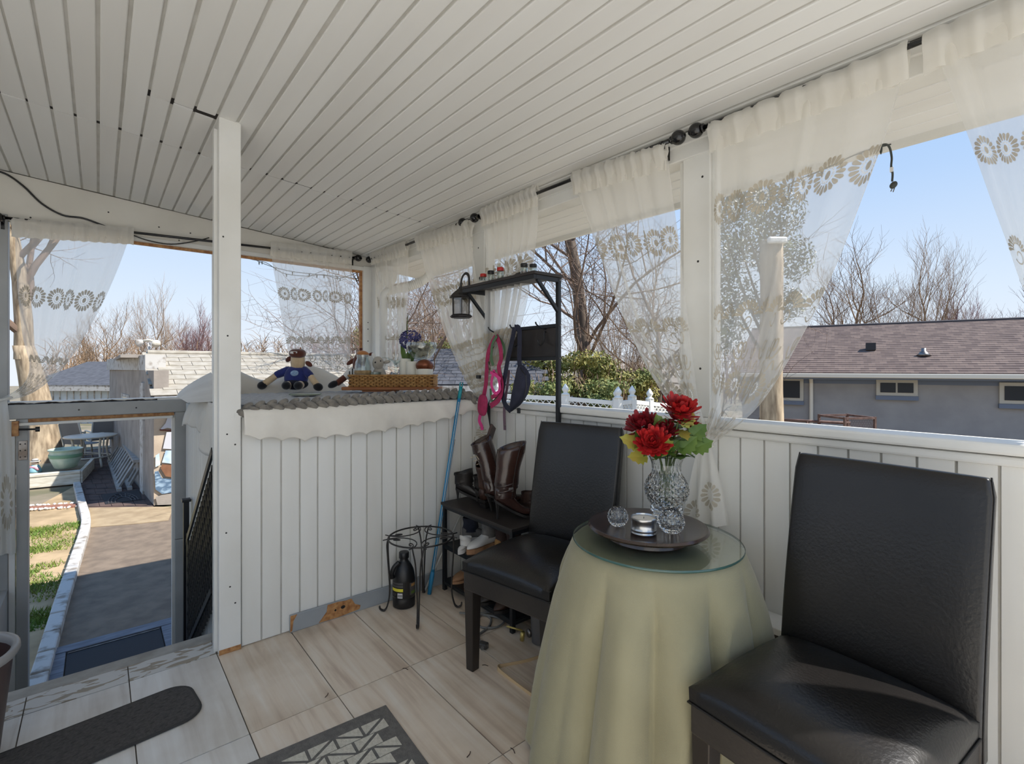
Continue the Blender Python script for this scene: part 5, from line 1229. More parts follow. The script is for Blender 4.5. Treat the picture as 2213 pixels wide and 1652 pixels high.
jg = thing('jug', 'black plastic jug with a yellow striped label under the plant stand', 'bottle', (JX, JY, 0), math.radians(-40))
put('body', MB().lathe([(.052, 0), (.060, .006), (.061, .05), (.058, .056), (.061, .062), (.061, .15), (.059, .165), (.052, .20), (.040, .225), (.026, .245), (.022, .252), (.022, .262)], 30, fn=lambda a, r, z: (r * math.cos(a), r * math.sin(a) * .92, z)), 'jug_black', jg, smooth=True, sharp=50)
put('cap', MB().lathe([(.026, .262), (.0275, .264), (.0275, .292), (.025, .295), (.0, .295)], 28), 'jug_black', jg, smooth=True, sharp=40)
put('handle', MB().tube(smoothpath([(-.020, -.028, .248), (-.045, -.036, .225), (-.058, -.040, .19), (-.056, -.034, .165)], 5), .012, 10), 'jug_black', jg, smooth=True)
def wrapl(z0, z1, a0, a1, r=.0618, n=10):
    mb = MB()
    return mb.grid(lambda u, v: Vector((r * math.cos(lerp(a0, a1, u)), r * .92 * math.sin(lerp(a0, a1, u)), lerp(z0, z1, v))), n, 1)
lb = put('label', wrapl(.068, .148, -2.75, -.9), 'sole_dark', jg)
for z0, z1, m_ in ((.135, .146, 'label_grey'), (.120, .131, 'label_grey'), (.098, .114, 'label_yellow')): put('label_band', wrapl(z0, z1, -2.7, -1.45, .0622), m_, lb)
put('label_code', wrapl(.064, .090, -1.95, -1.50, .0622), 'label_white', lb)
for k in range(7): put('code_bar', wrapl(.069, .084, -1.92 + .06 * k, -1.885 + .06 * k, .0625, 1), 'sole_dark', lb)
for k in range(4): put('label_mark', wrapl(.072 + .004 * (k % 2), .088, -2.65 + .15 * k, -2.56 + .15 * k, .0625, 1), 'label_grey', lb)
put('side_label', wrapl(.075, .14, -.85, -.05, .0622), 'label_grey', lb)
for k in range(3): put('side_patch', wrapl(.08 + .02 * k, .095 + .02 * k, -.7, -.2, .0625, 4), ('leaf_green', 'label_grey', 'suede_tan')[k], lb)
# broom handles leaning on the boxed wall
mat('pole_blue', (44, 130, 176), .35); mat('pole_teal', (20, 140, 150), .35); mat('pole_white', (206, 206, 200), .5)
pb_, pt_ = Vector((1.462, 2.505, .002)), Vector((1.712, 2.545, 1.215))
bp1 = thing('broom_pole', 'bright blue broom pole with a teal hanger end leaning on the boxed wall', 'pole', tuple(pb_))
dv = pt_ - pb_; dn = dv.normalized()
put('grip', MB().tube([Vector((0, 0, 0)), dn * .10, dn * .125], [.0115, .0135, .011], 10), 'pole_blue', bp1, smooth=True)
put('shaft', MB().tube([dn * .12, dv - dn * .10], .0105, 10), 'pole_blue', bp1, smooth=True)
put('hanger', MB().tube([dv - dn * .10, dv - dn * .025], .014, 10, flat=.7).tube([dv - dn * .03 + Vector((.009, 0, 0)), dv + Vector((.009, 0, 0)), dv + Vector((-.009, 0, 0)), dv - dn * .03 + Vector((-.009, 0, 0))], .004, 6), 'pole_teal', bp1, smooth=True)
for off in (-.006, .004): put('stripe', MB().tube([dn * .14 + Vector((off, -.009, 0)), dv - dn * .12 + Vector((off, -.009, 0))], .0016, 5), 'pole_white', bp1)
b2 = Vector((1.480, 2.535, .002)); d2 = Vector((1.655, 2.560, .82)) - b2
bp2 = thing('broom_pole', 'shorter blue broom pole behind the bright one', 'pole', tuple(b2)); put('shaft', MB().tube([Vector((0, 0, 0)), d2], .0095, 10), 'pole_blue', bp2, smooth=True); put('end_cap', MB().tube([d2, d2 * 1.06], .0085, 10), 'navy_cloth', bp2, smooth=True)
b3 = Vector((1.452, 2.548, .002)); d3 = Vector((1.78, 2.56, .50)) - b3
bp3 = thing('white_pole', 'thin white pole slanting behind the plant stand into the bench', 'pole', tuple(b3)); put('shaft', MB().tube([Vector((0, 0, 0)), d3], .006, 8), 'pole_white', bp3, smooth=True); put('ferrule', MB().tube([d3 * .98, d3], .0075, 8), 'sole_dark', bp3)
# grey extension cord
mat('cord_grey', (118, 118, 116), .5); mat('plug_grey', (70, 68, 66), .5)
ec = thing('extension_cord', 'grey extension cord coiled on the floor behind the chair leg', 'cord', (1.48, 2.0, 0))
cpts = [(1376, 1870, 6), (1385, 1900, 8), (1420, 1960, 6), (1500, 1990, 6), (1560, 2050, 6), (1545, 2110, 8), (1490, 2080, 14), (1470, 2010, 8), (1530, 1960, 8), (1600, 1990, 8), (1560, 2080, 12), (1500, 2170, 6), (1475, 2200, 6), (1462, 2170, 20), (1490, 2120, 24), (1550, 2100, 18), (1640, 2080, 8), (1700, 2050, 8)]
put('cable', MB().tube(smoothpath([((x / 1000 - 1.48), (y / 1000 - 2.0), z / 1000) for x, y, z in cpts], 8), .0055, 8), 'cord_grey', ec, smooth=True)
sk = put('socket', MB().box((-.016, -.022, 0), (.016, .022, .026), TM((1.376 - 1.48, 1.865 - 2.0, 0)) @ RM(0, 0, .4)), 'plug_grey', ec, bevel=.006)
for k in (-1, 1): put('outlet', MB().lathe([(.009, 0), (.009, .002), (.0, .002)], 12, M=TM((1.376 - 1.48 + .012 * k - .008, 1.865 - 2.0 - .018, .014)) @ RM(math.pi / 2)), 'cord_grey', sk)
# brass valve, dark can, tan strap, twine
mat('brass', (190, 172, 104), .35, metal=.6)
vl = thing('brass_valve', 'small brass tap lying on the floor by the table cloth', 'valve', (1.545, 1.785, 0)); put('body', MB().tube([(0, 0, .012), (-.006, -.012, .055)], .011, 10), 'brass', vl, smooth=True); put('lever', MB().tube([(-.005, -.008, .062), (-.055, .05, .075)], .0045, 8), 'brass', vl, smooth=True); put('knob', MB().ell((.03, -.015, .04), (.012, .018, .02), 10, 8), 'steel', vl, smooth=True)
cn = thing('dark_can', 'dark grey tumbler with a white tag standing under the chair', 'tumbler', (1.615, 1.735, 0)); put('cup', MB().lathe([(.036, 0), (.040, .003), (.047, .16), (.046, .165), (.043, .16), (.036, .01), (0, .008)], 26), mat('tumbler', (92, 90, 90), .35), cn, smooth=True, sharp=50)
put('tag', MB().grid(lambda u, v: Vector((.0435 * math.cos(-2.2 + .35 * u), .0435 * math.sin(-2.2 + .35 * u), .05 + .06 * v)), 4, 1), 'label_white', cn)
put('rim', MB().tube([(.0465 * math.cos(a), .0465 * math.sin(a), .163) for a in [6.283 * k / 24 for k in range(24)]], .003, 6, close=True), 'sneaker_grey', cn)
tag(put('webbing_strap', strap(MB(), [(1.56, 1.63, .004), (1.45, 1.655, .003), (1.36, 1.690, .003), (1.325, 1.690, .010), (1.318, 1.665, .006), (1.318, 1.56, .003), (1.320, 1.43, .004), (1.335, 1.36, .004)], .02, .0025, 8, (0, 0, 1)), mat('strap_tan', (196, 170, 132), .8)), 'tan webbing strap folded on the floor beside the table cloth', 'strap')
tag(put('twine', MB().tube(smoothpath([(1.115, 1.237, .003), (1.135, 1.215, .003), (1.165, 1.205, .003), (1.20, 1.175, .006), (1.24, 1.15, .006)], 6), .0022, 5), 'rope_tan', smooth=True), 'frayed twine end sticking out from under the table cloth', 'twine')
for i, (x, y, r) in enumerate(((.96, 1.378, .3), (1.085, 1.30, 1.2), (1.30, 1.75, 2.0), (.70, 1.99, .6), (1.02, 1.95, 1.9))):
    tag(put('twig', MB().tube(smoothpath([(x - .016 * math.cos(r), y - .016 * math.sin(r), .002), (x, y, .003), (x + .012 * math.cos(r + .5), y + .012 * math.sin(r + .5), .002)], 4), .0014, 5), 'boot_russet'), ('dry twig on the floor tile nearest the patterned rug', 'dry twig on the tile joint before the table cloth', 'tiny dry twig by the chair leg', 'tiny dry twig on the tile behind the patterned rug', 'tiny dry twig on the tile before the plant stand')[i], 'twig', 'bits of twig on the floor')
# rugs
mat('mat_grey', (82, 79, 76), .95, (66, 63, 61), 90, bump=1.0, bscale=150)
gm = thing('stair_mat', 'dark grey rounded stair tread mat on the tiles', 'mat', (-.105, 2.262, 0), math.radians(6))
def rrect(hw, hh, r, n=7):
    pts = []
    for cx_, cy_, a0 in ((hw - r, hh - r, 0), (-hw + r, hh - r, 90), (-hw + r, -hh + r, 180), (hw - r, -hh + r, 270)):
        for k in range(n + 1): a = math.radians(a0 + 90 * k / n); pts.append((cx_ + r * math.cos(a), cy_ + r * math.sin(a)))
    return pts
put('pile', MB().prism(rrect(.40, .128, .075), .010), 'mat_grey', gm, bevel=.004)
put('binding', MB().tube([(x, y, .006) for x, y in rrect(.401, .129, .075)], .006, 6, close=True), mat('mat_edge', (62, 60, 58), .95), gm)
rb = MB(); rng = random.Random(2)
for r_ in range(6):
    for k in range(18):
        x = -.36 + .042 * k + (.021 if r_ % 2 else 0); y = -.10 + .04 * r_
        rb.ell((x, y, .0105), (.010, .003, .0015), 6, 4, RM(0, 0, .25))
o = put('ribbing', rb, 'mat_edge', gm); o['kind'] = 'stuff'
mat('rug_grey', (116, 112, 106), .95, (100, 97, 92), 60, bump=.8, bscale=200); mat('rug_cream', (214, 208, 192), .95, (196, 189, 172), 90, bump=.8, bscale=240)
RW, RH = 1.15, .80
rg = thing('patterned_rug', 'grey flatweave rug with a cream triangle lattice', 'rug', (.850, 1.783, 0), math.radians(-3))
put('ground_weave', MB().box((-RW, -RH, 0), (0, 0, .006)), 'rug_grey', rg, bevel=.002)
px_, py_ = .092, .060; gapv = .020
ta = MB().prism([(0, 0), (px_ - gapv, 0), (0, py_ - gapv * .6)], .0022).mesh('woven_triangle'); tb_ = MB().prism([(0, 0), (px_ - gapv, 0), (px_ - gapv, py_ - gapv * .6)], .0022).mesh('woven_triangle')
tc_ = MB().prism([(0, py_ - gapv * .6), (px_ - gapv, py_ - gapv * .6), (px_ - gapv, 0)][::-1], .0022).mesh('woven_triangle')
for me in (ta, tb_, tc_): me.materials.append(MATS['rug_cream'])
td_ = MB().prism([(0, 0), (px_ - gapv, py_ - gapv * .6), (0, py_ - gapv * .6)], .0022).mesh('woven_triangle'); td_.materials.append(MATS['rug_cream'])
for j in range(12):
    for i in range(14):
        x = -.022 - px_ * .5 * (j % 2) - (i + 1) * px_; y = -.052 - (j + 1) * py_
        if x < -RW + .03 or y < -RH + .05: continue
        for me, dx, dy in (((tb_, .008, -.004), (td_, -.008, .004)) if (i // 1 + j // 2) % 2 == 0 else ((ta, -.008, -.004), (tc_, .008, .004))):
            o = bpy.data.objects.new('woven_triangle', me); COL.objects.link(o); o.parent = rg; o.location = (x + dx * .6, y + dy, .0055)
# bin at the picture edge
mat('bin_brown', (74, 56, 52), .45); mat('bin_rim', (150, 148, 146), .35)
bn_ = thing('waste_bin', 'dark brown waste bin with a grey rim by the stair head', 'bin', (-.390, 2.355, 0))
put('body', MB().lathe([(.125, 0), (.135, .004), (.172, .36), (.170, .36), (.13, .02), (0, .02)], 36), 'bin_brown', bn_, smooth=True, sharp=50)
put('rim', MB().lathe([(.170, .345), (.184, .352), (.188, .362), (.186, .376), (.176, .38), (.166, .372), (.166, .35)], 36, cap=False), 'bin_rim', bn_, smooth=True)
# ---------------------------------------------------------------- the yard seen through the door and the far windows
GZ0 = -0.9
def Gp(u, v, z=GZ0): return P(u, v, Z=z)
mat('earth', (142, 128, 110), .95, (104, 100, 76), 1.1, thr=(.4, .62), detail=6)
mat('asphalt', (128, 112, 95), .9, (108, 94, 80), 7, bump=.4, bscale=40); mat('path_pale', (166, 146, 116), .9, (146, 126, 98), 6, bump=.3)
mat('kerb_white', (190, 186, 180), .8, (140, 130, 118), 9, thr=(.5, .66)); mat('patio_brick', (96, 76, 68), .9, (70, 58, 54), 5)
mat('sandy_soil', (186, 160, 124), .95, (150, 128, 96), 3.0, detail=6)
struct('ground', MB().box((-70, -30, -1.3), (80, 90, -0.94)), 'earth', 'earth and rough grass around the porch')
def polyslab(name, pts, z0, z1, m, label=None, parent=None):
    k = len(pts); b = MB().add([(p[0], p[1], z0) for p in pts] + [(p[0], p[1], z1) for p in pts], [tuple(range(k))[::-1], tuple(range(k, 2 * k))] + [(i, (i + 1) % k, k + (i + 1) % k, k + i) for i in range(k)])
    return struct(name, b, m, label) if label else put(name, b, m, parent)
kerb_l = [Gp(60, 1560), Gp(100, 1425), Gp(136, 1300), Gp(170, 1195), Gp(186, 1135), Gp(176, 1090), Gp(166, 1050)]
path = polyslab('path', [(k_.x + .03, k_.y) for k_ in kerb_l[:5]] + [(3.2, kerb_l[4].y + .2), (3.2, 4.3), (-.1, 4.3)], -1.0, -.905, 'asphalt', 'asphalt yard path outside the door')
polyslab('concrete_patch', [Gp(196, 1140).xy, Gp(192, 1098).xy, Gp(330, 1096).xy, Gp(375, 1096).xy, Gp(364, 1125).xy, Gp(300, 1132).xy], -1.0, -.897, 'path_pale', parent=path)
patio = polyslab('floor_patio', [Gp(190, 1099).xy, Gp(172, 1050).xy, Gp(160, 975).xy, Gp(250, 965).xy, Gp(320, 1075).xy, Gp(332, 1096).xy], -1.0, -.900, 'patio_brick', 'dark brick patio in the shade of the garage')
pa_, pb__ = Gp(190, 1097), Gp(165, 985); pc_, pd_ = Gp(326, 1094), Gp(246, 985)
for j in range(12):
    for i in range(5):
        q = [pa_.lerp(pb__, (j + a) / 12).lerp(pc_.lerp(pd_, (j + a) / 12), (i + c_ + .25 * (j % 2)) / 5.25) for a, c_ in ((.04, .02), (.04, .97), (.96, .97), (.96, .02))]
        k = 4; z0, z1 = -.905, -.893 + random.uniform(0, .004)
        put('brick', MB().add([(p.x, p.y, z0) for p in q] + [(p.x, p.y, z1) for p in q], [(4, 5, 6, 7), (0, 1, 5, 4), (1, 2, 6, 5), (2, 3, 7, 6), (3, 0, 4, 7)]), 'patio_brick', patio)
lawn = polyslab('lawn', [(k_.x - .05, k_.y) for k_ in kerb_l] + [(-1.0, 10.2), (-6, 11), (-6, 4.6), (-.6, 4.6)], -1.0, -.915, 'sandy_soil', 'sandy patchy lawn beside the path')
kr = thing('kerb', 'white painted kerb stones along the path', None, (0, 0, 0)); kr['kind'] = 'structure'
kp = smoothpath([Vector((k_.x, k_.y, 0)) for k_ in kerb_l], 3)
for i in range(0, len(kp) - 1):
    a, b = kp[i], kp[i + 1]; d = (b - a).normalized(); 
    put('kerb_stone', MB().beam(a + d * .008 + Vector((0, 0, -.90)), b - d * .008 + Vector((0, 0, -.90 + random.uniform(-.006, .006))), .105, .14), 'kerb_white', kr, bevel=.012)
# grass tufts
mat('grass_green', (92, 122, 44), .8, (132, 140, 62), 3)
rng = random.Random(11); gb = MB()
def kx(y):
    for i in range(len(kp) - 1):
        if kp[i].y <= y <= kp[i + 1].y: return lerp(kp[i].x, kp[i + 1].x, (y - kp[i].y) / (kp[i + 1].y - kp[i].y))
    return kp[-1].x
patches = [(rng.uniform(-2.2, .3), rng.uniform(5.6, 10.0), rng.uniform(.12, .40)) for _ in range(46)] + [(-.9 + .35 * k, 9.3, .35) for k in range(4)] + [(-.6, 8.6, .5), (-.3, 8.4, .35)]
for (cx_, cy_, rr) in patches:
    for k in range(int(420 * rr / .3)):
        a = rng.uniform(0, 6.28); r_ = rr * math.sqrt(rng.random()); x = cx_ + r_ * math.cos(a) * 1.3; y = cy_ + r_ * math.sin(a) * .7
        if x > kx(y) - .06: continue
        h = rng.uniform(.02, .055); b = rng.uniform(0, 6.28); w = .006
        gb.add([(x - w * math.cos(b), y - w * math.sin(b), -.917), (x + w * math.cos(b), y + w * math.sin(b), -.917), (x + rng.uniform(-.03, .03), y + rng.uniform(-.03, .03), -.917 + h)], [(0, 1, 2)])
tag(put('grass_tufts', gb, 'grass_green'), 'short green grass tufts on the sandy lawn', 'grass', kind='stuff')
# brick edging across the lawn
mat('edging_brick', (150, 104, 84), .9, (128, 86, 70), 8); mat('pebble', (226, 220, 210), .8)
q0, q1 = Gp(30, 1101), Gp(168, 1092); ed = thing('lawn_edging', 'row of flush red pavers with white pebbles across the lawn', 'edging', tuple(q0)); dd = q1 - q0
for k in range(7):
    a, b = dd * ((k + .03) / 7), dd * ((k + .97) / 7); put('paver', MB().beam(a + Vector((0, 0, -.01)), b + Vector((0, 0, -.01)), .20, .04), 'edging_brick', ed, bevel=.006)
pbm = MB()
for k in range(90):
    f = rng.random(); sd = rng.choice((-1, 1)); pbm.ell(dd * f + Vector((rng.uniform(-.02, .02), sd * .15 + rng.uniform(-.03, .03), .008)), (rng.uniform(.012, .022),) * 3, 6, 4)
o = put('pebbles', pbm, 'pebble', ed, smooth=True); o['kind'] = 'stuff'
# timber platform with mat at the foot of the steps
mat('step_wood', (122, 126, 134), .8, (98, 101, 110), 6, (1, 8, 1)); mat('rubber', (28, 29, 34), .75, bump=.4, bscale=120)
sA, sB = Gp(107, 1409), Gp(376, 1341)
sp_ = thing('door_step', 'weathered timber platform at the foot of the steps', 'step', (0, 0, -.905))
x0, x1, y1 = sA.x, sB.x, (sA.y + sB.y) / 2
put('far_board', MB().box((x0, y1 - .12, 0), (x1, y1, .03)), 'step_wood', sp_, bevel=.004)
for a, b in ((x0, x0 + .10), (x1 - .10, x1)): put('side_board', MB().box((a, 4.5, 0), (b, y1 - .123, .028)), 'step_wood', sp_, bevel=.004)
put('near_board', MB().box((x0 + .103, 4.5, 0), (x1 - .103, 4.62, .028)), 'step_wood', sp_, bevel=.004)
dm = thing('door_mat', 'black rubber mat set into the timber platform', 'mat', (0, 0, -.905)); put('rubber', MB().box((x0 + .106, 4.625, 0), (x1 - .106, y1 - .126, .018)), 'rubber', dm, bevel=.003)
put('edge', MB().box((x0 + .112, y1 - .145, .0185), (x1 - .112, y1 - .132, .022)), 'steel', dm)
q = [Gp(*c) for c in ((218, 1071), (300, 1061), (306, 1082), (228, 1092))]
dm2 = thing('door_mat', 'black ornamental half round door mat in front of the garage', 'mat', tuple(q[0]))
put('rubber', MB().add([(p.x - q[0].x, p.y - q[0].y, z) for z in (.0, .016) for p in q], [(4, 5, 6, 7), (0, 1, 5, 4), (1, 2, 6, 5), (2, 3, 7, 6), (3, 0, 4, 7)]), 'rubber', dm2)
cm = (q[2] + q[3]) / 2 - q[0]; ax = (q[2] - q[3]) * .42; ay = (q[0] + q[1] - q[2] - q[3]) * .40
b1 = MB()
for f in (1.0, .8, .55): b1.tube([cm + ax * (f * math.cos(math.pi * k / 14)) + ay * (f * math.sin(math.pi * k / 14)) + Vector((0, 0, .018)) for k in range(15)], .010, 5)
for k in range(7): b1.tube([cm + (ax * math.cos(.4 * k + .3) + ay * math.sin(.4 * k + .3)) * .55 + Vector((0, 0, .018)), cm + (ax * math.cos(.4 * k + .45) + ay * math.sin(.4 * k + .45)) + Vector((0, 0, .018))], .009, 5)
put('relief', b1, mat('rubber_grey', (58, 56, 58), .7), dm2)
# raised bed, pot, figurine
mat('bed_timber', (226, 220, 206), .8, (196, 186, 166), 5, (1, 1, 6))
b0, b1_ = Gp(30, 1058), Gp(174, 1044); rbd = thing('raised_bed', 'low whitewashed raised flower bed with a cap board', 'flower bed', tuple(b0)); dd = b1_ - b0; nv = Vector((-dd.y, dd.x, 0)).normalized()
put('front_board', MB().beam(Vector((0, 0, .09)), dd + Vector((0, 0, .09)), .06, .20), 'bed_timber', rbd, bevel=.006); put('cap_board', MB().beam(Vector((0, 0, .215)) + nv * .04, dd + Vector((0, 0, .215)) + nv * .04, .16, .05), 'bed_timber', rbd, bevel=.006)
put('end_board', MB().beam(dd + Vector((0, 0, .11)), dd + nv * 1.6 + Vector((0, 0, .11)), .06, .24), 'bed_timber', rbd, bevel=.006)
put('soil', MB().add([tuple(Vector((0, 0, .20)) + nv * .1), tuple(dd + Vector((0, 0, .20)) + nv * .1), tuple(dd + nv * 1.6 + Vector((0, 0, .20))), tuple(nv * 1.6 + Vector((0, 0, .20)))], [(0, 1, 2, 3)]), 'earth', rbd)
mat('pot_glaze', (204, 214, 196), .3, (168, 192, 172), 5); mat('pot_dark', (70, 84, 84), .35)
pc0 = at_depth(142, 1012, 9.75); pt0 = thing('plant_pot', 'round pale green glazed pot sitting on the raised bed', 'plant pot', tuple(pc0))
put('pot', MB().lathe([(.13, 0), (.17, .02), (.235, .18), (.25, .27), (.24, .33), (.245, .345), (.265, .36), (.265, .38), (.245, .385), (.225, .37), (.22, .30), (0, .30)], 30), 'pot_glaze', pt0, smooth=True, sharp=50)
put('band', MB().lathe([(.246, .215), (.252, .225), (.256, .27), (.254, .285)], 30, cap=False), mat('pot_green', (120, 160, 130), .3), pt0, smooth=True)
put('soil', MB().lathe([(.22, .33), (0, .335)], 20, cap=False), 'earth', pt0)
gc = at_depth(76, 1022, 9.6); gm_ = thing('garden_figure', 'small painted garden figurine with a striped hat beside the tree trunk', 'figurine', tuple(gc), FACE)
put('coat', MB().lathe([(.09, 0), (.10, .03), (.075, .11), (.05, .15)], 16), mat('fig_blue', (150, 196, 206), .5), gm_, smooth=True); put('arms', MB().tube([(-.09, -.03, .07), (-.05, -.05, .11), (.05, -.05, .11), (.10, -.03, .06)], .028, 10), mat('fig_pink', (216, 160, 170), .5), gm_, smooth=True)
hd = put('head', MB().ell((0, 0, .185), (.055, .05, .05), 14, 9), mat('fig_skin', (214, 184, 160), .5), gm_, smooth=True); put('hat', MB().lathe([(.085, .215), (.085, .222), (.05, .228), (.045, .262), (.02, .272)], 18), 'kerb_white', hd, smooth=True); put('hat_band', MB().lathe([(.0505, .229), (.049, .245)], 18, cap=False), 'rubber_grey', hd)
# patio furniture
mat('patio_metal', (214, 206, 190), .45, (196, 188, 172), 8); mat('sling', (150, 146, 142), .8)
tb0 = Gp(196, 1008); ptb = thing('patio_table', 'round white metal patio table with a ring base', 'table', tuple(tb0))
put('top', MB().lathe([(.46, .66), (.475, .67), (.475, .69), (.46, .70), (0, .70)], 30), 'patio_metal', ptb, smooth=True, sharp=40)
for k in range(4):
    a = math.pi / 2 * k + .5; put('leg', MB().tube(smoothpath([(.36 * math.cos(a), .36 * math.sin(a), .66), (.32 * math.cos(a), .32 * math.sin(a), .35), (.40 * math.cos(a), .40 * math.sin(a), 0)], 5), .022, 8), 'patio_metal', ptb, smooth=True)
put('ring', MB().tube([(.36 * math.cos(6.283 * k / 24), .36 * math.sin(6.283 * k / 24), .22) for k in range(24)], .016, 6, close=True), 'patio_metal', ptb, smooth=True)
def patio_chair(label, loc, rz, tilt=0):
    t = thing('patio_chair', label, 'chair', loc, rz, 'sling patio chairs'); R = RM(tilt)
    for sx in (-.28, .28):
        put('side_frame', MB().tube([R @ Vector(p) for p in smoothpath([(sx, -.25, 0), (sx, -.27, .40), (sx, -.28, .60), (sx, -.22, .64), (sx, .10, .63), (sx, .24, .62)], 4)], .018, 7), 'patio_metal', t, smooth=True)
        put('back_post', MB().tube([R @ Vector(p) for p in ((sx, .30, 0), (sx, .20, .40), (sx, .34, .95))], .018, 7), 'patio_metal', t, smooth=True)
    put('sling_back', MB().grid(lambda u, v: R @ Vector((lerp(-.26, .26, u), lerp(.20, .335, v), lerp(.42, .94, v))), 2, 5), 'sling', t, thick=.008)
    put('sling_seat', MB().grid(lambda u, v: R @ Vector((lerp(-.26, .26, u), lerp(-.25, .20, v), .42 - .02 * math.sin(v * 3.1))), 2, 5), 'sling', t, thick=.008)
    put('cross_bar', MB().tube([R @ Vector((-.28, -.25, .15)), R @ Vector((.28, -.25, .15))], .014, 6), 'patio_metal', t)
c_ = Gp(178, 1000); patio_chair('sling patio chair pushed in beside the raised bed', (c_.x, c_.y + .3, GZ0), 2.3)
c_ = Gp(222, 985); patio_chair('sling patio chair tucked behind the white table by the garage', (c_.x, c_.y, GZ0), 3.4)
c_ = Gp(132, 985); patio_chair('sling patio chair half hidden behind the big trunk', (c_.x, c_.y + .4, GZ0), 1.8)
# slatted panels leaning on the garage
mat('slat_grey', (166, 162, 156), .7, (140, 136, 130), 6)
def slat_panel(label, nb, fb_, nt, ft, n):
    t = thing('slatted_panel', label, 'panel', tuple(nb)); z = Vector(nb)
    put('bottom_rail', MB().beam((0, 0, .03), fb_ - z + Vector((0, 0, .03)), .07, .06), 'slat_grey', t); put('top_rail', MB().beam(nt - z, ft - z, .12, .05), 'slat_grey', t)
    for k in range(n):
        f = (k + .5) / n; put('slat', MB().beam((fb_ - z) * f + Vector((0, 0, .05)), (nt - z).lerp(ft - z, f), .05, .035), 'slat_grey', t)
nb = Gp(258, 1064); fb2 = Gp(236, 998); nt = Vector((nb.x + .26, nb.y + .12, at_depth(276, 1002, 8.9).z)); ft = Vector((fb2.x + .24, fb2.y + .12, nt.z))
slat_panel('grey slatted wooden panel leaning on the garage wall', nb, fb2, nt, ft, 10)
off = Vector((.15, .02, 0)); slat_panel('second grey slatted panel leaning right behind the first', nb + off, fb2 + off, nt + off * .9, ft + off * .9, 10)
# garage
mat('stucco', (162, 152, 142), .95, (140, 131, 122), 3, bump=.5, bscale=30); mat('stucco_pale', (196, 178, 156), .95, (176, 158, 138), 4, bump=.4); mat('shingle_white', (168, 161, 148), .9, (150, 142, 128), 8, rnd=20); mat('shingle_gap', (120, 112, 102), .9)
ga, gb_ = Vector((.68, 9.82, 0)), Vector((.22, 17.0, 0))
gar = thing('garage', 'low stucco garage with pale shingled roof and painted end wall', 'building', (0, 0, GZ0))
def gslab(name, a, b, th, z0, z1, m, par=gar): 
    d = (b - a).normalized(); n_ = Vector((d.y, -d.x, 0)); q = [a, b, b + n_ * th, a + n_ * th]
    return put(name, MB().add([(p.x, p.y, z) for z in (z0 - GZ0, z1 - GZ0) for p in q], [(3, 2, 1, 0), (4, 5, 6, 7), (0, 1, 5, 4), (1, 2, 6, 5), (2, 3, 7, 6), (3, 0, 4, 7)]), m, par)
gslab('side_wall', ga, gb_, .2, GZ0, 1.27, 'stucco')
gslab('fascia', ga + Vector((-.06, .9, 0)), gb_ + Vector((-.06, 0, 0)), .3, 1.27, 1.54, 'kerb_white')
gslab('front_wall', Vector((7.2, 9.82, 0)), ga, .2, GZ0, .95, 'stucco_pale')
put('flat_roof', MB().box((.3, 11.4, 2.40), (7.2, 17, 2.46)), 'stucco', gar)
dA = ga.lerp(gb_, .135); dB = ga.lerp(gb_, .185)
gslab('door_trim', dA + Vector((-.03, 0, 0)), dB + Vector((-.03, 0, 0)), .06, GZ0, 1.05, 'kerb_white')
wA, wB = ga.lerp(gb_, .42), ga.lerp(gb_, .60)
wn = gslab('window', wA + Vector((-.02, 0, 0)), wB + Vector((-.02, 0, 0)), .05, .30, .75, 'kerb_white'); gslab('pane', wA + Vector((-.03, .08, 0)), wB + Vector((-.03, -.08, 0)), .04, .35, .70, 'pane_smoke', wn)
# shingles
mS = MB().box((0, 0, 0), (.352, .30, .012)).mesh('shingle'); mS.materials.append(MATS['shingle_white'])
e0 = Vector((.62, 9.55, .86 - GZ0)); e1 = Vector((.70, 11.5, 1.57 - GZ0)); sl = (e1 - e0); sl_n = sl.normalized(); Rr = Matrix(((1, 0, 0, 0), (0, sl_n.y, -sl_n.z, 0), (0, sl_n.z, sl_n.y, 0), (0, 0, 0, 1)))
rf = put('roof', MB().add([tuple(e0), (7.4, e0.y, e0.z), (7.4, e1.y, e1.z), tuple(e1), tuple(e0 - Vector((0, 0, .09))), (7.4, e0.y, e0.z - .09), (7.4, e1.y, e1.z - .09), tuple(e1 - Vector((0, 0, .09)))], [(0, 1, 2, 3), (0, 4, 5, 1), (0, 3, 7, 4), (7, 6, 5, 4), (1, 5, 6, 2), (2, 6, 7, 3)]), 'shingle_gap', gar)
nr = 9
for r_ in range(nr):
    p = e0.lerp(e1, r_ / nr)
    for k in range(18):
        x = e0.x + k * .36 + (.18 if r_ % 2 else 0)
        if x > 7.0: continue
        o = bpy.data.objects.new('shingle', mS); COL.objects.link(o); o.parent = rf
        o.matrix_local = TM((x, p.y - .02, p.z + .016)) @ Rr @ RM(-.045, 0, random.uniform(-.004, .004))
put('gutter', MB().box((.66, 9.46, .76 - GZ0), (7.3, 9.56, .86 - GZ0)), 'kerb_white', gar, bevel=.01); put('ridge_cap', MB().tube([tuple(e1 + Vector((0, 0, .03))), (7.4, e1.y, e1.z + .03)], .05, 8), 'shingle_white', gar)
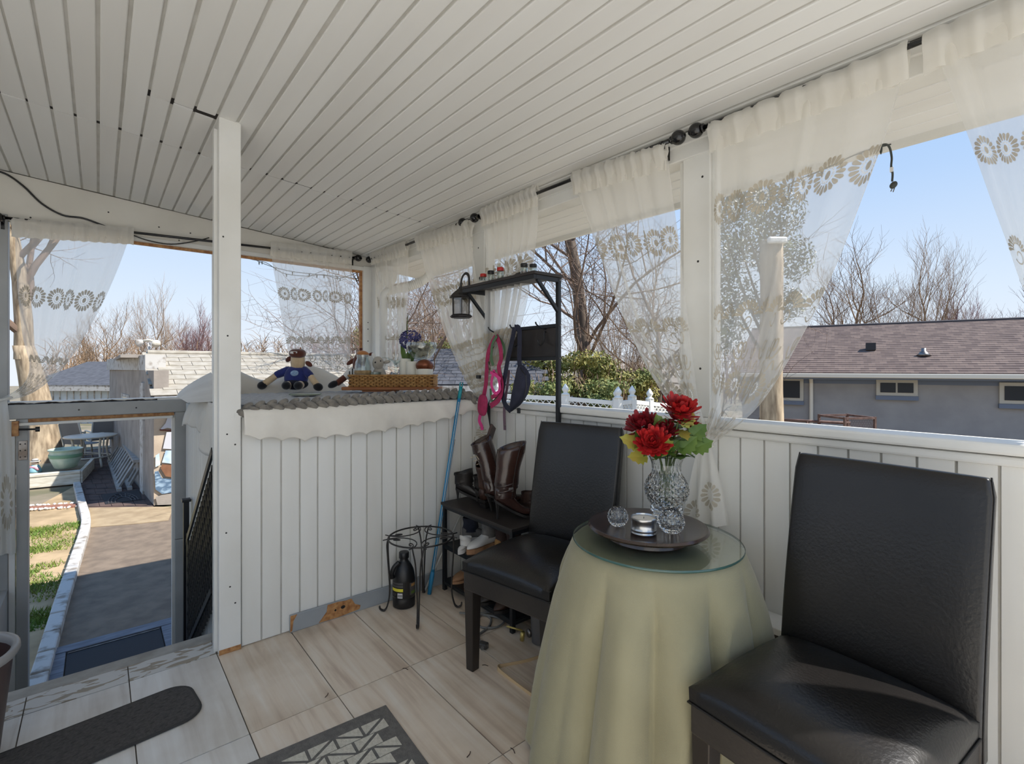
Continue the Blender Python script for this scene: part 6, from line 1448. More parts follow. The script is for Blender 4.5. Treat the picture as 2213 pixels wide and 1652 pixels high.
# painted mural on the end wall: a white-sailed boat on blue waves, kept plain
mural = thing('wall_mural', 'painted boat with white sails on blue waves on the garage end wall', 'mural', (.70, 9.795, GZ0))
MM = Matrix(((1, 0, 0, 0), (0, 0, -1, 0), (0, 1, 0, 0), (0, 0, 0, 1)))
def mp_(name, pts, h, m): put(name, MB().prism(pts, h, MM), m, mural)
def mpx(u, v): p = P(u, v, Y=9.795); return (p.x - .70, p.z - GZ0)
mat('mural_white', (196, 196, 200), .8); mat('mural_brown', (138, 96, 68), .8, (118, 80, 56), 10); mat('mural_blue', (84, 108, 132), .8, (150, 172, 190), 9, (1, 1, 3), thr=(.45, .6)); mat('mural_sky', (158, 182, 202), .8, (220, 232, 240), 5); mat('mural_line', (98, 52, 40), .8)
mp_('sail', [mpx(*c) for c in ((362, 925), (345, 930), (358, 915), (366, 890), (385, 890), (385, 930))], .006, 'mural_white'); mp_('sail', [mpx(*c) for c in ((352, 970), (360, 934), (385, 934), (385, 972))], .006, 'mural_white')
mp_('sail_edge', [mpx(*c) for c in ((345, 931), (385, 933), (385, 930), (345, 928))], .009, 'mural_line')
mp_('cabin', [mpx(*c) for c in ((350, 1000), (358, 974), (390, 974), (390, 1005))], .006, 'mural_sky'); mp_('hull', [mpx(*c) for c in ((347, 1012), (350, 1004), (392, 1006), (392, 1034), (358, 1030))], .006, 'mural_brown')
mp_('wave', [mpx(*c) for c in ((334, 1020), (342, 1018), (350, 1034), (372, 1036), (392, 1030), (392, 1062), (350, 1068), (336, 1058))], .008, 'mural_blue')
mp_('wave', [mpx(*c) for c in ((336, 1075), (350, 1070), (392, 1064), (392, 1090), (340, 1092))], .006, 'stucco'); mp_('sky_patch', [mpx(*c) for c in ((336, 1010), (336, 985), (344, 980), (346, 1005))], .004, 'mural_sky')
# security light above the garage corner
sl0 = at_depth(322, 768, 9.7); sec = thing('security_light', 'twin white security light on a pole above the garage corner', 'lamp', tuple(sl0), FACE)
put('pole', MB().tube([(0, 0, -.25), (0, 0, .24)], .022, 8), 'kerb_white', sec, smooth=True); put('bracket', MB().tube([(-.22, 0, .27), (.02, 0, .29), (.08, 0, .27)], .025, 8), 'bed_timber', sec, smooth=True)
put('lamp_head', MB().lathe([(.03, 0), (.05, .04), (.075, .10), (.078, .12), (0, .11)], 16, M=TM((-.10, 0, .27)) @ RM(0, -1.9, 0)), 'kerb_white', sec, smooth=True); put('lamp_head', MB().lathe([(.03, 0), (.05, .04), (.075, .10), (.078, .12), (0, .11)], 16, M=TM((.10, -.02, .26)) @ RM(.5, 2.0, 0)), 'bed_timber', sec, smooth=True)
# far low house and grey roofed shed
mat('slate', (84, 85, 90), .95, (68, 69, 74), 6, rnd=20); mat('slate_gap', (66, 68, 76), .9); mat('siding_pale', (196, 204, 208), .8, (180, 188, 192), 3)
fh = thing('far_house', 'far low house with a grey roof and pale boarded wall', 'building', tuple(at_depth(178, 868, 20)), FACE)
put('wall', MB().box((-2.4, .3, -1.7), (1.6, .5, .45)), 'siding_pale', fh); put('fascia', MB().box((-2.5, 0, .42), (1.7, .1, .66)), 'kerb_white', fh)
put('roof', MB().add([(-2.5, .0, .66), (1.7, .0, .66), (1.7, 3.2, 1.65), (-2.5, 3.2, 1.65), (-2.5, .0, .60), (1.7, .0, .60), (1.7, 3.2, 1.58), (-2.5, 3.2, 1.58)], [(0, 1, 2, 3), (0, 4, 5, 1), (2, 6, 7, 3), (1, 5, 6, 2), (0, 3, 7, 4)]), 'slate', fh)
for k in range(14): put('batten', MB().box((-2.3 + .28 * k, .27, -1.0), (-2.27 + .28 * k, .31, .42)), 'kerb_white', fh)
sd0 = at_depth(885, 848, 9.6); sh = thing('grey_shed', 'shed with a blue grey shingled roof beyond the corner window', 'shed', (sd0.x, sd0.y, 0), FACE)
R0, R1 = Vector((-.35, 0, .98)), Vector((-.35, 1.6, 1.72)); sn = (R1 - R0).normalized(); Rq = Matrix(((1, 0, 0, 0), (0, sn.y, -sn.z, 0), (0, sn.z, sn.y, 0), (0, 0, 0, 1)))
rf2 = put('roof', MB().add([tuple(R0), (2.6, 0, R0.z), (2.6, 1.6, R1.z), tuple(R1), (-.35, 0, .9), (2.6, 0, .9), (2.6, 1.6, 1.6), (-.35, 1.6, 1.6)], [(0, 1, 2, 3), (0, 4, 5, 1), (2, 6, 7, 3), (1, 5, 6, 2), (0, 3, 7, 4)]), 'slate_gap', sh)
mS2 = MB().box((0, 0, 0), (.236, .20, .010)).mesh('shingle'); mS2.materials.append(MATS['slate'])
for r_ in range(11):
    p = R0.lerp(R1, r_ / 11)
    for k in range(12):
        o = bpy.data.objects.new('shingle', mS2); COL.objects.link(o); o.parent = rf2; o.matrix_local = TM((-.35 + k * .245 + (.12 if r_ % 2 else 0), p.y - .01, p.z + .012)) @ Rq @ RM(-.05)
put('fascia', MB().box((-.38, -.06, .84), (2.62, .0, .97)), 'kerb_white', sh); put('wall', MB().box((-.25, .15, GZ0), (2.5, .3, .9)), 'siding_pale', sh)

# ---------------------------------------------------------------- the neighbour's side
E_ = Vector((-.296, .955, 0)); N_ = Vector((.955, .296, 0)); G0 = at_depth(1940, 809, 12.0); zg = G0.z
nh = thing('neighbour_house', 'long grey stucco bungalow with a brown shingled roof', 'building', (G0.x, G0.y, 0))
def NP(s, n_, z): return tuple(E_ * s + N_ * n_ + Vector((0, 0, z)))
def nbox(name, s0, s1, n0, n1, z0, z1, m, par=nh, bevel=0): return put(name, MB().add([NP(s, n_, z) for z in (z0, z1) for s, n_ in ((s0, n0), (s1, n0), (s1, n1), (s0, n1))], [(3, 2, 1, 0), (4, 5, 6, 7), (0, 1, 5, 4), (1, 2, 6, 5), (2, 3, 7, 6), (3, 0, 4, 7)]), m, par, bevel=bevel)
mat('stucco_grey', (158, 154, 152), .95, (146, 142, 141), 2, bump=.3, bscale=20); mat('trim_slate', (108, 116, 132), .7); mat('frame_cream', (186, 178, 164), .6); mat('gutter_cream', (224, 214, 198), .5)
nbox('wall', -8, 3.5, .42, .6, -1.2, zg - .04, 'stucco_grey'); nbox('soffit', -8.1, 3.7, .02, .45, zg - .14, zg - .02, 'trim_slate'); nbox('frieze', -8.1, 3.6, .40, .43, zg - .26, zg - .10, 'trim_slate')
nbox('gutter', -8.1, 3.75, -.08, .03, zg - .10, zg + .01, 'gutter_cream', bevel=.02)
def sh_mat():
    m, t, b = nodes_of('shingle_brown')
    tcn = nd(t, 'ShaderNodeTexCoord'); mp = nd(t, 'ShaderNodeMapping'); mp.inputs['Rotation'].default_value = (0, 0, -math.atan2(.955, -.296)); t.links.new(tcn.outputs['Object'], mp.inputs[0])
    bk = nd(t, 'ShaderNodeTexBrick'); bk.inputs['Scale'].default_value = 1; bk.inputs['Brick Width'].default_value = .16; bk.inputs['Row Height'].default_value = .15; bk.inputs['Mortar Size'].default_value = .004; bk.inputs['Bias'].default_value = 0
    bk.inputs['Color1'].default_value = lin((116, 99, 90)); bk.inputs['Color2'].default_value = lin((88, 73, 68)); bk.inputs['Mortar'].default_value = lin((84, 74, 74)); t.links.new(mp.outputs[0], bk.inputs['Vector'])
    t.links.new(bk.outputs[0], b.inputs['Base Color']); b.inputs['Roughness'].default_value = .95
sh_mat()
RR0, RR1 = Vector((0, -.05, zg + .02)), Vector((0, 4.0, 2.66)); rs_ = MB(); nc = 27
for k in range(nc):
    a = RR0.lerp(RR1, k / nc); b = RR0.lerp(RR1, (k + 1.25) / nc); q = [NP(-8.1, a.y, a.z + .014), NP(3.7, a.y, a.z + .014), NP(3.7, b.y, b.z + .002), NP(-8.1, b.y, b.z + .002), NP(-8.1, a.y, a.z - .004), NP(3.7, a.y, a.z - .004)]
    rs_.add(q, [(3, 2, 1, 0), (0, 1, 5, 4)])
nroof = put('roof', MB().add([NP(-8.1, RR0.y, RR0.z - .01), NP(3.7, RR0.y, RR0.z - .01), NP(3.7, RR1.y, RR1.z - .01), NP(-8.1, RR1.y, RR1.z - .01), NP(3.7, 8.0, zg), NP(-8.1, 8.0, zg)], [(3, 2, 1, 0), (2, 3, 5, 4), (0, 3, 5), (1, 4, 2)]), 'shingle_brown', nh)
o = put('shingle_courses', rs_, 'shingle_brown', nroof); o['kind'] = 'stuff'
put('ridge_cap', MB().tube([NP(-8.1, 4.0, 2.67), NP(3.7, 4.0, 2.67)], .05, 6), mat('ridge_dark', (70, 66, 68), .9), nroof)
def nwin(s0, s1, z0, z1, two):
    w = nbox('window', s0, s1, .36, .44, z0, z1, 'frame_cream', bevel=.01)
    mid = (s0 + s1) / 2; fr = .085
    for a, b in (((s0 + fr, mid - .02), (mid + .02, s1 - fr)) if two else ((s0 + fr, s1 - fr),)): nbox('pane', a, b, .345, .37, z0 + fr, z1 - fr, mat('dark_pane', (40, 42, 46), .35, spec=.25), w)
    nbox('sill', s0 - .01, s1 + .01, .33, .44, z0 - .10, z0, 'trim_slate', w)
nwin(-.42, .40, .62, 1.03, True); nwin(1.98, 2.85, .42, 1.05, False); nwin(-3.1, -1.86, .50, .99, True)
put('downspout', MB().tube([NP(1.80, .10, zg - .05), NP(1.80, .34, zg - .25), NP(1.80, .36, -.9)], .045, 8), 'gutter_cream', nh)
vp_ = RR0.lerp(RR1, .42); vt = put('roof_vent', MB().box((-.11, -.11, 0), (.11, .11, .20), TM(NP(.45, vp_.y, vp_.z)) @ RM(0, 0, .3)), mat('vent_black', (34, 34, 40), .5), nh); put('flashing', MB().box((-.2, -.16, 0), (.2, .16, .012), TM(NP(.45, vp_.y, vp_.z - .01)) @ RM(0, 0, math.atan2(.296, .955)) @ RM(0, -.38, 0)), 'slate_gap', vt)
vp_ = RR0.lerp(RR1, .30); put('roof_vent', MB().lathe([(.16, 0), (.10, .06), (.075, .10), (.05, .11), (.05, .19), (0, .19)], 16, TM(NP(-.62, vp_.y, vp_.z)).translation), 'steel', nh, smooth=True)
# pipe rail and rusty trailer
mat('rust', (112, 86, 76), .8, (84, 62, 54), 14)
r0, r1 = at_depth(1640, 905, 8.2), at_depth(1838, 915, 7.6); pr_ = thing('pipe_rail', 'rusty pipe fence rail in front of the grey bungalow', 'fence', tuple(r0)); put('rail', MB().tube([(0, 0, 0), r1 - r0], .022, 8), 'rust', pr_, smooth=True)
for f in (.05, .55, .98): put('post', MB().tube([(r1 - r0) * f, (r1 - r0) * f + Vector((0, 0, -1.6))], .022, 8), 'rust', pr_, smooth=True)
c0 = at_depth(1826, 930, 7.3); tl_ = thing('utility_trailer', 'small rusty utility trailer with mesh sides in front of the bungalow', 'trailer', (c0.x, c0.y, c0.z - .25), math.atan2(BXR.y, BXR.x) + .15)
for a, b in (((0, 0, .42), (.5, 0, .42)), ((0, .5, .42), (.5, .5, .42)), ((0, 0, .42), (0, .5, .42)), ((.5, 0, .42), (.5, .5, .42)), ((0, 0, .12), (.5, 0, .12)), ((0, 0, .25), (.5, 0, .25))): put('rail', MB().beam(a, b, .03, .03), 'rust', tl_)
for x in (0, .5):
    for y in (0, .5): put('stake', MB().beam((x, y, -.6), (x, y, .44), .03, .03), 'rust', tl_)
b1 = MB()
for k in range(18): b1.tube([(.5 * k / 18, 0, .13), (.5 * k / 18 + .12, 0, .42)] if k < 14 else [(.5 * k / 18, 0, .13), (.5, 0, .13 + (.5 - .5 * k / 18) * 2.4)], .003, 4); b1.tube([(.5 * k / 18, 0, .42), (min(.5, .5 * k / 18 + .12), 0, .13)], .003, 4)
put('mesh_side', b1, 'rust', tl_); put('bed', MB().box((0, 0, .08), (.5, .5, .11)), mat('trailer_bed', (150, 116, 104), .9), tl_)
put('wheel', MB().lathe([(.04, -.05), (.18, -.05), (.2, -.03), (.2, .03), (.18, .05), (.04, .05)], 20, M=TM((.25, -.06, -.35)) @ RM(math.pi / 2)), 'rubber', tl_, smooth=True)
# white lattice fence
mat('vinyl', (232, 230, 224), .5)
def fence(label, pts, top, post_h, lat):
    t = thing('lattice_fence', label, 'fence', tuple(pts[0]), group='white lattice fencing'); z = Vector(pts[0])
    for i, p in enumerate(pts):
        q = Vector(p) - z
        po = put('post', MB().box((q.x - .055, q.y - .055, -1.6 + q.z), (q.x + .055, q.y + .055, post_h + q.z)), 'vinyl', t, bevel=.006)
        put('post_cap', MB().lathe([(.07, post_h), (.075, post_h + .02), (.04, post_h + .035), (.035, post_h + .05), (.058, post_h + .085), (.06, post_h + .11), (.03, post_h + .16), (.01, post_h + .19), (0, post_h + .195)], 12, (q.x, q.y, q.z)), 'vinyl', po, smooth=True)
    for i in range(len(pts) - 1):
        a, b = Vector(pts[i]) - z, Vector(pts[i + 1]) - z; L = (b - a).length; d = (b - a).normalized()
        put('top_rail', MB().beam(a + Vector((0, 0, top)), b + Vector((0, 0, top)), .045, .07), 'vinyl', t); put('mid_rail', MB().beam(a + Vector((0, 0, top - lat)), b + Vector((0, 0, top - lat)), .045, .06), 'vinyl', t)
        put('board_panel', MB().beam(a + Vector((0, 0, top - lat - .7)), b + Vector((0, 0, top - lat - .7)), .03, 1.35), 'vinyl', t)
        lt = MB(); h = lat - .06; st2 = .105; k = -h
        while k < L:
            for sgn in (1, -1):
                x0_, x1_ = k, k + h; z0_, z1_ = (top - lat + .03, top - .03) if sgn > 0 else (top - .03, top - lat + .03)
                f0 = max(0, -x0_ / h); f1 = min(1, (L - x0_) / h)
                if f1 > f0: lt.beam(a + d * (x0_ + h * f0) + Vector((0, 0, lerp(z0_, z1_, f0))), a + d * (x0_ + h * f1) + Vector((0, 0, lerp(z0_, z1_, f1))), .010, .036, up=(-d.y, d.x, 0))
            k += st2
        put('lattice', lt, 'vinyl', t)
f0_, f1_ = at_depth(1075, 856, 8.6), at_depth(1222, 862, 8.4); f2_ = at_depth(1333, 872, 8.2)
fence('white lattice topped fence running behind the coat rack', [f0_, f1_, f2_], .0, .06, .26)
g1, g2, g3 = at_depth(1336, 880, 8.1), at_depth(1366, 876, 8.5), at_depth(1404, 880, 9.0); g4 = at_depth(1450, 884, 9.4)
fence('short white lattice fence with stepped posts below the bush', [g1, g2, g3, g4], .06, .14, .30)
# corrugated downspout and string lights under the eaves
ds = thing('downspout', 'white corrugated downspout bending from the eaves by the corner', 'downspout', tuple(at_depth(922, 598, 4.15)))
dz0 = at_depth(922, 598, 4.15)
put('pipe', MB().tube(smoothpath([at_depth(u, v, 4.15) - dz0 for u, v in ((930, 590), (915, 607), (890, 618), (855, 626), (833, 634), (829, 660), (829, 740), (829, 800))], 6), .034, 12), 'vinyl', ds, smooth=True)
b1 = MB()
for k in range(9):
    p = at_depth(912 - 4 * k, 608.5 + 1.6 * k, 4.15) - dz0; d = Vector((-.9, .6, -.3)).normalized(); b1.tube([p - d * .006, p + d * .006], .040, 12)
put('corrugation', b1, 'vinyl', ds, smooth=True)
lo_ = at_depth(838, 600, 4.3); el = thing('eave_lamp', 'white bowl shaped lamp under the eaves outside the corner', 'lamp', tuple(lo_)); put('bowl', MB().lathe([(.01, -.085), (.05, -.07), (.075, -.02), (.08, .03), (.075, .05), (0, .05)], 20), 'vinyl', el, smooth=True); put('mount', MB().lathe([(.05, .05), (.055, .09), (0, .10)], 14), 'vinyl', el)
def string_lights(label, pts, step=3):
    t = thing('string_lights', label, 'string lights', tuple(pts[0]), group='string lights outside'); z = Vector(pts[0]); pa2 = [p - z for p in smoothpath(pts, 5)]
    put('wire', MB().tube(pa2, .0032, 5), 'cord_dark', t)
    for k in range(2, len(pa2), step): put('bulb', MB().lathe([(.004, 0), (.006, -.006), (.005, -.02), (.001, -.032)], 7, tuple(pa2[k])), 'cord_dark', t)
mat('cord_dark', (58, 62, 58), .6)
string_lights('sagging string lights outside the far window', [at_depth(u, v, 4.75) for u, v in ((500, 530), (560, 566), (620, 585), (680, 593), (730, 598), (790, 604))])
string_lights('second sagging wire of lights lower outside the far window', [at_depth(u, v, 4.85) for u, v in ((505, 525), (530, 556), (575, 568), (610, 590), (660, 597), (700, 594), (735, 602), (790, 582))], 7)
string_lights('string lights along the eaves outside the widest window', [at_depth(u, v, 2.05) for u, v in ((1560, 470), (1640, 430), (1720, 392), (1790, 362), (1860, 330), (1925, 312))])
pl0 = at_depth(1922, 316, 1.95); plg = thing('hanging_plug', 'dark electric plug dangling on its cord from the eaves', 'plug', tuple(pl0))
def PG(u, v): return at_depth(u, v, 1.95) - pl0
put('cord', MB().tube(smoothpath([PG(1900, 318), PG(1912, 312), PG(1922, 318), PG(1927, 340), PG(1926, 360), PG(1929, 375), PG(1928, 392)], 5), .004, 6), 'cord_dark', plg, smooth=True)
put('plug_body', MB().ell(PG(1931, 400), (.012, .012, .016), 10, 8, RM(.4, .5)), 'cord_dark', plg, smooth=True); put('prong', MB().tube([PG(1929, 406), PG(1925, 414)], .002, 5).tube([PG(1933, 407), PG(1930, 415)], .002, 5), 'steel', plg); put('tag', MB().cbox(PG(1927, 367), (.010, .010, .018)), 'label_white', plg)
# ---------------------------------------------------------------- trees and shrubs
mat('bark_grey', (118, 104, 90), .95, (86, 74, 64), 9, (1, 1, .25), bump=.8, bscale=20); mat('bark_pale', (188, 168, 140), .95, (132, 114, 92), 16, (1, 1, .2), bump=1.0, bscale=26); mat('twig_brown', (116, 96, 82), .95); mat('twig_rose', (128, 98, 96), .95); mat('twig_tan', (140, 116, 92), .95)
def grow(seed, h, r, levels=5, spread=.75, up=.35, n0=5, kids_=(3, 4), trunk_f=.35, taper=.68, jit=.25, rc=.6, tl=.42, cl=1.0):
    """bare tree: trunk and branch meshes"""
    rng = random.Random(seed); tr, brs = MB(), MB()
    def seg(p, d, L, r0, lev):
        n = 4 if lev < 2 else 3; pts = [Vector(p)]; dd = Vector(d)
        for k in range(n):
            dd = (dd + Vector((rng.uniform(-1, 1), rng.uniform(-1, 1), rng.uniform(-.6, .8))) * jit * (1 if lev else .3) + Vector((0, 0, up * .12))).normalized(); pts.append(pts[-1] + dd * (L / n))
        rs = [lerp(r0, r0 * .55, k / n) for k in range(n + 1)]
        (tr if lev == 0 else brs).tube(pts, rs, 10 if lev == 0 else 6 if lev == 1 else 4 if lev == 2 else 3, cap=False)
        if lev >= levels: return
        c = n0 if lev == 0 else rng.randint(*kids_)
        for i in range(c):
            f = lerp(trunk_f if lev == 0 else .3, 1, (i + rng.random() * .6) / c); x = f * n; j = min(int(x), n - 1); q = pts[j].lerp(pts[j + 1], x - j)
            a = rng.uniform(0, 6.283) + i * 2.4; o = dd.orthogonal().normalized(); o2 = dd.cross(o); nd_ = (dd * (1 - spread * .5) + (o * math.cos(a) + o2 * math.sin(a)) * spread + Vector((0, 0, up))).normalized()
            seg(q, nd_, L * taper * (cl if lev == 0 else 1) * rng.uniform(.75, 1.15), max(rs[j] * (rc if lev == 0 else .6), .004), lev + 1)
        seg(pts[-1], dd, L * taper, rs[-1], lev + 1)
    seg((0, 0, 0), (0, 0, 1), h * tl, r, 0)
    return tr, brs
KINDS_ = {}
def tree_kind(key, bark, twig, **k):
    a, b = grow(**k); m1 = a.mesh('trunk', True); m1.materials.append(MATS[bark]); m2 = b.mesh('branches'); m2.materials.append(MATS[twig]); KINDS_[key] = (m1, m2)
tree_kind('tall', 'bark_grey', 'twig_brown', seed=3, h=9.0, r=.21, levels=5, spread=.85, up=.16, n0=9, kids_=(3, 3), trunk_f=.22, rc=.27, tl=.78, cl=.55)
tree_kind('round', 'bark_grey', 'twig_rose', seed=8, h=6.0, r=.12, levels=5, spread=.62, up=.5, n0=7, kids_=(3, 4), trunk_f=.12, taper=.72)
tree_kind('vase', 'bark_grey', 'twig_tan', seed=21, h=6.5, r=.10, levels=5, spread=.62, up=.42, n0=7, kids_=(3, 3), trunk_f=.15, taper=.72, rc=.5)
tree_kind('wide', 'bark_grey', 'twig_brown', seed=33, h=8.0, r=.14, levels=5, spread=.95, up=.12, n0=7, kids_=(3, 4), trunk_f=.35, taper=.72, rc=.42)
def plant_tree(key, label, u, d, s, rz, z=-1.0, sx=1.15, group='bare trees around the yard', name='bare_tree'):
    p = at_depth(u, HY, d); t = thing(name, label, 'tree', (p.x, p.y, z), rz, group); t.scale = (s * sx, s * sx, s)
    for nm, me in zip(('trunk', 'branches'), KINDS_[key]):
        o = bpy.data.objects.new(nm, me); COL.objects.link(o); o.parent = t
    return t
plant_tree('tall', 'tall bare tree with a thick grey trunk behind the coat rack', 1268, 13.5, .95, .4)
plant_tree('wide', 'bare tree spreading its limbs outside the corner behind the plush toys', 800, 11.5, .80, 1.1)
plant_tree('round', 'bare round crowned tree just beside the white post', 415, 33, .95, .3)
plant_tree('vase', 'thin bare tree above the security light', 335, 30, 1.0, 1.9, sx=.8)
plant_tree('vase', 'bare crooked tree above the far grey roof', 225, 27, .80, 2.6, sx=1.2)
plant_tree('vase', 'bare rosy tree above the blue hyacinth', 912, 24, .95, .9, sx=.9)
plant_tree('vase', 'slim bare tree inside the swept lace curtain of the corner window', 968, 20, .9, .4)
plant_tree('vase', 'bare many stemmed tree over the bungalow ridge beside the wide curtain', 1850, 27, 1.25, .2, sx=1.2)
plant_tree('round', 'dense bare round tree over the bungalow ridge', 2085, 30, 1.10, 1.4, sx=1.1)
plant_tree('vase', 'tall thin bare tree over the bungalow ridge between two crowns', 2000, 27, 1.35, 3.3, sx=.8)
plant_tree('round', 'dense bare tree over the bungalow ridge at the picture edge', 2235, 31, 1.05, 4.0)
plant_tree('vase', 'young bare tree beside the thick grey trunk', 1345, 12, .62, 5.0, sx=.7)
plant_tree('wide', 'bare tree seen through the curtain above the red flowers', 1420, 16, .85, 3.9)
plant_tree('tall', 'bare tree seen through the widest curtain', 1790, 26, .44, 2.2)
# big trunk behind the raised bed, its limbs behind the door curtain
p = at_depth(91, HY, 10.9); bt_ = thing('big_tree', 'massive pale barked tree trunk beyond the yard door', 'tree', (p.x, p.y, -1.0))
secs = []
for i in range(10):
    z = .31 * i; r_ = .34 * (1 + .35 * math.exp(-z * 2.2)) * (1 - .055 * i); secs.append([(r_ * (1 + .06 * math.sin(5 * a + i * .3)) * math.cos(a) - .03 * i * i * .12, r_ * (1 + .06 * math.cos(7 * a)) * math.sin(a), z) for a in [6.283 * k / 18 for k in range(18)]])
put('trunk', MB().loft(secs), 'bark_pale', bt_, smooth=True)
a_, b_ = grow(44, 8, .17, 5, .8, .3, 6, (3, 3), .12, rc=.5); o = put('branches', b_, 'twig_brown', bt_); o.location = (-.28, 0, 2.5)
o = put('limb', a_, 'bark_pale', bt_, smooth=True); o.location = (-.28, 0, 2.5)
# pale trunk wrapped in evergreen, in front of the bungalow
mat('holly', (52, 66, 36), .35, (120, 128, 74), 3, thr=(.5, .7)); mat('bush_gold', (150, 138, 70), .7, (96, 104, 48), 2.5, thr=(.4, .6)); mat('bush_green', (84, 100, 46), .7, (150, 146, 84), 3, thr=(.45, .65))
def foliage(rng, blobs, n, size):
    mb = MB()
    for k in range(n):
        c, r_ = blobs[rng.randrange(len(blobs))]
        while True:
            q = Vector((rng.uniform(-1, 1), rng.uniform(-1, 1), rng.uniform(-1, 1)))
            if .35 < q.length < 1: break
        p = Vector(c) + Vector((q.x * r_[0], q.y * r_[1], q.z * r_[2])); d = (q.normalized() + Vector((rng.uniform(-1, 1), rng.uniform(-1, 1), rng.uniform(-1, 1))) * .7).normalized(); s1 = d.orthogonal().normalized(); a = rng.uniform(0, 6.28); e = s1 * math.cos(a) + d.cross(s1) * math.sin(a); f = d.cross(e); s = size * rng.uniform(.6, 1.3)
        mb.add([p, p + e * s * .5 + f * s * .3 + d * s * .1, p + e * s, p + e * s * .5 - f * s * .3 + d * s * .1], [(0, 1, 2, 3)])
    return mb
p = at_depth(1667, HY, 7.4); ht_ = thing('pale_trunk', 'pale ridged tree trunk wrapped in evergreen in front of the bungalow', 'tree', (p.x, p.y, -1.0))
secs = []
for i in range(14):
    z = 4.2 * i / 13; r_ = .155 * (1 + .12 * math.exp(-z)) * (1 + .03 * math.sin(i * 1.7)); secs.append([(r_ * (1 + .05 * math.sin(9 * a + i)) * math.cos(a), r_ * (1 + .05 * math.cos(7 * a - i)) * math.sin(a), z) for a in [6.283 * k / 20 for k in range(20)]])
put('trunk', MB().loft(secs), 'bark_pale', ht_, smooth=True)
put('white_cap', MB().box((-.14, -.20, 0), (.14, -.12, .10), TM((0, 0, 4.12)) @ RM(0, 0, FACE)), 'vinyl', ht_, bevel=.03)
rng = random.Random(31); Rf = Matrix.Rotation(FACE, 3, 'Z')
bl = [(tuple(Rf @ Vector((x, y, z))), (rx, .45, rz_)) for x, y, z, rx, rz_ in ((-.55, .5, 4.9, .45, .45), (-.1, .5, 5.15, .5, .4), (.35, .5, 4.75, .35, .45), (-.6, .5, 4.1, .35, .45), (-.45, .45, 3.5, .35, .5), (.42, .4, 4.0, .25, .4), (-.6, .5, 2.9, .3, .4), (.3, .4, 3.3, .22, .3), (0, .6, 4.4, .5, .5))]
o = put('evergreen_leaves', foliage(rng, bl, 11000, .055), 'holly', ht_)
for k in range(7): put('stem', MB().tube(smoothpath([Vector((0, 0, 2.3 + .25 * k)), Rf @ Vector((-.35 + .11 * k, .3, 3.2 + .2 * k)), Rf @ Vector((-.7 + .18 * k, .5, 4.6))], 5), [.03 - .0025 * i for i in range(11)], 6), 'bark_grey', ht_, smooth=True)
# hedge of golden shrubs above the white fence
def shrub(label, u, v, d, rx, rz_, m, n, seed, size=.075):
    rng = random.Random(seed); p = at_depth(u, v, d); t = thing('shrub', label, 'shrub', (p.x, p.y, -1.0), FACE, 'shrubs beyond the white fence'); c = p.z + 1.0
    blobs = [((rng.uniform(-.65, .65) * rx, rng.uniform(-.3, .3), c + rng.uniform(-.7, .5) * rz_), (rx * rng.uniform(.3, .5), .5, rz_ * rng.uniform(.3, .5))) for _ in range(9)]
    put('leaves', foliage(rng, blobs, n, size), m, t)
    b = MB()
    for k in range(26):
        a = rng.uniform(-1, 1); b.tube(smoothpath([(a * rx * .4, rng.uniform(-.2, .2), .1), (a * rx * .7, rng.uniform(-.3, .3), c), (a * rx * rng.uniform(.9, 1.2), rng.uniform(-.4, .4), c + rz_ * rng.uniform(.5, 1.25))], 4), [.016 - .0017 * i for i in range(9)], 4)
    put('stems', b, 'twig_tan', t)
shrub('big golden green shrub under the thick grey trunk', 1235, 805, 10.5, 1.1, .62, 'bush_gold', 5200, 1)
shrub('golden shrub spreading beside the lace curtain', 1350, 815, 10.8, .9, .62, 'bush_gold', 4200, 2)
shrub('dark green shrub at the fence behind the waist bag', 1165, 848, 9.6, .62, .36, 'bush_green', 2600, 3)
shrub('green shrub low behind the fence posts', 1300, 850, 9.9, .7, .38, 'bush_green', 2600, 4)
shrub('yellow green shrub beside the shell goblet', 955, 770, 13, .7, .55, 'bush_gold', 2400, 5)
shrub('yellow green shrub behind the corner post', 775, 745, 17, .5, .8, 'bush_gold', 1800, 6)
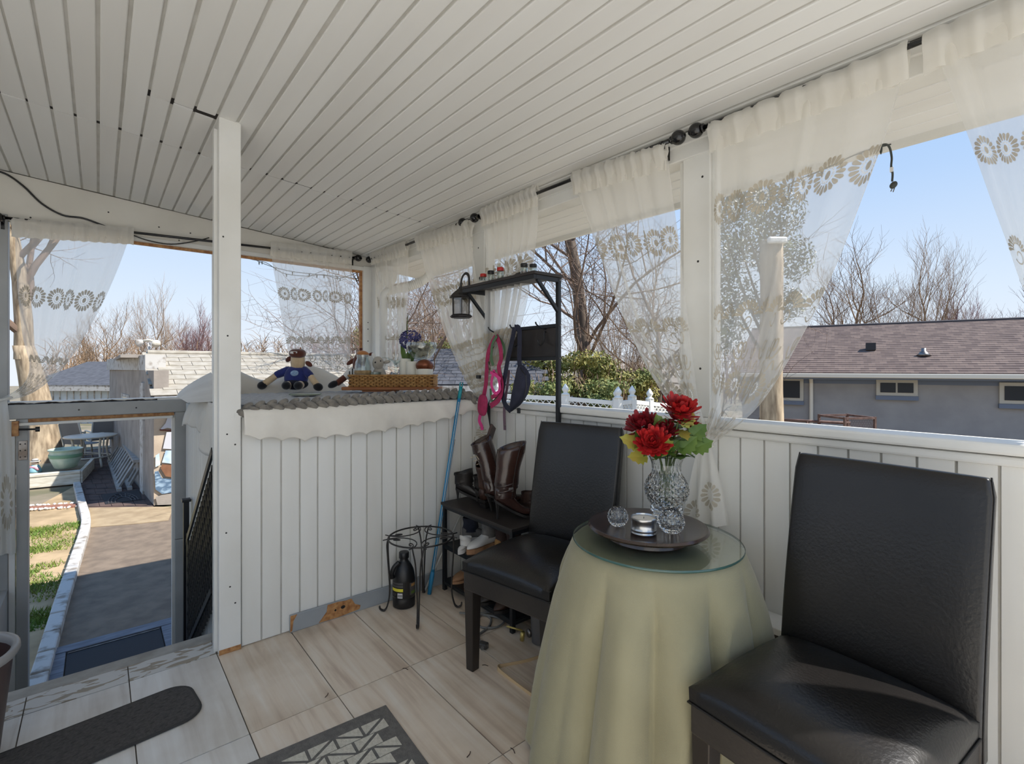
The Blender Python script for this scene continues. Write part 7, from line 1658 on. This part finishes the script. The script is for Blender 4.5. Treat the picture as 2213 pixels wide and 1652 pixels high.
# pale roofed houses beyond the shrubs
mat('roof_pale', (172, 166, 152), .9, (150, 146, 132), 4)
for u, v, d, w, lab in ((1150, 815, 22, 2.2, 'far pale gabled house behind the waist bag'), (1385, 832, 17, 1.3, 'far dark shed roof behind the golden shrub')):
    p = at_depth(u, v, d); t = thing('far_cottage', lab, 'building', (p.x, p.y, -1), FACE); hz = p.z + 1
    put('wall', MB().box((-w, 0, 0), (w, 4, hz - .1)), 'siding_pale' if u < 1200 else 'bark_grey', t); put('roof', MB().add([(-w - .2, -.3, hz - .2), (w + .2, -.3, hz - .2), (w + .2, 2, hz + .75), (-w - .2, 2, hz + .75), (-w - .2, 4.3, hz - .2), (w + .2, 4.3, hz - .2)], [(0, 1, 2, 3), (3, 2, 5, 4)]), 'roof_pale' if u < 1200 else 'stucco', t, thick=.1)
    put('bargeboard', MB().box((-w - .25, -.36, hz - .28), (w + .25, -.28, hz - .16)), 'kerb_white', t)
# woodland along the horizon
def thicket(label, u0, u1, d, htop, n, m, seed):
    rng = random.Random(seed); b = MB()
    for k in range(n):
        u = rng.uniform(u0, u1); dd_ = d * rng.uniform(.85, 1.2); p = at_depth(u, HY, dd_); h = htop * rng.uniform(.45, 1.0) * dd_ / d; p.z = -1.0
        lean = Vector((rng.uniform(-1, 1), rng.uniform(-1, 1), 0)) * .16 * h
        t1 = p + Vector((0, 0, h * .55)) + lean * .4; t2 = p + Vector((0, 0, h)) + lean
        b.tube([p, t1, t2], [.05, .03, .006], 3, cap=False)
        for q in range(11):
            f = rng.uniform(.3, 1); s0 = p.lerp(t1, f * 1.7) if f < .58 else t1.lerp(t2, (f - .58) / .42); e = s0 + Vector((rng.uniform(-1, 1), rng.uniform(-1, 1), rng.uniform(.2, 1.1))) * h * .20; b.tube([s0, s0.lerp(e, .5) + Vector((0, 0, .03 * h)), e], [.02, .013, .004], 3, cap=False)
    tag(put('thicket', b, m), label, 'woodland', 'bare woodland along the horizon', 'stuff')
thicket('bare brown woodland beyond the garage', 100, 640, 32, 4.2, 420, 'twig_tan', 1)
thicket('bare woodland outside the corner', 640, 1000, 28, 4.4, 240, 'twig_rose', 2)
thicket('bare woodland beyond the golden shrubs', 1000, 1560, 22, 2.7, 170, 'twig_tan', 3)
thicket('bare reddish woodland beyond the bungalow', 1560, 2330, 36, 4.6, 420, 'twig_rose', 4)
